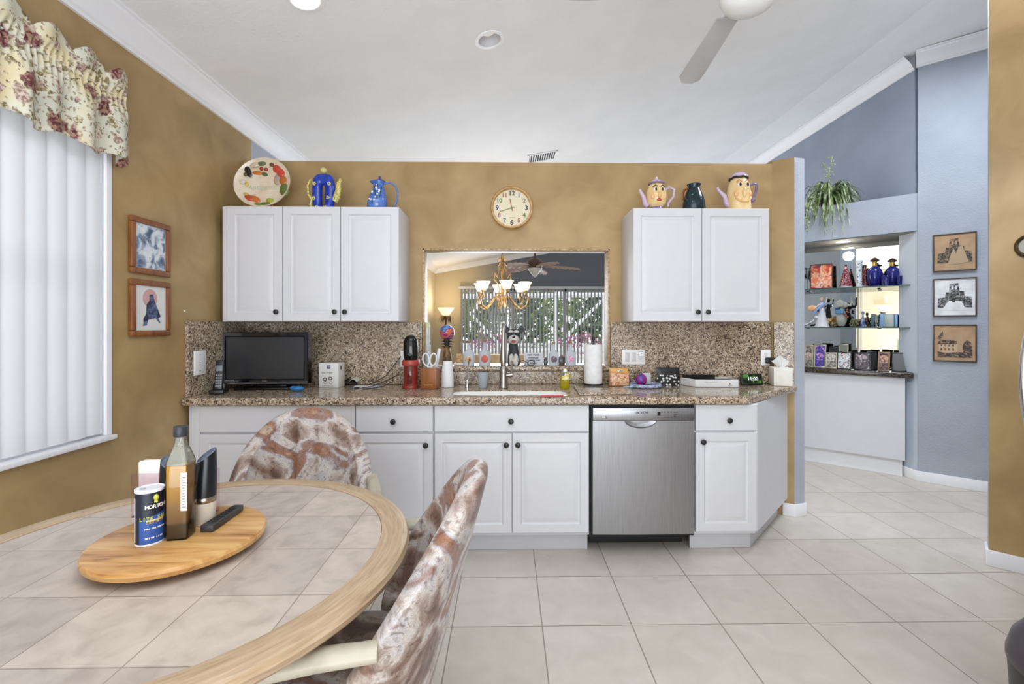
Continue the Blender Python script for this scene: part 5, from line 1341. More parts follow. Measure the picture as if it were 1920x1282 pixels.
m.sph((.012 * k, 0, .25 * k), (.042 * k, .036 * k, .04 * k)); m.tube([(.04 * k, 0, .25 * k), (.07 * k, 0, .24 * k), (.082 * k, 0, .275 * k), (.078 * k, 0, .325 * k), (.086 * k, 0, .355 * k)], [.018 * k, .014 * k, .011 * k, .009 * k, .007 * k], 10); m.build('body', EG, t, ang=60)
m = MB()
for s in (-1, 1): m.sph((-.02 * k, s * .045 * k, .265 * k), (.038 * k, .008 * k, .04 * k))
m.build('ears', EG, t)
m = MB(); m.grid(lambda i, j: ((.058 * k + .004) * math.cos(PI * .35 + PI * 1.3 * i / 16) - .01 * k, (.05 * k) * math.sin(PI * .35 + PI * 1.3 * i / 16), (.165 + .05 * j / 4) * k + .02 * k * math.cos(PI * 1.3 * i / 16)), 17, 5); o = m.build('cloak', plain('elephant_cloak', S(84, 132, 170), .4), t); o.modifiers.new('s', 'SOLIDIFY').thickness = .004
m = MB(); random.seed(5)
for q in range(7): m.sph((.03 * k + random.uniform(-.01, .02), -.04 * k, (.10 + .10 * random.random()) * k), .011 * k, 8, 6)
m.build('flowers', plain('figurine_rose', S(150, 74, 66), .4), t)
GOLDF = mottled('gilded', [(.35, S(96, 74, 40)), (.6, S(186, 158, 104))], 40, 3, .4, .3)
def cluster(name, label, u, off, r, n, mat, hz=1.0, seed=1, z=None, cat='figurine'):
    z = ZS2 if z is None else z
    c = on_shelf(u, z, off); t = thing(name, label, cat, c)
    random.seed(seed); m = MB(); m.lathe([(0, 0), (r * .7, 0), (r * .8, r * .2), (0, r * .3)])
    for k in range(n):
        a = random.uniform(0, 2 * PI); q = random.random() ** .5 * r * .8; zz = r * .25 + random.random() * r * 1.4 * hz
        m.sph((q * math.cos(a), q * math.sin(a), zz), r * random.uniform(.18, .34), 10, 7)
    m.build('body', mat, t); return t
cluster('gilded_basket', 'small gilded openwork trinket between the lady and the elephant figurines', 1560, .22, .058, 24, GOLDF, 1.0, 2)
cluster('mossy_ornament', 'round mossy green ornament right of the elephant figurine', 1603, .15, .05, 20, mottled('moss', [(.35, S(66, 66, 44)), (.6, S(120, 116, 84))], 40, 3, .4, .7), .8, 4)
vessel('bell_figurine', 'slim blue and silver bell figurine near the middle of the lower shelf', 'figurine', 1618, ZS2, .15, 583, 4.5, [(0, 0), (1, 0), (.9, .1), (.6, .35), (.5, .55), (.25, .62), (.22, .75), (.42, .84), (.35, .95), (0, 1)], mottled('bell_blue', [(.4, S(66, 76, 120)), (.6, S(160, 166, 180))], 30, 2, 0, .25))
cluster('brown_figurine', 'small brown carved figurine behind the blue bell figurine', 1625, .23, .045, 18, mottled('carved_brown', [(.35, S(62, 48, 38)), (.6, S(112, 88, 66))], 30, 3, .4, .5), 1.3, 7)
def sbox(name, label, u0, u1, vt, off, d, mat, cat='box'):
    a, b = PW(u0, 600, off), PW(u1, 600, off); w = (b - a).length; h = PW((u0 + u1) / 2, vt, off).z - ZS2
    t = thing(name, label, cat, ((a.x + b.x) / 2, (a.y + b.y) / 2, ZS2 + .0006), angW)
    m = MB(); m.box(-w / 2, w / 2, 0, d, 0, h * .97, .002); m.build('carton', mat, t)
    m = MB(); m.box(-w / 2, w / 2, .004, d - .004, h * .97, h); m.build('lid', plain('lid_dark', S(70, 66, 60), .5), t); return t
PBLB = plain('pale_blue_card', S(136, 176, 212), .4)
GSV = plain('silver_card', S(176, 186, 178), .35)
sbox('keepsake_box', 'pale blue slim keepsake box left of the silver one on the lower shelf', 1648, 1657, 588, .16, .1, PBLB)
sbox('keepsake_box', 'wide silver green keepsake box in the middle of the blue boxes', 1658, 1676, 588, .15, .12, GSV)
sbox('keepsake_box', 'pale blue slim keepsake box right of the silver one on the lower shelf', 1677, 1683, 588, .16, .1, PBLB)
sbox('keepsake_box', 'narrow black box at the right end of the lower shelf', 1685, 1690, 589, .2, .06, BLACKP)
sbox('keepsake_box', 'dull teal keepsake box behind the little glass on the lower shelf', 1633, 1641, 589, .26, .06, plain('teal_card', S(96, 128, 142), .4))
vessel('shot_glass', 'small clear glass with amber liquid left of the pale blue box', 'glass', 1644, ZS2, .13, 590, 3.6, [(0, 0), (.75, 0), (1, 1), (.92, 1), (.7, .08), (0, .08)], CLR, None, lambda t, bd, r, h: (lambda m: m.lathe([(0, .09 * h), (.7 * r, .09 * h), (.78 * r, .38 * h), (0, .38 * h)]).build('liquid', plain('amber', S(96, 54, 40), .2), t))(MB()))

# photo frames on the bar
def pframe(label, u0, u1, vt, vb, off, fm, pm, lean=.22, rz=0.0, fw=.012, photo=True):
    a, b = PW(u0, vb, off), PW(u1, vb, off); w = (b - a).length; h = (PW((u0 + u1) / 2, vt, off).z - (BT1 + .001)) / math.cos(lean)
    t = thing('photo_frame', label, 'photo frame', ((a.x + b.x) / 2, (a.y + b.y) / 2, BT1 + .002), angW + rz)
    t.rotation_euler = (0, 0, angW + rz)
    MM = Rx(-lean)
    m = MB()
    for (x0, x1, z0, z1) in ((-w / 2, w / 2, h - fw, h), (-w / 2, w / 2, 0, fw), (-w / 2, -w / 2 + fw, fw, h - fw), (w / 2 - fw, w / 2, fw, h - fw)): m.box(x0, x1, 0, .014, z0, z1, .002, 2, MM)
    m.build('frame', fm, t)
    m = MB(); m.box(-w / 2 + fw * .8, w / 2 - fw * .8, .004, .010, fw * .8, h - fw * .8, M=MM); m.build('photo', pm, t)
    m = MB(); m.poly([MM @ Vector((-w * .15, .016, h * .75)), MM @ Vector((w * .15, .016, h * .75)), Vector((w * .2, h * .45 + .03, 0.001)), Vector((-w * .2, h * .45 + .03, 0.001))]); m.build('easel_back', plain('easel_black', S(14, 14, 15), .7), t)
    return t
def ph(name, *st): return art(name, list(st), 40, 3, .6)
SILV = plain('frame_silver', S(170, 162, 140), .3, .5); BLKF = plain('frame_black', S(18, 17, 18), .3); BRNF = plain('frame_tan', S(142, 112, 78), .4)
pframe('silver framed photo at the far left of the bar, partly hidden by the kitchen wall', 1507, 1524, 647, 680, .10, SILV, ph('photo_a', (.36, S(70, 64, 60)), (.5, S(140, 132, 122)), (.62, S(200, 176, 160))))
pframe('silver framed photo with a violet background, second from the left on the bar', 1525, 1548, 646, 684, .08, SILV, ph('photo_b', (.36, S(50, 36, 110)), (.52, S(84, 66, 160)), (.66, S(210, 150, 190))))
pframe('small silver framed group photo, third from the left on the bar', 1547, 1569, 661, 690, .05, SILV, ph('photo_c', (.38, S(86, 80, 74)), (.5, S(160, 150, 140)), (.62, S(208, 200, 190))))
pframe('black framed bright photo of a seated group, fourth from the left on the bar', 1569, 1596, 660, 691, .04, BLKF, ph('photo_d', (.36, S(120, 60, 54)), (.48, S(190, 200, 198)), (.58, S(226, 230, 228)), (.68, S(150, 90, 80))), .24, 0, .008)
pframe('black framed dim evening photo, fifth from the left on the bar', 1601, 1633, 661, 694, .05, BLKF, ph('photo_e', (.36, S(26, 20, 26)), (.52, S(80, 60, 68)), (.66, S(190, 170, 168))), .24)
pframe('tan framed photo of people, right end of the front row on the bar', 1645, 1668, 660, 697, .03, BRNF, ph('photo_f', (.36, S(34, 40, 66)), (.5, S(110, 76, 62)), (.62, S(206, 160, 130))), .22, -.1)
pframe('black framed photo turned away, behind the third frame on the bar', 1553, 1570, 650, 680, .17, BLKF, BLKF, .18)
pframe('silver framed blank grey photo standing behind the fourth frame', 1571, 1590, 645, 680, .20, SILV, plain('photo_g', S(150, 150, 136), .3), .15)
pframe('wide black frame turned sideways right of the dim evening photo', 1627, 1646, 659, 690, .12, BLKF, BLKF, .2, .25)
pframe('large black frame at the right end of the bar, behind the phone stand', 1672, 1702, 661, 692, .09, BLKF, BLKF, .2, .05)
c = WP(WS(PW(1694, 668, .16)), .16, BT1)
t = thing('card_stand', 'clear acrylic stand with a small white card at the right end of the bar', 'stand', (c.x, c.y, BT1 + .0015), angW)
m = MB(); m.box(-.045, .045, -.002, .002, 0, .29, .0005); m.box(-.045, .045, -.03, .03, 0, .004); m.build('acrylic', CLR, t)
m = MB(); m.box(-.014, .016, -.0045, -.0025, .185, .26); m.build('card', WHITEP, t)

# plant on the shelf above the niche
pc = PW(1556, 385, .16)
t = thing('spider_plant', 'variegated spider plant with a trailing pale sprig on the blue plant shelf', 'plant', (pc.x, pc.y, 2.5262))
m = MB(); m.lathe([(0, 0), (.07, 0), (.09, .10), (.095, .11), (.085, .11), (0, .10)]); m.build('pot', plain('pot_brown', S(84, 70, 54), .6), t)
def leafmat():
    m, nt, b = newmat('variegated_leaf'); tc = nt.nodes.new('ShaderNodeTexCoord'); v = tc.outputs['Object']
    n = N(nt, 'ShaderNodeTexNoise', Scale=18.0, Detail=2.0); L(nt, v, n.inputs['Vector'])
    r = ramp(nt, n.outputs['Fac'], [(.32, S(62, 84, 46)), (.48, S(104, 126, 72)), (.58, S(166, 180, 132)), (.70, S(206, 214, 182))]); L(nt, r.outputs['Color'], b.inputs['Base Color']); b.inputs['Roughness'].default_value = .45
    return m
LEAF = leafmat(); random.seed(11)
m = MB()
def blade(m, base, az, ln, rise, droop, w):
    n = 9
    def fn(i, j):
        s = i / (n - 1); r = ln * s * (1 - .25 * s); z = rise * math.sin(PI * min(1, s * .9)) * .9 + rise * .2 * s - droop * s * s
        ww = w * math.sin(PI * (.12 + .86 * s)) * (j - 1)
        return (base[0] + r * math.cos(az) - ww * math.sin(az), base[1] + r * math.sin(az) + ww * math.cos(az), base[2] + z + abs(j - 1) * w * .35)
    m.grid(fn, n, 3)
for k in range(105):
    blade(m, (random.uniform(-.04, .04), random.uniform(-.04, .04), .10), random.uniform(0, 2 * PI), random.uniform(.22, .42), random.uniform(.04, .22), random.uniform(.12, .42), random.uniform(.007, .012))
for k in range(22):
    az = math.atan2(-WN.y, -WN.x) + random.uniform(-1.1, 1.1)
    blade(m, (random.uniform(-.04, .04), random.uniform(-.04, .04), .10), az, random.uniform(.26, .40), random.uniform(.04, .12), random.uniform(.3, .5), .010)
m.build('leaves', LEAF, t, ang=80)
m = MB(); random.seed(21)
SPR = mottled('pale_sprig', [(.35, S(120, 140, 90)), (.6, S(190, 204, 160))], 40, 2, 0, .6)
def sprig(pts, n, sp, r):
    m.tube(pts, .003, 6)
    for k in range(n):
        f = k / (n - 1) * (len(pts) - 1); i = min(int(f), len(pts) - 2); q = Vector(pts[i]).lerp(Vector(pts[i + 1]), f - i)
        m.sph((q.x + random.uniform(-sp, sp), q.y + random.uniform(-sp, sp), q.z + random.uniform(-sp, sp) * .8), (r * random.uniform(.7, 1.3), r * .6, r * random.uniform(.5, 1)), 7, 5)
fx, fy = -WN.x, -WN.y; lx, ly = -WU.x, -WU.y
sprig([(fx * .05 + lx * .08, fy * .05 + ly * .08, .10), (fx * .19 + lx * .14, fy * .19 + ly * .14, .07), (fx * .205 + lx * .17, fy * .205 + ly * .17, -.08), (fx * .205 + lx * .19, fy * .205 + ly * .19, -.20)], 60, .04, .013)
m.build('trailing_sprig', SPR, t)
m = MB(); sprig([(0, 0, .1), (-.005, 0, .28), (.0, 0, .40), (.02, -.01, .52)], 34, .035, .009); sprig([(0, 0, .3), (-.05, .0, .42), (-.07, 0, .46)], 12, .02, .008); m.build('upright_sprig', SPR, t)
# ================================================================== PASS-THROUGH LEDGE AND DINING ROOM
LZ = 1.0685
def LG(u, v=686): return PZ(u, v, 1.068)
YLg = 3.33
def ledge(u, Y=YLg): return Vector((PY(u, 680, Y).x, Y, LZ))
FROST = translucent('frosted_bottle', S(214, 218, 224), .45, .35)
def lbottle(label, u, vt, hw, decal, Y=YLg, cork=True):
    c = ledge(u, Y); h = PY(u, vt, Y).z - LZ; w = hw / F * Y
    t = thing('frosted_bottle', label, 'bottle', c, 0, 'frosted liquor bottles on the ledge')
    m = MB()
    prof = [(1, 0), (1, .03), (1, .44), (.92, .52), (.6, .60), (.32, .66), (.28, .70), (.28, .88), (.33, .89), (.33, .93), (.28, .94)]
    def fn(i, j):
        r, z = prof[j]; a = 2 * PI * i / 32; p = 4.0 if j < 4 else 2.0
        q = (abs(math.cos(a)) ** p + abs(math.sin(a)) ** p) ** (-1 / p)
        return (w * r * math.cos(a) * q, .55 * w * (r if j > 5 else max(r, .5)) * math.sin(a) * q, z * h)
    m.grid(fn, 32, len(prof), cu=True); m.poly([fn(i, 0) for i in range(32)]); m.poly([fn(i, len(prof) - 1) for i in range(32)])
    m.build('glass_body', FROST, t, ang=60)
    m = MB(); m.lathe([(.24 * w, .90 * h), (.30 * w, .945 * h), (.30 * w, h * .99), (0, h)]); m.build('cork', plain('cork', S(150, 118, 80), .7), t)
    m = MB(); m.sph((0, -.555 * w, h * .26), (w * .62, .0018, h * .14), 20, 12); m.build('decal', decal, t)
    return t
lbottle('frosted bottle with a tan flower decal, far left on the ledge', 879, 638, 10.5, mottled('decal_tan', [(.4, S(206, 150, 86)), (.55, S(226, 200, 160)), (.65, S(150, 100, 60))], 60, 2, .5, .4))
lbottle('frosted bottle with a red oval decal, second from the left on the ledge', 909, 636, 10.5, plain('decal_red', S(196, 76, 48), .4))
lbottle('frosted bottle with a brown and blue figure decal, left of the two right bottles', 1038, 640, 9.5, mottled('decal_brown', [(.4, S(90, 60, 50)), (.52, S(60, 66, 100)), (.62, S(206, 190, 176))], 70, 2, .5, .4))
lbottle('frosted bottle with a pink heart decal, right of the two right bottles', 1070, 640, 9.5, mottled('decal_pink', [(.4, S(196, 110, 150)), (.55, S(226, 190, 206))], 70, 2, .5, .4))
# tall pale bottle at the left jamb
c = ledge(799, 3.36); h = PY(799, 604, 3.36).z - LZ; r = 5.2 / F * 3.36
t = thing('tall_bottle', 'tall narrow pale bottle with a light green top at the left end of the ledge', 'bottle', (c.x + .008, c.y, LZ))
m = MB(); m.lathe([(0, 0), (r * 1.1, 0), (r * 1.2, .01), (r * 1.15, h * .45), (r * .9, h * .55), (r * .9, h * .86), (0, h * .86)], seg=24); m.build('body', mottled('pale_label', [(.4, S(196, 202, 192)), (.6, S(216, 220, 210))], 20, 3, 0, .35), t)
m = MB(); m.lathe([(0, h * .86), (r * .95, h * .86), (r * .95, h * .96), (r * .6, h), (0, h)], seg=24); m.build('cap', plain('cap_pale_green', S(206, 212, 168), .3), t)
# napkin basket
c = ledge(863, 3.36)
t = thing('napkin_basket', 'small wicker tray of napkins at the left of the ledge', 'basket', c)
WICK = mottled('wicker', [(.35, S(150, 110, 62)), (.6, S(206, 168, 112))], 30, 3, .5, .6, stretch=(1, 1, 6))
m = MB(); m.box(-.045, .045, -.03, .03, .001, .02, .003); m.build('tray', plain('tray_white', S(226, 220, 206), .5), t)
m = MB(); m.box(-.03, .036, -.004, .012, .02, .085, .003, M=Rx(-.15)); m.build('back', WICK, t)
# globe on pineapple stand
c = ledge(838, 3.38)
t = thing('globe_ornament', 'painted tropical fish globe on a pineapple shaped stand, left on the ledge', 'ornament', c)
s_ = 3.38 / F
hg = PY(838, 623, 3.38).z - LZ; R_ = 14.2 * s_
PIN = mottled('pineapple_brown', [(.35, S(76, 54, 26)), (.6, S(140, 104, 54))], 50, 2, .4, .4, .5, 70, .004)
m = MB(); m.lathe([(0, 0), (8.5 * s_, 0), (9.5 * s_, 6 * s_), (9 * s_, 14 * s_), (6.5 * s_, 28 * s_), (5.0 * s_, 36 * s_), (0, 36 * s_)]); m.build('pineapple', PIN, t)
m = MB()
for k in range(4): m.tube([(6 * s_ * math.cos(PI / 4 + k * PI / 2), 6 * s_ * math.sin(PI / 4 + k * PI / 2), 3 * s_), (10 * s_ * math.cos(PI / 4 + k * PI / 2), 10 * s_ * math.sin(PI / 4 + k * PI / 2), .002)], .006, 6)
m.build('feet', BLACKP, t)
m = MB(); random.seed(4)
for lev in range(4):
    for k in range(9):
        a = 2 * PI * k / 9 + lev * .3; m.tube([(3 * s_ * math.cos(a), 3 * s_ * math.sin(a), (33 + lev * 5) * s_), (7 * s_ * math.cos(a), 7 * s_ * math.sin(a), (35 + lev * 5) * s_), (11 * s_ * math.cos(a), 11 * s_ * math.sin(a), (34 + lev * 5) * s_)], [.005, .004, .001], 6)
m.lathe([(4 * s_, 33 * s_), (5 * s_, 44 * s_), (7 * s_, 52 * s_), (0, 54 * s_)]); m.build('crown_leaves', plain('crown_dark', S(40, 36, 24), .5), t)
m = MB(); m.sph((0, 0, hg), R_, 32, 20); m.build('globe', mottled('fish_globe', [(.30, S(40, 26, 90)), (.40, S(52, 84, 160)), (.46, S(110, 150, 200)), (.50, S(60, 60, 140)), (.54, S(214, 110, 70)), (.60, S(150, 50, 90)), (.68, S(50, 60, 130))], 9, 3, 1.2, .15), t)
# schnauzer dog ornament
c = ledge(963, 3.37)
t = thing('dog_ornament', 'black and white schnauzer dog ornament sitting on the ledge behind the faucet', 'ornament', c)
BLKD = mottled('dog_black', [(.35, S(34, 36, 40)), (.6, S(64, 66, 72))], 40, 3, .4, .6); WHD = mottled('dog_white', [(.35, S(196, 192, 186)), (.6, S(226, 222, 214))], 40, 3, .4, .6)
s = 3.37 / F
zH = PY(963, 628, 3.37).z - LZ
m = MB(); m.grid(lambda i, j: ((12 - 2.5 * (j / 8)) * s * math.cos(2 * PI * i / 24) * [.9, 1, 1, .98, .92, .86, .8, .7, .5][j], 9 * s * math.sin(2 * PI * i / 24) * [.9, 1, 1, .98, .92, .86, .8, .7, .5][j], j / 8 * (zH - 6 * s)), 24, 9, cu=True)
m.sph((0, 0, zH), (13 * s, 12 * s, 12 * s)); m.build('body', BLKD, t, ang=70)
m = MB(); m.sph((0, -9 * s, zH - 8 * s), (10 * s, 8 * s, 9 * s)); m.sph((-4 * s, -8 * s, 10 * s), (5 * s, 5 * s, 12 * s)); m.sph((4 * s, -8 * s, 10 * s), (5 * s, 5 * s, 12 * s)); m.sph((-5 * s, -8.5 * s, zH + 6.5 * s), (5 * s, 5 * s, 3 * s), M=None); m.sph((5 * s, -8.5 * s, zH + 6.5 * s), (5 * s, 5 * s, 3 * s)); m.build('markings', WHD, t)
m = MB()
for q in (-1, 1): m.sph((q * 5 * s, -11 * s, zH + 2.5 * s), 2.4 * s, 10, 8)
m.sph((0, -16.5 * s, zH - 3 * s), (3 * s, 2.5 * s, 2.4 * s)); m.build('eyes_and_nose', BLACKG, t)
m = MB(); m.sph((0, -15.5 * s, zH - 11 * s), (4.5 * s, 3 * s, 2.6 * s)); m.build('tongue', plain('tongue_red', S(176, 86, 66), .4), t)
for q in (-1, 1):
    m = MB(); m.prism([(-3.5 * s, -2.5 * s), (3.5 * s, -2.5 * s), (3.5 * s, 2.5 * s), (-3.5 * s, 2.5 * s)], 0, 7 * s, .004, M=T(q * 10.5 * s, -2 * s, zH + 7 * s) @ Ry(q * .8) @ Matrix.Scale(1.6, 4)); m.build('ear', BLKD, t)
# little sign
c = ledge(1001, 3.33); w = 36 * 3.33 / F; h = 24 * 3.33 / F
t = thing('message_sign', 'small white sign with black lettering on the ledge right of the dog', 'sign', c, .03)
m = MB(); m.box(-w / 2, w / 2, -.006, .006, 0, h, .001, M=Rx(-.06)); m.build('board', plain('sign_white', S(196, 198, 204), .5), t)
for k, ln in enumerate(("NOT YOUR", "AVERAGE", "DOMESTICATED", "MAMA")): text(ln, .017 if k != 2 else .0135, (-.004, -.0072 + .0015 * (3 - k), h * (.82 - .21 * k)), BLACKP, t, ext=.0003, bold=.0006)
m = MB(); m.tube([(-.02, 0, .0), (-.012, 0, .006), (.012, 0, .006), (.02, 0, 0)], .0022, 6); m.tube([(-.019, 0, .004), (-.019, 0, -.008)], .009, 10); m.tube([(.019, 0, .004), (.019, 0, -.008)], .009, 10)
for (u, w_, lab) in ((1023, 7, 'little dark green candle glass right of the sign'), (1053, 11, 'dark square candle holder between the two right bottles')):
    c = ledge(u, 3.36); ww = w_ * 3.36 / F / 2
    t = thing('candle_holder', lab, 'candle holder', (c.x, c.y, LZ))
    m = MB(); m.box(-ww, ww, -ww, ww, .0, .065 if u > 1040 else .05, .004); m.build('holder', mottled('dark_glass', [(.4, S(34, 32, 22)), (.6, S(66, 62, 40))], 30, 2, 0, .2), t)
    m = MB(); m.lathe([(0, .05 if u < 1040 else .065), (ww * .5, .05 if u < 1040 else .065), (ww * .5, .058 if u < 1040 else .072), (0, .06 if u < 1040 else .074)]); m.build('candle', plain('candle_wax', S(120, 90, 70), .5), t)
c = ledge(988, 3.30)
t = thing('reading_glasses', 'black framed reading glasses lying on the ledge beside the dog ornament', 'glasses', (c.x + .0, 3.29, LZ + .021), .1)
m = MB()
for q in (-1, 1): m.tube([(q * .030 + .024 * math.cos(a), 0, .019 * math.sin(a)) for a in [2 * PI * k / 20 for k in range(20)]], .0028, 6, closed=True); m.tube([(q * .054, 0, .006), (q * .058, .10, -.004)], .0024, 6)
m.tube([(-.006, 0, .006), (.006, 0, .006)], .0025, 6); m.build('frame', BLACKP, t)

# chandelier
Yc = 5.6; cx = PY(942, 520, Yc).x; sc = Yc / F
zc = lambda v: PY(942, v, Yc).z
BRZ = mottled('antique_gold', [(.35, S(92, 66, 34)), (.6, S(168, 128, 72))], 20, 3, .4, .35, metal=.4)
SHG = plain('alabaster_glow', S(255, 240, 212), .4, emis=S(255, 226, 176), es=1.1)
t = thing('chandelier', 'gold scrolled six arm chandelier with glowing glass shades in the dining room', 'chandelier', (cx, Yc, zc(575)))
Z0 = zc(575)
m = MB(); m.lathe([(0, 0), (.03, .02), (.05, .06), (.03, .10), (.02, .16), (.016, zc(478) - Z0), (0, zc(476) - Z0)]); m.build('stem', BRZ, t)
m = MB(); m.tube([(0, 0, zc(478) - Z0), (0, 0, ceil_z(cx) - Z0)], .006, 6); m.build('chain', BRZ, t)
for k in range(4):
    m = MB(); q = PI / 4 + k * PI / 2
    pts = [(.02, 484), (.055, 488), (.045, 497), (.02, 491), (.012, 502), (.05, 512), (.035, 500), (.06, 520), (.09, 512), (.10, 524), (.06, 530), (.03, 542), (.05, 556), (.02, 570)]
    m.tube([(1.5 * r * math.cos(q), 1.5 * r * math.sin(q), zc(v) - Z0) for r, v in pts], .0062, 8); m.build('scroll', BRZ, t)
for k in range(6):
    q = PI / 6 + k * PI / 3 + .18; R = .29
    m = MB(); m.tube([(r * math.cos(q), r * math.sin(q), zc(v) - Z0) for r, v in ((.03, 560), (.10, 556), (.17, 570), (.24, 579), (.31, 573), (.335, 560), (.30, 553), (.28, 560), (.30, 548))], .011, 8); arm = m.build('arm', BRZ, t)
    b = Vector((R * math.cos(q), R * math.sin(q), zc(548) - Z0))
    m = MB(); m.lathe([(0, 0), (.03, .0), (.035, .01), (.02, .02), (0, .02)], b); m.build('cup', BRZ, arm)
    m = MB(); m.lathe([(.02, .012), (.04, .02), (.055, .05), (.065, .085), (.085, .115), (.082, .116), (.060, .086), (.05, .05), (.02, .02)], b, closed=False); m.build('shade', SHG, arm, ang=60)
# dining fan
Yf = 8.6; fxx = PY(1003, 495, Yf).x; zf = PY(1003, 512, Yf).z; sc = Yf / F
t = thing('leaf_blade_fan', 'bronze ceiling fan with leaf shaped blades and a glass bowl in the dining room', 'ceiling fan', (fxx, Yf, zf))
m = MB(); m.lathe([(0, 9 * sc), (12 * sc, 10 * sc), (17 * sc, 16 * sc), (15 * sc, 22 * sc), (8 * sc, 27 * sc), (0, 28 * sc)]); m.build('motor', plain('fan_bronze', S(84, 64, 50), .4, .4), t)
m = MB(); m.tube([(0, 0, 27 * sc), (0, 0, ceil_z(fxx) - zf)], .02, 8); m.build('downrod', plain('fan_bronze', S(84, 64, 50), .4, .4), t)
m = MB(); m.lathe([(0, -8 * sc), (3 * sc, -6 * sc), (10 * sc, 3 * sc), (14 * sc, 9 * sc), (0, 9 * sc)]); m.build('light_bowl', plain('fan_glass', S(186, 180, 172), .2), t)
PALM = mottled('palm_blade', [(.35, S(120, 94, 76)), (.6, S(164, 136, 114))], 20, 3, .3, .5, .5, 60, .01, stretch=(1, 8, 1))
for k in range(5):
    a = .06 + k * 2 * PI / 5
    def fn(i, j):
        s_ = i / 16; w = .16 * math.sin(PI * (.06 + .9 * s_)) ** .7; tt = (j - 3) / 3
        return (.16 + .70 * s_, w * tt, .0 - .03 * abs(tt) + .012 * math.cos(s_ * 60) * abs(tt) - .05 * s_ * s_)
    m = MB(); m.grid(fn, 17, 7); o = m.build('blade', PALM, t, rz=a); o.location = (0, 0, 15 * sc); o.rotation_euler = (.22, 0, a); o.modifiers.new('s', 'SOLIDIFY').thickness = .01
# torchiere floor lamp in the far corner
Yt = 11.2; tx = PY(836, 600, Yt).x; sc = Yt / F
zt = PY(836, 577, Yt).z
t = thing('torchiere', 'glowing torchiere floor lamp with palm leaf trim in the far dining corner', 'floor lamp', (tx, Yt, 0))
BRN = plain('torchiere_bronze', S(96, 70, 44), .4, .3)
m = MB(); m.lathe([(0, 0), (.17, 0), (.17, .02), (.05, .05), (.03, .08), (.028, zt - 22 * sc), (0, zt - 22 * sc)]); m.build('pole', BRN, t)
m = MB(); m.lathe([(.02, zt - 17 * sc), (6 * sc, zt - 14 * sc), (13 * sc, zt - 4 * sc), (16 * sc, zt), (15.6 * sc, zt), (12 * sc, zt - 3 * sc), (5 * sc, zt - 12 * sc)], closed=False); m.build('shade', SHG, t, ang=60)
m = MB(); m.lathe([(0, zt - 22 * sc), (.03, zt - 22 * sc), (6 * sc, zt - 14.4 * sc), (0, zt - 14.4 * sc)]); m.build('socket', BRN, t)
m = MB()
for k in range(6):
    a = k * PI / 3; m.grid(lambda i, j: ((.02 + 13 * sc * i / 6) * math.cos(a) - (j - 1) * .05 * math.sin(PI * (.1 + .85 * i / 6)) * math.sin(a), (.02 + 13 * sc * i / 6) * math.sin(a) + (j - 1) * .05 * math.sin(PI * (.1 + .85 * i / 6)) * math.cos(a), zt - 21 * sc + .10 * math.sin(PI * i / 6) - 7 * sc * (i / 6) ** 2), 7, 3)
m.build('palm_leaves', plain('leaf_bronze', S(120, 92, 56), .5), t)
# dining chairs seen over the ledge
TANF = mottled('tan_chair_fabric', [(.35, S(196, 164, 124)), (.6, S(214, 184, 146))], 10, 3, .3, .8)
DWD = plain('dark_chair_wood', S(70, 50, 36), .4)
def dchair(label, u0, u1, vt, Y, rz):
    a, b = PY(u0, 670, Y), PY(u1, 670, Y); w = b.x - a.x; h = PY(u0, vt, Y).z
    t = thing('dining_chair', label, 'chair', ((a.x + b.x) / 2, Y, 0), rz, 'tan dining chairs')
    m = MB(); m.box(-w / 2, w / 2, 0, .05, .55, h, .015); m.build('backrest', TANF, t)
    m = MB(); m.box(-w / 2, w / 2, .03, .46, .42, .50, .02); m.build('seat', TANF, t)
    for sx in (-1, 1):
        for yy in (.03, .43): m = MB(); m.box(sx * (w / 2 - .03) - .018, sx * (w / 2 - .03) + .018, yy - .018, yy + .018, 0.001, .56 if yy < .1 else .42, .003); m.build('leg', DWD, t)
dchair('tan dining chair back seen between the two left bottles over the ledge', 886, 906, 664, 4.7, 0)
dchair('tan dining chair back seen right of the red decal bottle over the ledge', 919, 942, 664, 4.9, 0)
dchair('tan dining chair back seen left of the sign behind the dog', 968, 990, 664, 4.8, 0)
# sliding door with vertical blind
t = thing('door_1', 'wide white framed sliding glass door in the far wall', 'door', (SX0, YF, 0)); t['kind'] = 'structure'
W_ = SX1 - SX0
m = MB(); m.box(0, W_, .05, .12, 0, .07); m.box(0, W_, .05, .12, SZ1 - .07, SZ1)
for x in (0, W_ * .25, W_ * .5, W_ * .75, W_): m.box(max(0, x - .045), min(W_, x + .045), .05, .12, 0.0, SZ1)
m.build('frame', plain('slider_frame', S(206, 208, 210), .4), t)
m = MB(); m.box(.04, W_ - .04, .080, .086, .06, SZ1 - .06); m.build('pane', glass('door_glass'), t)
t = thing('sliding_door_blind', 'grey vertical blind with half open slats over the far sliding door', 'blind', (SX0, YF - .10, .03))
m = MB(); k = 0; x = .03
while x < W_ - .03:
    a = .98
    def fn(i, j, x=x): q = -1 + 2 * i / 4; return (x + .043 * q * math.cos(a), .043 * q * math.sin(a) + .004 * (1 - q * q), (0, SZ1 - .05)[j])
    m.grid(fn, 5, 2); x += .088
m.build('slats', translucent('grey_slat', S(196, 196, 196), .25, .6), t)
m = MB(); m.box(-.05, W_, -.05, .05, SZ1 - .045, SZ1 + .02, .006); m.build('headrail', plain('headrail_white', S(190, 192, 194), .4), t)
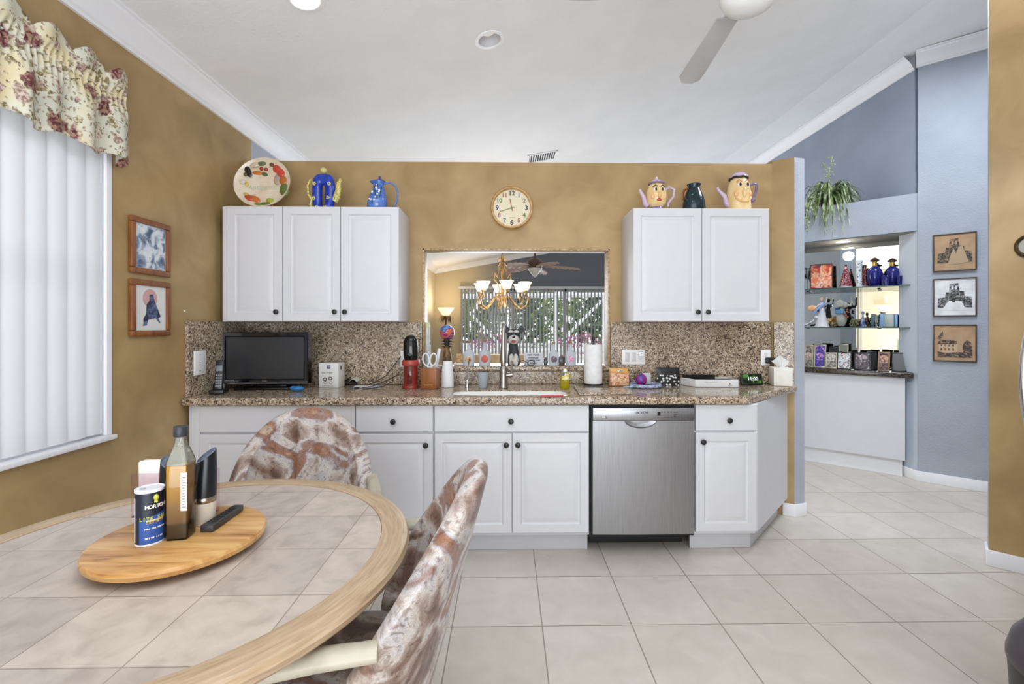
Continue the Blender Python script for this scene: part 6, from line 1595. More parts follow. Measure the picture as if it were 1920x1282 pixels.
# outdoors
m = MB(); m.box(-6, 12, 12.25, 30, -.12, -.03)
struct(m.build('ground_patio', plain('patio_pale', S(222, 220, 214), .7)), 'pale patio floor outside the sliding door', 'patio')
m = MB(); m.box(-6, 12, 22, 22.3, -.03, .55); struct(m.build('wall_patio', plain('patio_wall', S(232, 232, 230), .7)), 'low white patio wall outside', 'wall')
WB = plain('cage_white', S(240, 240, 240), .4)
def cage(label, a, b, r=.06):
    m = MB(); m.tube([a, b], r, 6); o = m.build('pool_cage_beam', WB); tag(o, label, 'beam', 'white pool cage beams')
YC = 17
def C_(u, v): return PY(u, v, YC)
cage('white diagonal pool cage beam rising to the right outside', C_(1058, 634), C_(1132, 560)); cage('white diagonal pool cage beam falling from the left outside', C_(880, 585), C_(945, 655))
cage('white horizontal pool cage beam across the top of the view outside', C_(820, 556), C_(1180, 552), .10); cage('white upright pool cage post at the right edge of the door view', C_(1134, 548), C_(1134, 690), .09); cage('white upright pool cage post left of the middle outside', C_(1041, 548), C_(1041, 700), .06)
cage('white low pool cage rail outside', C_(820, 657), C_(1180, 657), .09)
def bush(name, label, c, r, cols, seed, cat='tree', trunk=True, n=260):
    t = thing(name, label, cat, (c[0], c[1], -.03), 0, 'garden trees beyond the patio' if trunk else 'flowering shrubs by the patio'); random.seed(seed)
    m = MB()
    bmx = bmesh.new()
    zc_ = c[2] + .03
    for k in range(n):
        v = Vector((random.gauss(0, 1), random.gauss(0, 1), random.gauss(0, 1))).normalized() * random.uniform(.45, 1.0)
        p = Vector((v.x * r[0], v.y * r[1], zc_ + v.z * r[2]))
        if p.z < 0.02: p.z = .05
        s = random.uniform(.16, .34) * min(r) * .55
        for q in range(4):
            d1 = Vector((random.gauss(0, 1), random.gauss(0, 1), random.gauss(0, 1))).normalized() * s; d2 = d1.orthogonal().normalized() * s * .6; pp = p + Vector((random.uniform(-s, s), random.uniform(-s, s), random.uniform(-s, s)))
            try: bmx.faces.new([bmx.verts.new(pp + d1), bmx.verts.new(pp + d2), bmx.verts.new(pp - d1), bmx.verts.new(pp - d2)])
            except ValueError: pass
    m._add(bmx); m.build('foliage', cols, t)
    if trunk: m = MB(); m.tube([(0, 0, 0.0), (.05, 0, zc_)], [.14, .08], 8); m.build('trunk', plain('bark', S(110, 96, 80), .9), t)
G1 = mottled('foliage_mid', [(.35, S(70, 96, 52)), (.5, S(120, 150, 84)), (.65, S(196, 208, 120))], 1.6, 4, .5, .8); G2 = mottled('foliage_dark', [(.35, S(52, 72, 50)), (.6, S(104, 124, 96))], 1.6, 4, .5, .8); PK = mottled('flowers_pink', [(.35, S(150, 70, 110)), (.6, S(220, 140, 180))], 3, 4, .5, .7)
def O_(u, v, Y): p = PY(u, v, Y); return (p.x, p.y, p.z)
bush('garden_tree', 'dense tree outside behind the chandelier', O_(890, 590, 27.5), (2.0, 1.2, 2.6), G1, 1)
bush('garden_tree', 'dark leafy tree outside behind the dog ornament', O_(960, 600, 24), (1.8, 1.2, 2.4), G2, 2)
bush('garden_tree', 'bright green tree outside left of the diagonal beam', O_(1015, 580, 31), (1.8, 1.2, 2.8), G1, 3)
bush('garden_tree', 'pale green tree outside right of the diagonal beam', O_(1090, 585, 27.5), (2.0, 1.2, 2.4), G1, 4)
bush('garden_tree', 'dark tree outside at the right edge of the door view', O_(1150, 590, 24), (2.0, 1.2, 2.9), G2, 5)
bush('garden_tree', 'tree outside at the left edge of the door view', O_(840, 590, 31), (1.9, 1.2, 2.9), G2, 6)
bush('flower_shrub', 'pink flowering shrub outside below the diagonal beam', O_(1090, 647, 20), (1.3, .5, .6), PK, 7, 'shrub', False, 90)
bush('flower_shrub', 'pink flowering shrub outside near the left bottles', O_(915, 648, 20), (.9, .5, .6), PK, 8, 'shrub', False, 70)
bush('flower_shrub', 'low dark green shrub outside behind the sign', O_(1000, 642, 21.3), (1.1, .3, .6), G2, 9, 'shrub', False, 80)
# ================================================================== DINETTE TABLE AND CHAIRS
TX, TY, TRR, TZT = -.88, 1.232, .605, .755
def table_tile():
    m, nt, b = newmat('table_tile'); v = coords(nt, (1, 1, 1), (2.15 + .68 + TX - .0, 2.15 - .82 + TY, 0))
    br = nt.nodes.new('ShaderNodeTexBrick'); br.offset = 0.0; br.squash = 1.0; L(nt, v, br.inputs['Vector'])
    br.inputs['Scale'].default_value = 1.0; br.inputs['Brick Width'].default_value = .215; br.inputs['Row Height'].default_value = .215; br.inputs['Mortar Size'].default_value = .0016; br.inputs['Mortar Smooth'].default_value = .3
    br.inputs['Color1'].default_value = S(193, 180, 167); br.inputs['Color2'].default_value = S(175, 163, 152); br.inputs['Mortar'].default_value = S(146, 132, 120)
    n1 = N(nt, 'ShaderNodeTexNoise', Scale=16.0, Detail=8.0, Distortion=.6); L(nt, v, n1.inputs['Vector'])
    r1 = ramp(nt, n1.outputs['Fac'], [(.32, (.80, .78, .77, 1)), (.5, (.95, .94, .94, 1)), (.68, (1.05, 1.04, 1.04, 1))])
    mul = N(nt, 'ShaderNodeMix'); mul.data_type = 'RGBA'; mul.blend_type = 'MULTIPLY'; mul.inputs[0].default_value = 1.0
    L(nt, br.outputs['Color'], mul.inputs[6]); L(nt, r1.outputs['Color'], mul.inputs[7]); L(nt, mul.outputs[2], b.inputs['Base Color'])
    b.inputs['Roughness'].default_value = .42
    n2 = N(nt, 'ShaderNodeTexNoise', Scale=120.0, Detail=3.0); L(nt, v, n2.inputs['Vector'])
    mm = N(nt, 'ShaderNodeMath', operation='MULTIPLY_ADD'); L(nt, br.outputs['Fac'], mm.inputs[0]); mm.inputs[1].default_value = -2.0; L(nt, n2.outputs['Fac'], mm.inputs[2])
    bump(nt, b, mm.outputs[0], .3, .0015)
    return m
def rim_wood():
    m, nt, b = newmat('pickled_oak'); tc = nt.nodes.new('ShaderNodeTexCoord'); sx = N(nt, 'ShaderNodeSeparateXYZ'); L(nt, tc.outputs['Object'], sx.inputs[0])
    ln = N(nt, 'ShaderNodeVectorMath', operation='LENGTH'); cxy = N(nt, 'ShaderNodeCombineXYZ'); L(nt, sx.outputs[0], cxy.inputs[0]); L(nt, sx.outputs[1], cxy.inputs[1]); L(nt, cxy.outputs[0], ln.inputs[0])
    at_ = N(nt, 'ShaderNodeMath', operation='ARCTAN2'); L(nt, sx.outputs[1], at_.inputs[0]); L(nt, sx.outputs[0], at_.inputs[1])
    a2 = N(nt, 'ShaderNodeMath', operation='MULTIPLY'); L(nt, at_.outputs[0], a2.inputs[0]); a2.inputs[1].default_value = 1.6
    r2 = N(nt, 'ShaderNodeMath', operation='MULTIPLY'); L(nt, ln.outputs['Value'], r2.inputs[0]); r2.inputs[1].default_value = 34.0
    z2 = N(nt, 'ShaderNodeMath', operation='MULTIPLY'); L(nt, sx.outputs[2], z2.inputs[0]); z2.inputs[1].default_value = 34.0
    c2 = N(nt, 'ShaderNodeCombineXYZ'); L(nt, a2.outputs[0], c2.inputs[0]); L(nt, r2.outputs[0], c2.inputs[1]); L(nt, z2.outputs[0], c2.inputs[2])
    n = N(nt, 'ShaderNodeTexNoise', Scale=4.0, Detail=6.0, Distortion=.6); L(nt, c2.outputs[0], n.inputs['Vector'])
    r = ramp(nt, n.outputs['Fac'], [(.3, S(162, 136, 106)), (.5, S(178, 153, 122)), (.7, S(192, 169, 140))]); L(nt, r.outputs['Color'], b.inputs['Base Color']); b.inputs['Roughness'].default_value = .4
    return m
OAK = rim_wood()
tb = thing('dining_table', 'round tile topped dinette table with a pickled oak rim, in the foreground', 'table', (TX, TY, 0))
m = MB(); m.lathe([(0, TZT - .004), (.524, TZT - .004), (.524, TZT - .02), (0, TZT - .02)], seg=96); m.build('tile_top', table_tile(), tb)
m = MB(); m.lathe([(.525, TZT - .022), (.525, TZT - .002), (.53, TZT), (.583, TZT), (.598, TZT - .006), (.604, TZT - .018), (.600, TZT - .032), (.585, TZT - .046), (.565, TZT - .054), (.525, TZT - .056), (.48, TZT - .056), (.48, TZT - .022)], seg=112, closed=False); m.build('rim', OAK, tb, ang=30)
PWD = mottled('pickled_pedestal', [(.3, S(186, 178, 160)), (.6, S(206, 198, 182))], 6, 4, .3, .45, stretch=(6, 6, 1))
m = MB(); m.lathe([(0, .06), (.09, .06), (.10, .12), (.06, .22), (.085, .42), (.07, .62), (.12, TZT - .058), (0, TZT - .058)], seg=32); m.build('pedestal', PWD, tb)
for k in range(4):
    a = .35 + k * PI / 2; m = MB(); m.tube([(.06 * math.cos(a), .06 * math.sin(a), .13), (.20 * math.cos(a), .20 * math.sin(a), .10), (.32 * math.cos(a), .32 * math.sin(a), .032)], [.04, .036, .03], 10); m.build('foot', PWD, tb)

# upholstery
def tapestry():
    m, nt, b = newmat('tapestry_upholstery'); v = coords(nt)
    n0 = N(nt, 'ShaderNodeTexNoise', Scale=5.0, Detail=4.0, Distortion=1.6); L(nt, v, n0.inputs['Vector'])
    r = ramp(nt, n0.outputs['Fac'], [(.30, S(84, 60, 50)), (.39, S(124, 96, 82)), (.46, S(166, 150, 140)), (.51, S(202, 195, 187)), (.55, S(186, 182, 184)), (.59, S(142, 118, 108)), (.66, S(146, 98, 70)), (.72, S(180, 160, 140)), (.8, S(110, 80, 66))])
    n1 = N(nt, 'ShaderNodeTexNoise', Scale=16.0, Detail=5.0, Distortion=4.0); L(nt, v, n1.inputs['Vector'])
    r1 = ramp(nt, n1.outputs['Fac'], [(.36, (.46, .40, .36, 1)), (.43, (.84, .80, .78, 1)), (.48, (1.06, 1.05, 1.05, 1)), (.51, (.60, .52, .48, 1)), (.54, (1.08, 1.07, 1.07, 1)), (.60, (.70, .62, .58, 1)), (.66, (1.02, 1.0, .98, 1))])
    mul = N(nt, 'ShaderNodeMix'); mul.data_type = 'RGBA'; mul.blend_type = 'MULTIPLY'; mul.inputs[0].default_value = .9
    L(nt, r.outputs['Color'], mul.inputs[6]); L(nt, r1.outputs['Color'], mul.inputs[7]); L(nt, mul.outputs[2], b.inputs['Base Color'])
    b.inputs['Roughness'].default_value = .5; b.inputs['Sheen Weight'].default_value = .15
    bump(nt, b, n1.outputs['Fac'], .25, .004)
    return m
TAP = tapestry()
CWD = mottled('chair_whitewash', [(.3, S(160, 152, 134)), (.6, S(182, 174, 156))], 5, 4, .3, .4, stretch=(3, 3, 3))
def make_chair(label, loc, rz, lean=.13, hw=.275, lr=PI / 4):
    t = thing('swivel_chair', label, 'chair', loc, rz, 'tapestry swivel chairs at the dinette table')
    A, B, Y0 = hw, .155, .055; AMAX = math.radians(101); TH = .062
    NU, NV = 81, 40
    def ztop(p): return .985 - .27 * (1 - math.cos(p)) - .05 * (1 - math.cos(p)) ** 2
    def shell(i, j):
        p = -AMAX + 2 * AMAX * i / (NU - 1); zt = ztop(p); zb = .40
        edge = 1 - max(0, (abs(p) - AMAX + .12) / .12) * .55
        th = TH * edge
        n1 = 15
        if j < n1: f = j / (n1 - 1); rad = -th / 2; z = .44 + (zt - th / 2 - .44) * f; ins = 1
        elif j < 25: a = PI * (j - n1 + 1) / 11; rad = -th / 2 * math.cos(a); z = zt - th / 2 + th / 2 * math.sin(a); ins = .0
        else: f = (j - 25) / (NV - 26); rad = th / 2 * (1 - .25 * f * f); z = zt - th / 2 + (zb - (zt - th / 2)) * f; ins = 0
        g = 0
        if j < n1 and abs(p) < 1.25:
            g = -.012 * math.exp(-((((p / .36) % 1.0) - .5) / .10) ** 2) * min(1, (zt - z) / .10) * max(0, 1 - abs(p) / 1.5)
            rad -= -.010 * math.sin(PI * min(1, max(0, (z - .44) / (zt - .44)))) ; rad -= g
        rr = rad
        x = (A + rr) * math.sin(p); y = Y0 + (B + rr) * math.cos(p)
        ln = lean * ((z - .45) / .5) * (1.0 if z > .45 else .4)
        return (x * (1 + .10 * (z - .6)), y + ln, z)
    m = MB(); m.grid(shell, NU, NV, cv=True)
    m.poly([shell(0, j) for j in range(NV)]); m.poly([shell(NU - 1, j) for j in range(NV)][::-1])
    m.build('backrest', TAP, t, ang=55)
    m = MB()
    def seat(i, j):
        a = 2 * PI * i / 40; f = j / 14 * PI; p = 3.0
        q = (abs(math.cos(a)) ** p + abs(math.sin(a)) ** p) ** (-1 / p); r = math.sin(f) ** .45 if 0 < j < 14 else 0
        return (.235 * r * math.cos(a) * q, -.03 + .235 * r * math.sin(a) * q, .425 + .06 * math.cos(f))
    m.grid(seat, 40, 15, cu=True); m.build('seat', TAP, t, ang=60)
    for s in (-1, 1):
        m = MB(); m.tube([(s * (hw + .026), .150, .690), (s * (hw + .036), .03, .684), (s * (hw + .04), -.10, .664), (s * (hw + .03), -.20, .642), (s * (hw + .0), -.25, .615)], [.025, .028, .029, .027, .022], 14, flat=.72)
        m.build('arm', CWD, t, ang=60)
        m = MB(); m.tube([(s * (hw + .012), -.225, .635), (s * (hw - .02), -.225, .50), (s * (hw - .05), -.20, .385)], [.022, .020, .020], 12); m.build('arm_post', CWD, t, ang=60)
    m = MB(); m.cyl((0, -.02, 0), .032, .17, .365); m.box(-.14, .14, -.16, .12, .352, .372, .004); m.build('column', BLACKP, t)
    for k in range(4):
        a = lr + k * PI / 2; m = MB(); m.tube([(.02 * math.cos(a), -.02 + .02 * math.sin(a), .19), (.17 * math.cos(a), -.02 + .17 * math.sin(a), .15), (.27 * math.cos(a), -.02 + .27 * math.sin(a), .085)], [.03, .028, .022], 10); lg = m.build('leg', CWD, t)
        m = MB(); m.lathe([(0, -.012), (.026, -.012), (.028, 0), (.026, .012), (0, .012)], (0, 0, 0), 18, M=T(.27 * math.cos(a), -.02 + .27 * math.sin(a), .03) @ Rx(PI / 2)); m.cyl((.27 * math.cos(a), -.02 + .27 * math.sin(a), 0), .008, .04, .08); m.build('caster', BLACKP, lg)
    return t
make_chair('tapestry barrel back swivel chair on the far side of the table, facing the camera', (-.815, 1.80, 0), .30, .11, .25, -.3)
make_chair('tapestry barrel back swivel chair at the right of the table, seen from its side', (-.425, 1.235, 0), -PI / 2 + .04, .13)

# lazy susan and what stands on it
SX_, SY_, SR_ = -.88, 1.252, .203
SZ0, SZ1_ = .766, .793
def susan_wood():
    m, nt, b = newmat('maple_board'); v = coords(nt, (1.2, 9, 9), rot=(0, 0, .5))
    n = N(nt, 'ShaderNodeTexNoise', Scale=3.0, Detail=6.0, Distortion=1.2); L(nt, v, n.inputs['Vector'])
    r = ramp(nt, n.outputs['Fac'], [(.28, S(126, 80, 40)), (.40, S(180, 130, 72)), (.55, S(202, 156, 96)), (.7, S(214, 174, 116))]); L(nt, r.outputs['Color'], b.inputs['Base Color']); b.inputs['Roughness'].default_value = .3
    return m
t = thing('lazy_susan', 'round maple lazy susan board on the dinette table', 'lazy susan', (SX_, SY_, TZT))
m = MB(); m.lathe([(0, SZ0 - TZT), (SR_ * .9, SZ0 - TZT), (SR_ * .985, SZ0 - TZT + .006), (SR_, SZ1_ - TZT - .010), (SR_ * .985, SZ1_ - TZT - .002), (SR_ * .96, SZ1_ - TZT), (0, SZ1_ - TZT)], seg=80); m.build('board', susan_wood(), t, ang=35)
m = MB(); m.lathe([(0, .0005), (.09, .0005), (.09, .0105), (0, .0105)]); m.build('swivel', BLACKP, t)
def SU(u, v): return PZ(u, v, SZ1_)
SZ = SZ1_ + .0006
m_ = SU(281, 1020)
# salt canister
a, b = SU(251, 1018), SU(310, 1018); r = .031; c = SU(281, 1026); c.y += r; c.x = PY(281, 1000, c.y).x
h = PY(281, 914, c.y).z - SZ1_
NAV = plain('canister_navy', S(24, 30, 46), .4); BLU2 = plain('canister_blue', S(44, 84, 158), .4)
t = thing('salt_canister', 'round navy and blue salt canister with a white top, front left on the lazy susan', 'canister', (c.x, c.y, SZ))
m = MB(); m.lathe([(0, 0), (r * 1.01, 0), (r * 1.02, .004), (r, .005)], seg=40, closed=False); m.build('bottom_rim', plain('rim_white', S(220, 222, 226), .35), t)
m = MB(); m.lathe([(r, h - .007), (r * 1.03, h - .006), (r * 1.03, h), (r * .97, h + .0005), (r * .95, h - .002), (0, h - .002)], seg=40, closed=False); m.build('lid', plain('lid_white', S(236, 236, 240), .35), t)
m = MB(); m.lathe([(r, .0045), (r, h - .0065)], seg=40, closed=False); m.build('tube', NAV, t)
dirc = math.atan2(-c.y, -c.x)
m = MB(); m.grid(lambda i, j: ((r + .0004) * math.cos(dirc - .75 + 2.2 * i / 20), (r + .0004) * math.sin(dirc - .75 + 2.2 * i / 20), .006 + (h * (.48 + .12 * (i / 20)) - .006) * j), 21, 2); m.build('blue_label', BLU2, t)
m = MB(); m.grid(lambda i, j: ((r + .0004) * math.cos(dirc - 1.45 + .28 * i / 6), (r + .0004) * math.sin(dirc - 1.45 + .28 * i / 6), .01 + (h - .03) * j), 7, 2); m.build('side_panel', plain('panel_white', S(220, 224, 228), .4), t)
def on_tube(body, size, ang, z, mat, nm_, rad=None, tilt=0.0):
    rr = (r if rad is None else rad) + .0012; n = len(body); step = size * .62 / rr; root = None
    for i, ch in enumerate(body):
        if ch == ' ': continue
        q = ang + (i - (n - 1) / 2) * step
        o = text(ch, size, (rr * math.cos(q), rr * math.sin(q), z + tilt * (i - n / 2)), mat, t, nm_, rot=(PI / 2, 0, q + PI / 2), ext=.0002, bold=.0003)
LWH = plain('print_white', S(236, 232, 222), .4); LYE = plain('print_yellow', S(196, 196, 70), .4)
on_tube('MORTON', .0125, dirc + .42, h * .70, LWH, 'brand_lettering')
on_tube('LITE SALT', .0125, dirc + .36, h * .49, LYE, 'name_lettering')
m = MB(); m.grid(lambda i, j: ((r + .0009) * math.cos(dirc - .25 + 1.25 * i / 12), (r + .0009) * math.sin(dirc - .25 + 1.25 * i / 12), h * .405 + .009 * j), 13, 2); m.build('banner', plain('banner_cream', S(214, 200, 160), .4), t)
on_tube('IODIZED SALT', .0058, dirc + .36, h * .425, plain('banner_print', S(96, 70, 60), .4), 'small_lettering', r + .0006)
on_tube('HALF THE SODIUM', .0048, dirc + .36, h * .31, LWH, 'small_lettering')
on_tube('NET WT 11 OZ', .0052, dirc + .30, h * .14, LWH, 'small_lettering')
m = MB(); q = dirc + .42; m.sph(((r + .0008) * math.cos(q), (r + .0008) * math.sin(q), h * .86), (.006, .006, .008), 10, 8); m.lathe([(0, 0), (.005, 0), (.0035, .008), (0, .009)], ((r - .001) * math.cos(q), (r - .001) * math.sin(q), h * .77), 8); m.build('emblem', LYE, t)
m = MB(); m.box(-.006, .006, -.004, .004, 0, .0012, M=T(-.012, -.008, h)); m.build('spout', plain('spout_grey', S(190, 192, 196), .4), t)
# oil bottle
c = SU(337, 1014); wq = .0265; c.y += wq; c.x = PY(339, 1000, c.y).x
hb = PY(340, 798, c.y).z - SZ1_
t = thing('oil_bottle', 'square glass bottle of amber herb dressing with a black cap, on the lazy susan', 'bottle', (c.x, c.y, SZ), .18)
CLG = glass('bottle_glass', S(246, 248, 246), .03, 1.4)
zs, zn = hb * .70, hb * .80
prof = [(0, 1, 0), (.92, 1, 0), (1, 1, .004), (1, 1, zs - .008), (.93, 1, zs), (.66, .7, zn - .004), (.50, .3, zn + .01), (.48, 0, hb * .90), (.54, 0, hb * .905), (.54, 0, hb * .915), (.48, 0, hb * .92)]
def sq(i, j, sc_=1.0, pr=prof):
    rr, sqr, z = pr[j]; a = 2 * PI * i / 48; p = 2 + 8 * sqr; q = (abs(math.cos(a)) ** p + abs(math.sin(a)) ** p) ** (-1 / p)
    return (wq * rr * sc_ * math.cos(a) * q, wq * rr * sc_ * math.sin(a) * q, z)
m = MB(); m.grid(sq, 48, len(prof), cu=True); m.build('glass_body', CLG, t, ang=50)
zl = hb * .655
pl2 = [(0, 1, .004), (1, 1, .004), (1, 1, zl), (0, 1, zl)]
def dressing():
    m, nt, b = newmat('amber_dressing'); tc = nt.nodes.new('ShaderNodeTexCoord'); sx = N(nt, 'ShaderNodeSeparateXYZ'); L(nt, tc.outputs['Object'], sx.inputs[0])
    mr = N(nt, 'ShaderNodeMapRange'); L(nt, sx.outputs[2], mr.inputs[0]); mr.inputs[1].default_value = 0; mr.inputs[2].default_value = zl
    n = N(nt, 'ShaderNodeTexNoise', Scale=40.0, Detail=3.0); L(nt, tc.outputs['Object'], n.inputs['Vector'])
    ad = N(nt, 'ShaderNodeMath', operation='MULTIPLY_ADD'); L(nt, n.outputs['Fac'], ad.inputs[0]); ad.inputs[1].default_value = .06; L(nt, mr.outputs[0], ad.inputs[2])
    r = ramp(nt, ad.outputs[0], [(0, S(54, 40, 26)), (.23, S(84, 64, 38)), (.27, S(140, 104, 66)), (.48, S(166, 126, 82)), (.58, S(192, 138, 66)), (1, S(220, 160, 62))]); L(nt, r.outputs['Color'], b.inputs['Base Color']); b.inputs['Roughness'].default_value = .12
    return m
m = MB(); m.grid(lambda i, j: sq(i, j, .93, pl2), 48, 4, cu=True); m.build('dressing', dressing(), t, ang=50)
film = [(.93, 1, zl + .001), (.93, 1, zs - .008), (.86, 1, zs), (.60, .7, zn - .004), (.44, .3, zn + .01), (.42, 0, hb * .90)]
m = MB(); m.grid(lambda i, j: sq(i, j, 1.0, film), 48, 6, cu=True)
def filmmat():
    m2 = bpy.data.materials.new('herb_film'); m2.use_nodes = True; nt = m2.node_tree; b = nt.nodes['Principled BSDF']; b.inputs['Base Color'].default_value = S(214, 212, 200)
    tr = N(nt, 'ShaderNodeBsdfTransparent'); mx = nt.nodes.new('ShaderNodeMixShader'); mx.inputs[0].default_value = .55
    L(nt, tr.outputs[0], mx.inputs[1]); L(nt, b.outputs[0], mx.inputs[2]); L(nt, mx.outputs[0], nt.nodes['Material Output'].inputs['Surface']); return m2
m.build('oily_film', filmmat(), t, ang=50)
m = MB(); m.lathe([(0, 0), (wq * .60, 0), (wq * .64, .003), (wq * .64, hb * .082), (wq * .60, hb * .09), (0, hb * .09)], (0, 0, hb * .905), 32); m.build('cap', plain('cap_charcoal', S(46, 48, 54), .45), t)
m = MB(); m.box(wq * .45, wq * 1.01, -wq * 1.022, -wq * 1.008, hb * .26, hb * .60); lb = m.build('label', plain('label_white', S(226, 226, 222), .5), t)
m = MB()
for k in range(12): m.box(wq * .58, wq * .58 + random.uniform(.006, .010), -wq * 1.026, -wq * 1.0225, hb * .29 + k * hb * .024, hb * .29 + k * hb * .024 + .002)
m.build('printed_lines', plain('label_print', S(120, 118, 112), .5), lb)
m = MB(); random.seed(8)
for k in range(90): a = random.uniform(0, 2 * PI); z = random.uniform(zl + .004, hb * .89); rr = wq * (.93 if z < zs else (.45 if z > zn + .008 else .6)); m.sph((rr * math.cos(a), rr * math.sin(a), z), random.uniform(.0006, .0014), 6, 4)
m.build('herb_flecks', plain('herb_fleck', S(120, 110, 84), .6), t)
# two slanted top gravity mills
BODY = plain('mill_black', S(20, 22, 27), .28); BAND = plain('mill_steel', S(176, 168, 158), .28, 1.0); ACR = translucent('mill_acrylic', S(216, 206, 188), .5, .1)
def mill(label, c, h, rz, content, lit):
    t = thing('gravity_mill', label, 'mill', (c.x, c.y, SZ), rz, 'black gravity mills')
    R = .0285
    m = MB(); m.lathe([(0, 0), (R * .86, 0), (R * .9, .003), (R * .98, h * .30), (0, h * .30)], seg=36); m.build('container', content, t)
    m = MB(); m.lathe([(R * .99, h * .30), (R * 1.02, h * .305), (R * 1.02, h * .37), (R * .99, h * .375)], seg=36, closed=False); m.build('band', BAND, t)
    def fn(i, j):
        a = 2 * PI * i / 40; f = j / 10; top = h * .915 + h * .085 * math.cos(a); rr = R * (1.01 - .16 * f * f)
        return (rr * math.cos(a) + .004 * f, rr * math.sin(a), h * .372 + (top - h * .372) * f)
    m = MB(); m.grid(fn, 40, 11, cu=True); m.build('body', BODY, t, ang=60)
    def fl(i, j):
        x, y, z = fn(i, 10); k = [1, .92, .86, .0][j]; dz = [0, .002, -.004, -.006][j]
        return (.004 + (x - .004) * k, y * k, (h * .915 + (z - h * .915) * k) + dz)
    m = MB(); m.grid(fl, 40, 4, cu=True); m.build('rim', plain('mill_rim', S(96, 104, 118), .2), t, ang=30)
    return t
c = SU(300, 985); c.y += .0
mill('black slanted top mill on the left, half hidden behind the dressing bottle', Vector((SU(312, 985).x, 1.325, 0)), PY(305, 857, 1.325).z - SZ1_, 2.6, plain('pepper', S(70, 52, 40), .4), 0)
mill('black slanted top salt mill with a steel band, right of the dressing bottle', Vector((PY(384, 960, 1.318).x, 1.318, 0)), PY(384, 842, 1.318).z - SZ1_, .7, plain('salt_fill', S(214, 202, 184), .3), 1)
# napkin holder
c = Vector((PY(331, 940, 1.385).x, 1.385, SZ)); hn = PY(290, 862, 1.385).z - SZ
t = thing('napkin_holder', 'clear acrylic napkin holder packed with white napkins, back of the lazy susan', 'napkin holder', c, .06)
AC = glass('acrylic_pink', S(250, 243, 247), .03, 1.25); wn = .112
m = MB()
for yy in (-.020, .020): m.box(-wn, wn, yy - .0015, yy + .0015, 0, hn * .80, .001)
m.box(-wn, wn, -.02, .02, 0, .003); m.build('acrylic', AC, t)
m = MB()
for k in range(6): m.box(-wn + .016 + .001 * k, .018, -.016 + k * .0052, -.0122 + k * .0052, .0035, hn + .003 * math.sin(k * 2.3), .0012)
m.build('napkins', mottled('napkin_white', [(.4, S(226, 224, 216)), (.6, S(238, 236, 228))], 30, 2, 0, .8), t)
m = MB()
for k in range(14): m.box(wn - .010, wn - .003, -.0222, -.0216, .008 + k * .0055, .0105 + k * .0055)
m.build('lettering_marks', plain('acrylic_print', S(196, 190, 194), .5), t)
# remote control
a, b = SU(383, 1001), SU(448, 957); c = (a + b) / 2; ang = math.atan2(b.y - a.y, b.x - a.x); ln = .150
t = thing('remote_control', 'dark grey remote control lying at the right side of the lazy susan', 'remote', (c.x, c.y + .004, SZ), ang)
m = MB(); m.prism([(-ln / 2, -.018), (ln / 2, -.015), (ln / 2, .015), (-ln / 2, .018)], 0, .019, .004); m.build('case', plain('remote_grey', S(52, 52, 54), .45), t)
m = MB(); random.seed(2)
for i in range(9):
    for j in range(3): m.box(-ln / 2 + .014 + i * .0105, -ln / 2 + .021 + i * .0105, -.0115 + j * .0085, -.0055 + j * .0085, .019, .0208, .001)
m.lathe([(0, .019), (.011, .019), (.011, .021), (.005, .021), (.005, .0205), (0, .0205)], (ln / 2 - .03, 0, 0), 24); m.build('buttons', plain('remote_black', S(30, 30, 32), .4), t)

# ================================================================== RIGHT EDGE
t = thing('refrigerator', 'stainless refrigerator whose bowed door handle shows at the right edge', 'refrigerator', (2.15, 1.0, 0))
m = MB(); m.box(.03, .75, 0, .80, .02, 1.78, .006); m.build('cabinet', plain('fridge_grey', S(96, 96, 98), .4), t)
m = MB(); m.box(-.03, .028, .405, .80, .06, 1.78, .012); m.build('door', STEEL, t); m = MB(); m.box(-.03, .028, 0, .395, .06, 1.78, .012); m.build('door', STEEL, t)
hy = .735; Yh = 1.0 + hy
hx = PY(1917.5, 700, Yh).x - 2.15
m = MB(); zA, zB = PY(1917, 862, Yh).z, PY(1917, 558, Yh).z
m.tube([(hx + .055 * (1 - math.sin(PI * k / 20)) ** 1.0 * 1.0, hy, zA + (zB - zA) * k / 20) for k in range(21)], .011, 12); m.tube([(hx + .05, hy, zA + .012), (-.03, hy, zA + .012)], .009, 8); m.tube([(hx + .05, hy, zB - .012), (-.03, hy, zB - .012)], .009, 8); m.build('handle', CHROME, t)
q = ray(1917, 462); k = 5.273 / (q.x * .7071 + q.y * .7071) * .7071 * 1.0
cpt = ORI + q * ((Vector((2.728, 2.554, 0)).dot(Vector((.7071, .7071, 0))) - .002) / (q.x * .7071 + q.y * .7071))
q2 = PY(1921, 462, cpt.y)
t = thing('wall_dial', 'small round dark rimmed dial on the gold wall at the right edge', 'dial', cpt + Vector((.022, -.022, 0)), -PI / 4)
MC2 = Rx(PI / 2)
m = MB(); m.lathe([(0, 0), (.062, 0), (.064, .012), (.058, .02), (.048, .016), (.046, .008)], seg=36, M=MC2, closed=False); m.build('rim', plain('dial_rim', S(84, 70, 48), .25, .6), t)
m = MB(); m.lathe([(0, .008), (.046, .008)], seg=36, M=MC2, closed=False); m.build('face', plain('dial_face', S(150, 146, 134), .3), t)
c = Vector((1.80, 1.38, 0))
t = thing('trash_can', 'dark grey domed trash can cut by the lower right corner of the photo', 'trash can', c)
m = MB(); m.lathe([(0, .001), (.155, .001), (.17, .02), (.182, .26), (0, .26)], seg=48); m.build('bin', plain('bin_dark', S(44, 42, 44), .4), t)
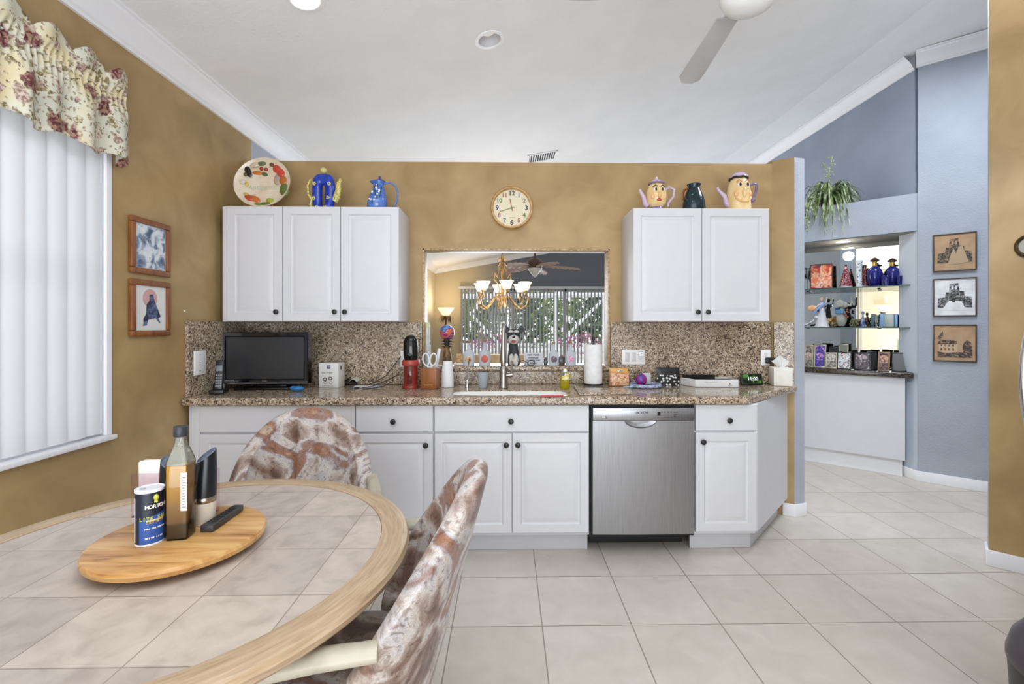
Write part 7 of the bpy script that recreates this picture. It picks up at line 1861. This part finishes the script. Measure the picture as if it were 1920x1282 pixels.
m = MB(); m.lathe([(.182, .255), (.186, .262), (.186, .285), (.172, .34), (.13, .40), (.07, .435), (0, .445)], seg=48, closed=False); m.build('lid', plain('bin_lid', S(70, 62, 70), .35), t, ang=60)

# ================================================================== REAR OF THE ROOM (reflected in the bar mirror)
RF = Vector((2 * (WA.dot(WN) + .405) * WN.x, 2 * (WA.dot(WN) + .405) * WN.y, CAMH))
def mirrored(u, v, dist):
    """where a ray through the photo pixel lands after bouncing off the bar mirror, at a given distance past the mirror"""
    r = ray(u, v); kk = (WA.dot(WN) + .405) / (r.x * WN.x + r.y * WN.y); p = ORI + r * kk
    d_ = r - WN * (2 * (r.x * WN.x + r.y * WN.y)); return p + d_.normalized() * dist
pt = mirrored(1651, 572, 8.0)
t = thing('torchiere', 'bronze torchiere floor lamp glowing in the bar mirror reflection', 'floor lamp', (pt.x, pt.y, 0))
zt = pt.z
m = MB(); m.lathe([(0, 0), (.17, 0), (.17, .02), (.05, .05), (.03, .08), (.026, zt - .26), (0, zt - .26)]); m.build('pole', plain('torchiere_dark', S(48, 40, 34), .4, .3), t)
m = MB(); m.lathe([(.02, zt - .18), (.12, zt - .14), (.20, zt - .05), (.24, zt), (.235, zt), (.19, zt - .045), (.1, zt - .12)], closed=False); m.build('shade', SHG, t, ang=60)
m = MB(); m.lathe([(0, zt - .27), (.05, zt - .26), (.11, zt - .15), (0, zt - .14)]); m.build('socket', plain('torchiere_dark', S(48, 40, 34), .4, .3), t)
def mirror_to_wall(u):
    r = ray(u, 600); kk = (WA.dot(WN) + .405) / (r.x * WN.x + r.y * WN.y); p = ORI + r * kk
    d_ = r - WN * (2 * (r.x * WN.x + r.y * WN.y)); return p + d_ * ((XL + .09 - p.x) / d_.x)
ya, yb = sorted((mirror_to_wall(1582).y, mirror_to_wall(1624).y))
t = thing('vertical_blind', 'white vertical blind panel reflected in the bar mirror, beside the torchiere', 'blind', (XL + .01, ya, .06))
m = MB(); k = .045
while k < yb - ya:
    m.grid(lambda i, j, k=k: (.05 + .03 * (-1 + i / 2) + .008 * (1 - (-1 + i / 2) ** 2), k + .034 * (-1 + i / 2), 2.2 * j), 5, 2); k += .085
m.build('slats', BLIND, t)
m = MB(); m.box(.02, .08, 0, yb - ya, 2.2, 2.25, .004); m.build('headrail', WHITEP, t)
REAR_LAMP = Vector((pt.x, pt.y, zt + .12))

# ================================================================== LIGHTS
def light(kind, name, loc, energy, color=(1, 1, 1), size=.3, rot=None, size_y=None, **kw):
    d = bpy.data.lights.new(name, kind); d.energy = energy; d.color = color
    if kind == 'AREA':
        d.size = size
        if size_y: d.shape = 'RECTANGLE'; d.size_y = size_y
    elif kind in ('POINT', 'SPOT'): d.shadow_soft_size = size
    o = bpy.data.objects.new(name, d); COL.objects.link(o); o.location = loc
    if rot: o.rotation_euler = rot
    for k, v in kw.items(): setattr(d, k, v)
    return o
# daylight: sky outside, through the left window and the far door; the fills are added lamps
w = bpy.data.worlds.new('world'); scn.world = w; w.use_nodes = True
bg = w.node_tree.nodes['Background']; bg.inputs['Color'].default_value = (.90, .95, 1.0, 1); bg.inputs['Strength'].default_value = 1.6
DAY = (.885, .965, 1.085)
light('AREA', 'window_daylight', (XL - .55, 1.35, 1.6), 18, DAY, 1.7, (0, -PI / 2, 0), 1.6)
light('AREA', 'rear_fill', (.4, -3.7, 1.6), 74, DAY, 5.4, (PI / 2, 0, 0), 2.6)  # added fill behind the camera, in front of a closed rear wall
light('AREA', 'door_daylight', ((SX0 + SX1) / 2, YF - .45, 1.2), 80, DAY, 5.0, (-PI / 2, 0, 0), 2.1)
light('AREA', 'ceiling_bounce_fill', (-.1, -2.0, .9), 132, DAY, 3.2, (PI * .84, 0, 0), 2.4)  # added upward fill that evens out the ceiling
light('AREA', 'kitchen_overhead_fill', (.1, .7, 2.92), 30, DAY, 2.2, (0, 0, 0), 1.6)  # added overhead fill for the kitchen, out of view
light('AREA', 'hall_overhead_fill', (3.0, 2.72, 3.6), 56, DAY, .8, (0, 0, 0), .8)  # unseen fill added to lift the hall floor and blue walls
light('SPOT', 'right_wall_fill', (1.2, 1.25, 2.85), 150, DAY, .25, (Vector((2.78, 2.5, 1.1)) - Vector((1.2, 1.25, 2.85))).to_track_quat('-Z', 'Y').to_euler(), None, spot_size=1.1, spot_blend=1.0)  # added lamp that brightens the gold right wall
light('POINT', 'flash', (.15, -.35, 2.1), 10, DAY, .30)
light('POINT', 'chandelier_glow', (cx, Yc, zc(540) + .25), 8, (1, .82, .56), .25)
light('POINT', 'torchiere_glow', (tx, Yt, PY(836, 577, Yt).z + .14), 13, (1, .84, .6), .12)
light('POINT', 'rear_torchiere_glow', REAR_LAMP, 16, (1, .86, .62), .12)
light('POINT', 'niche_glow', (pl_.x, pl_.y, 2.10), 1.6, (1, .92, .78), .05)
light('POINT', 'hall_glow', (2.6, 6.5, 1.8), 60, DAY, .6)
light('POINT', 'beyond_glow', (-.2, 5.4, 1.6), 60, DAY, .6)
bpy.context.view_layer.update()
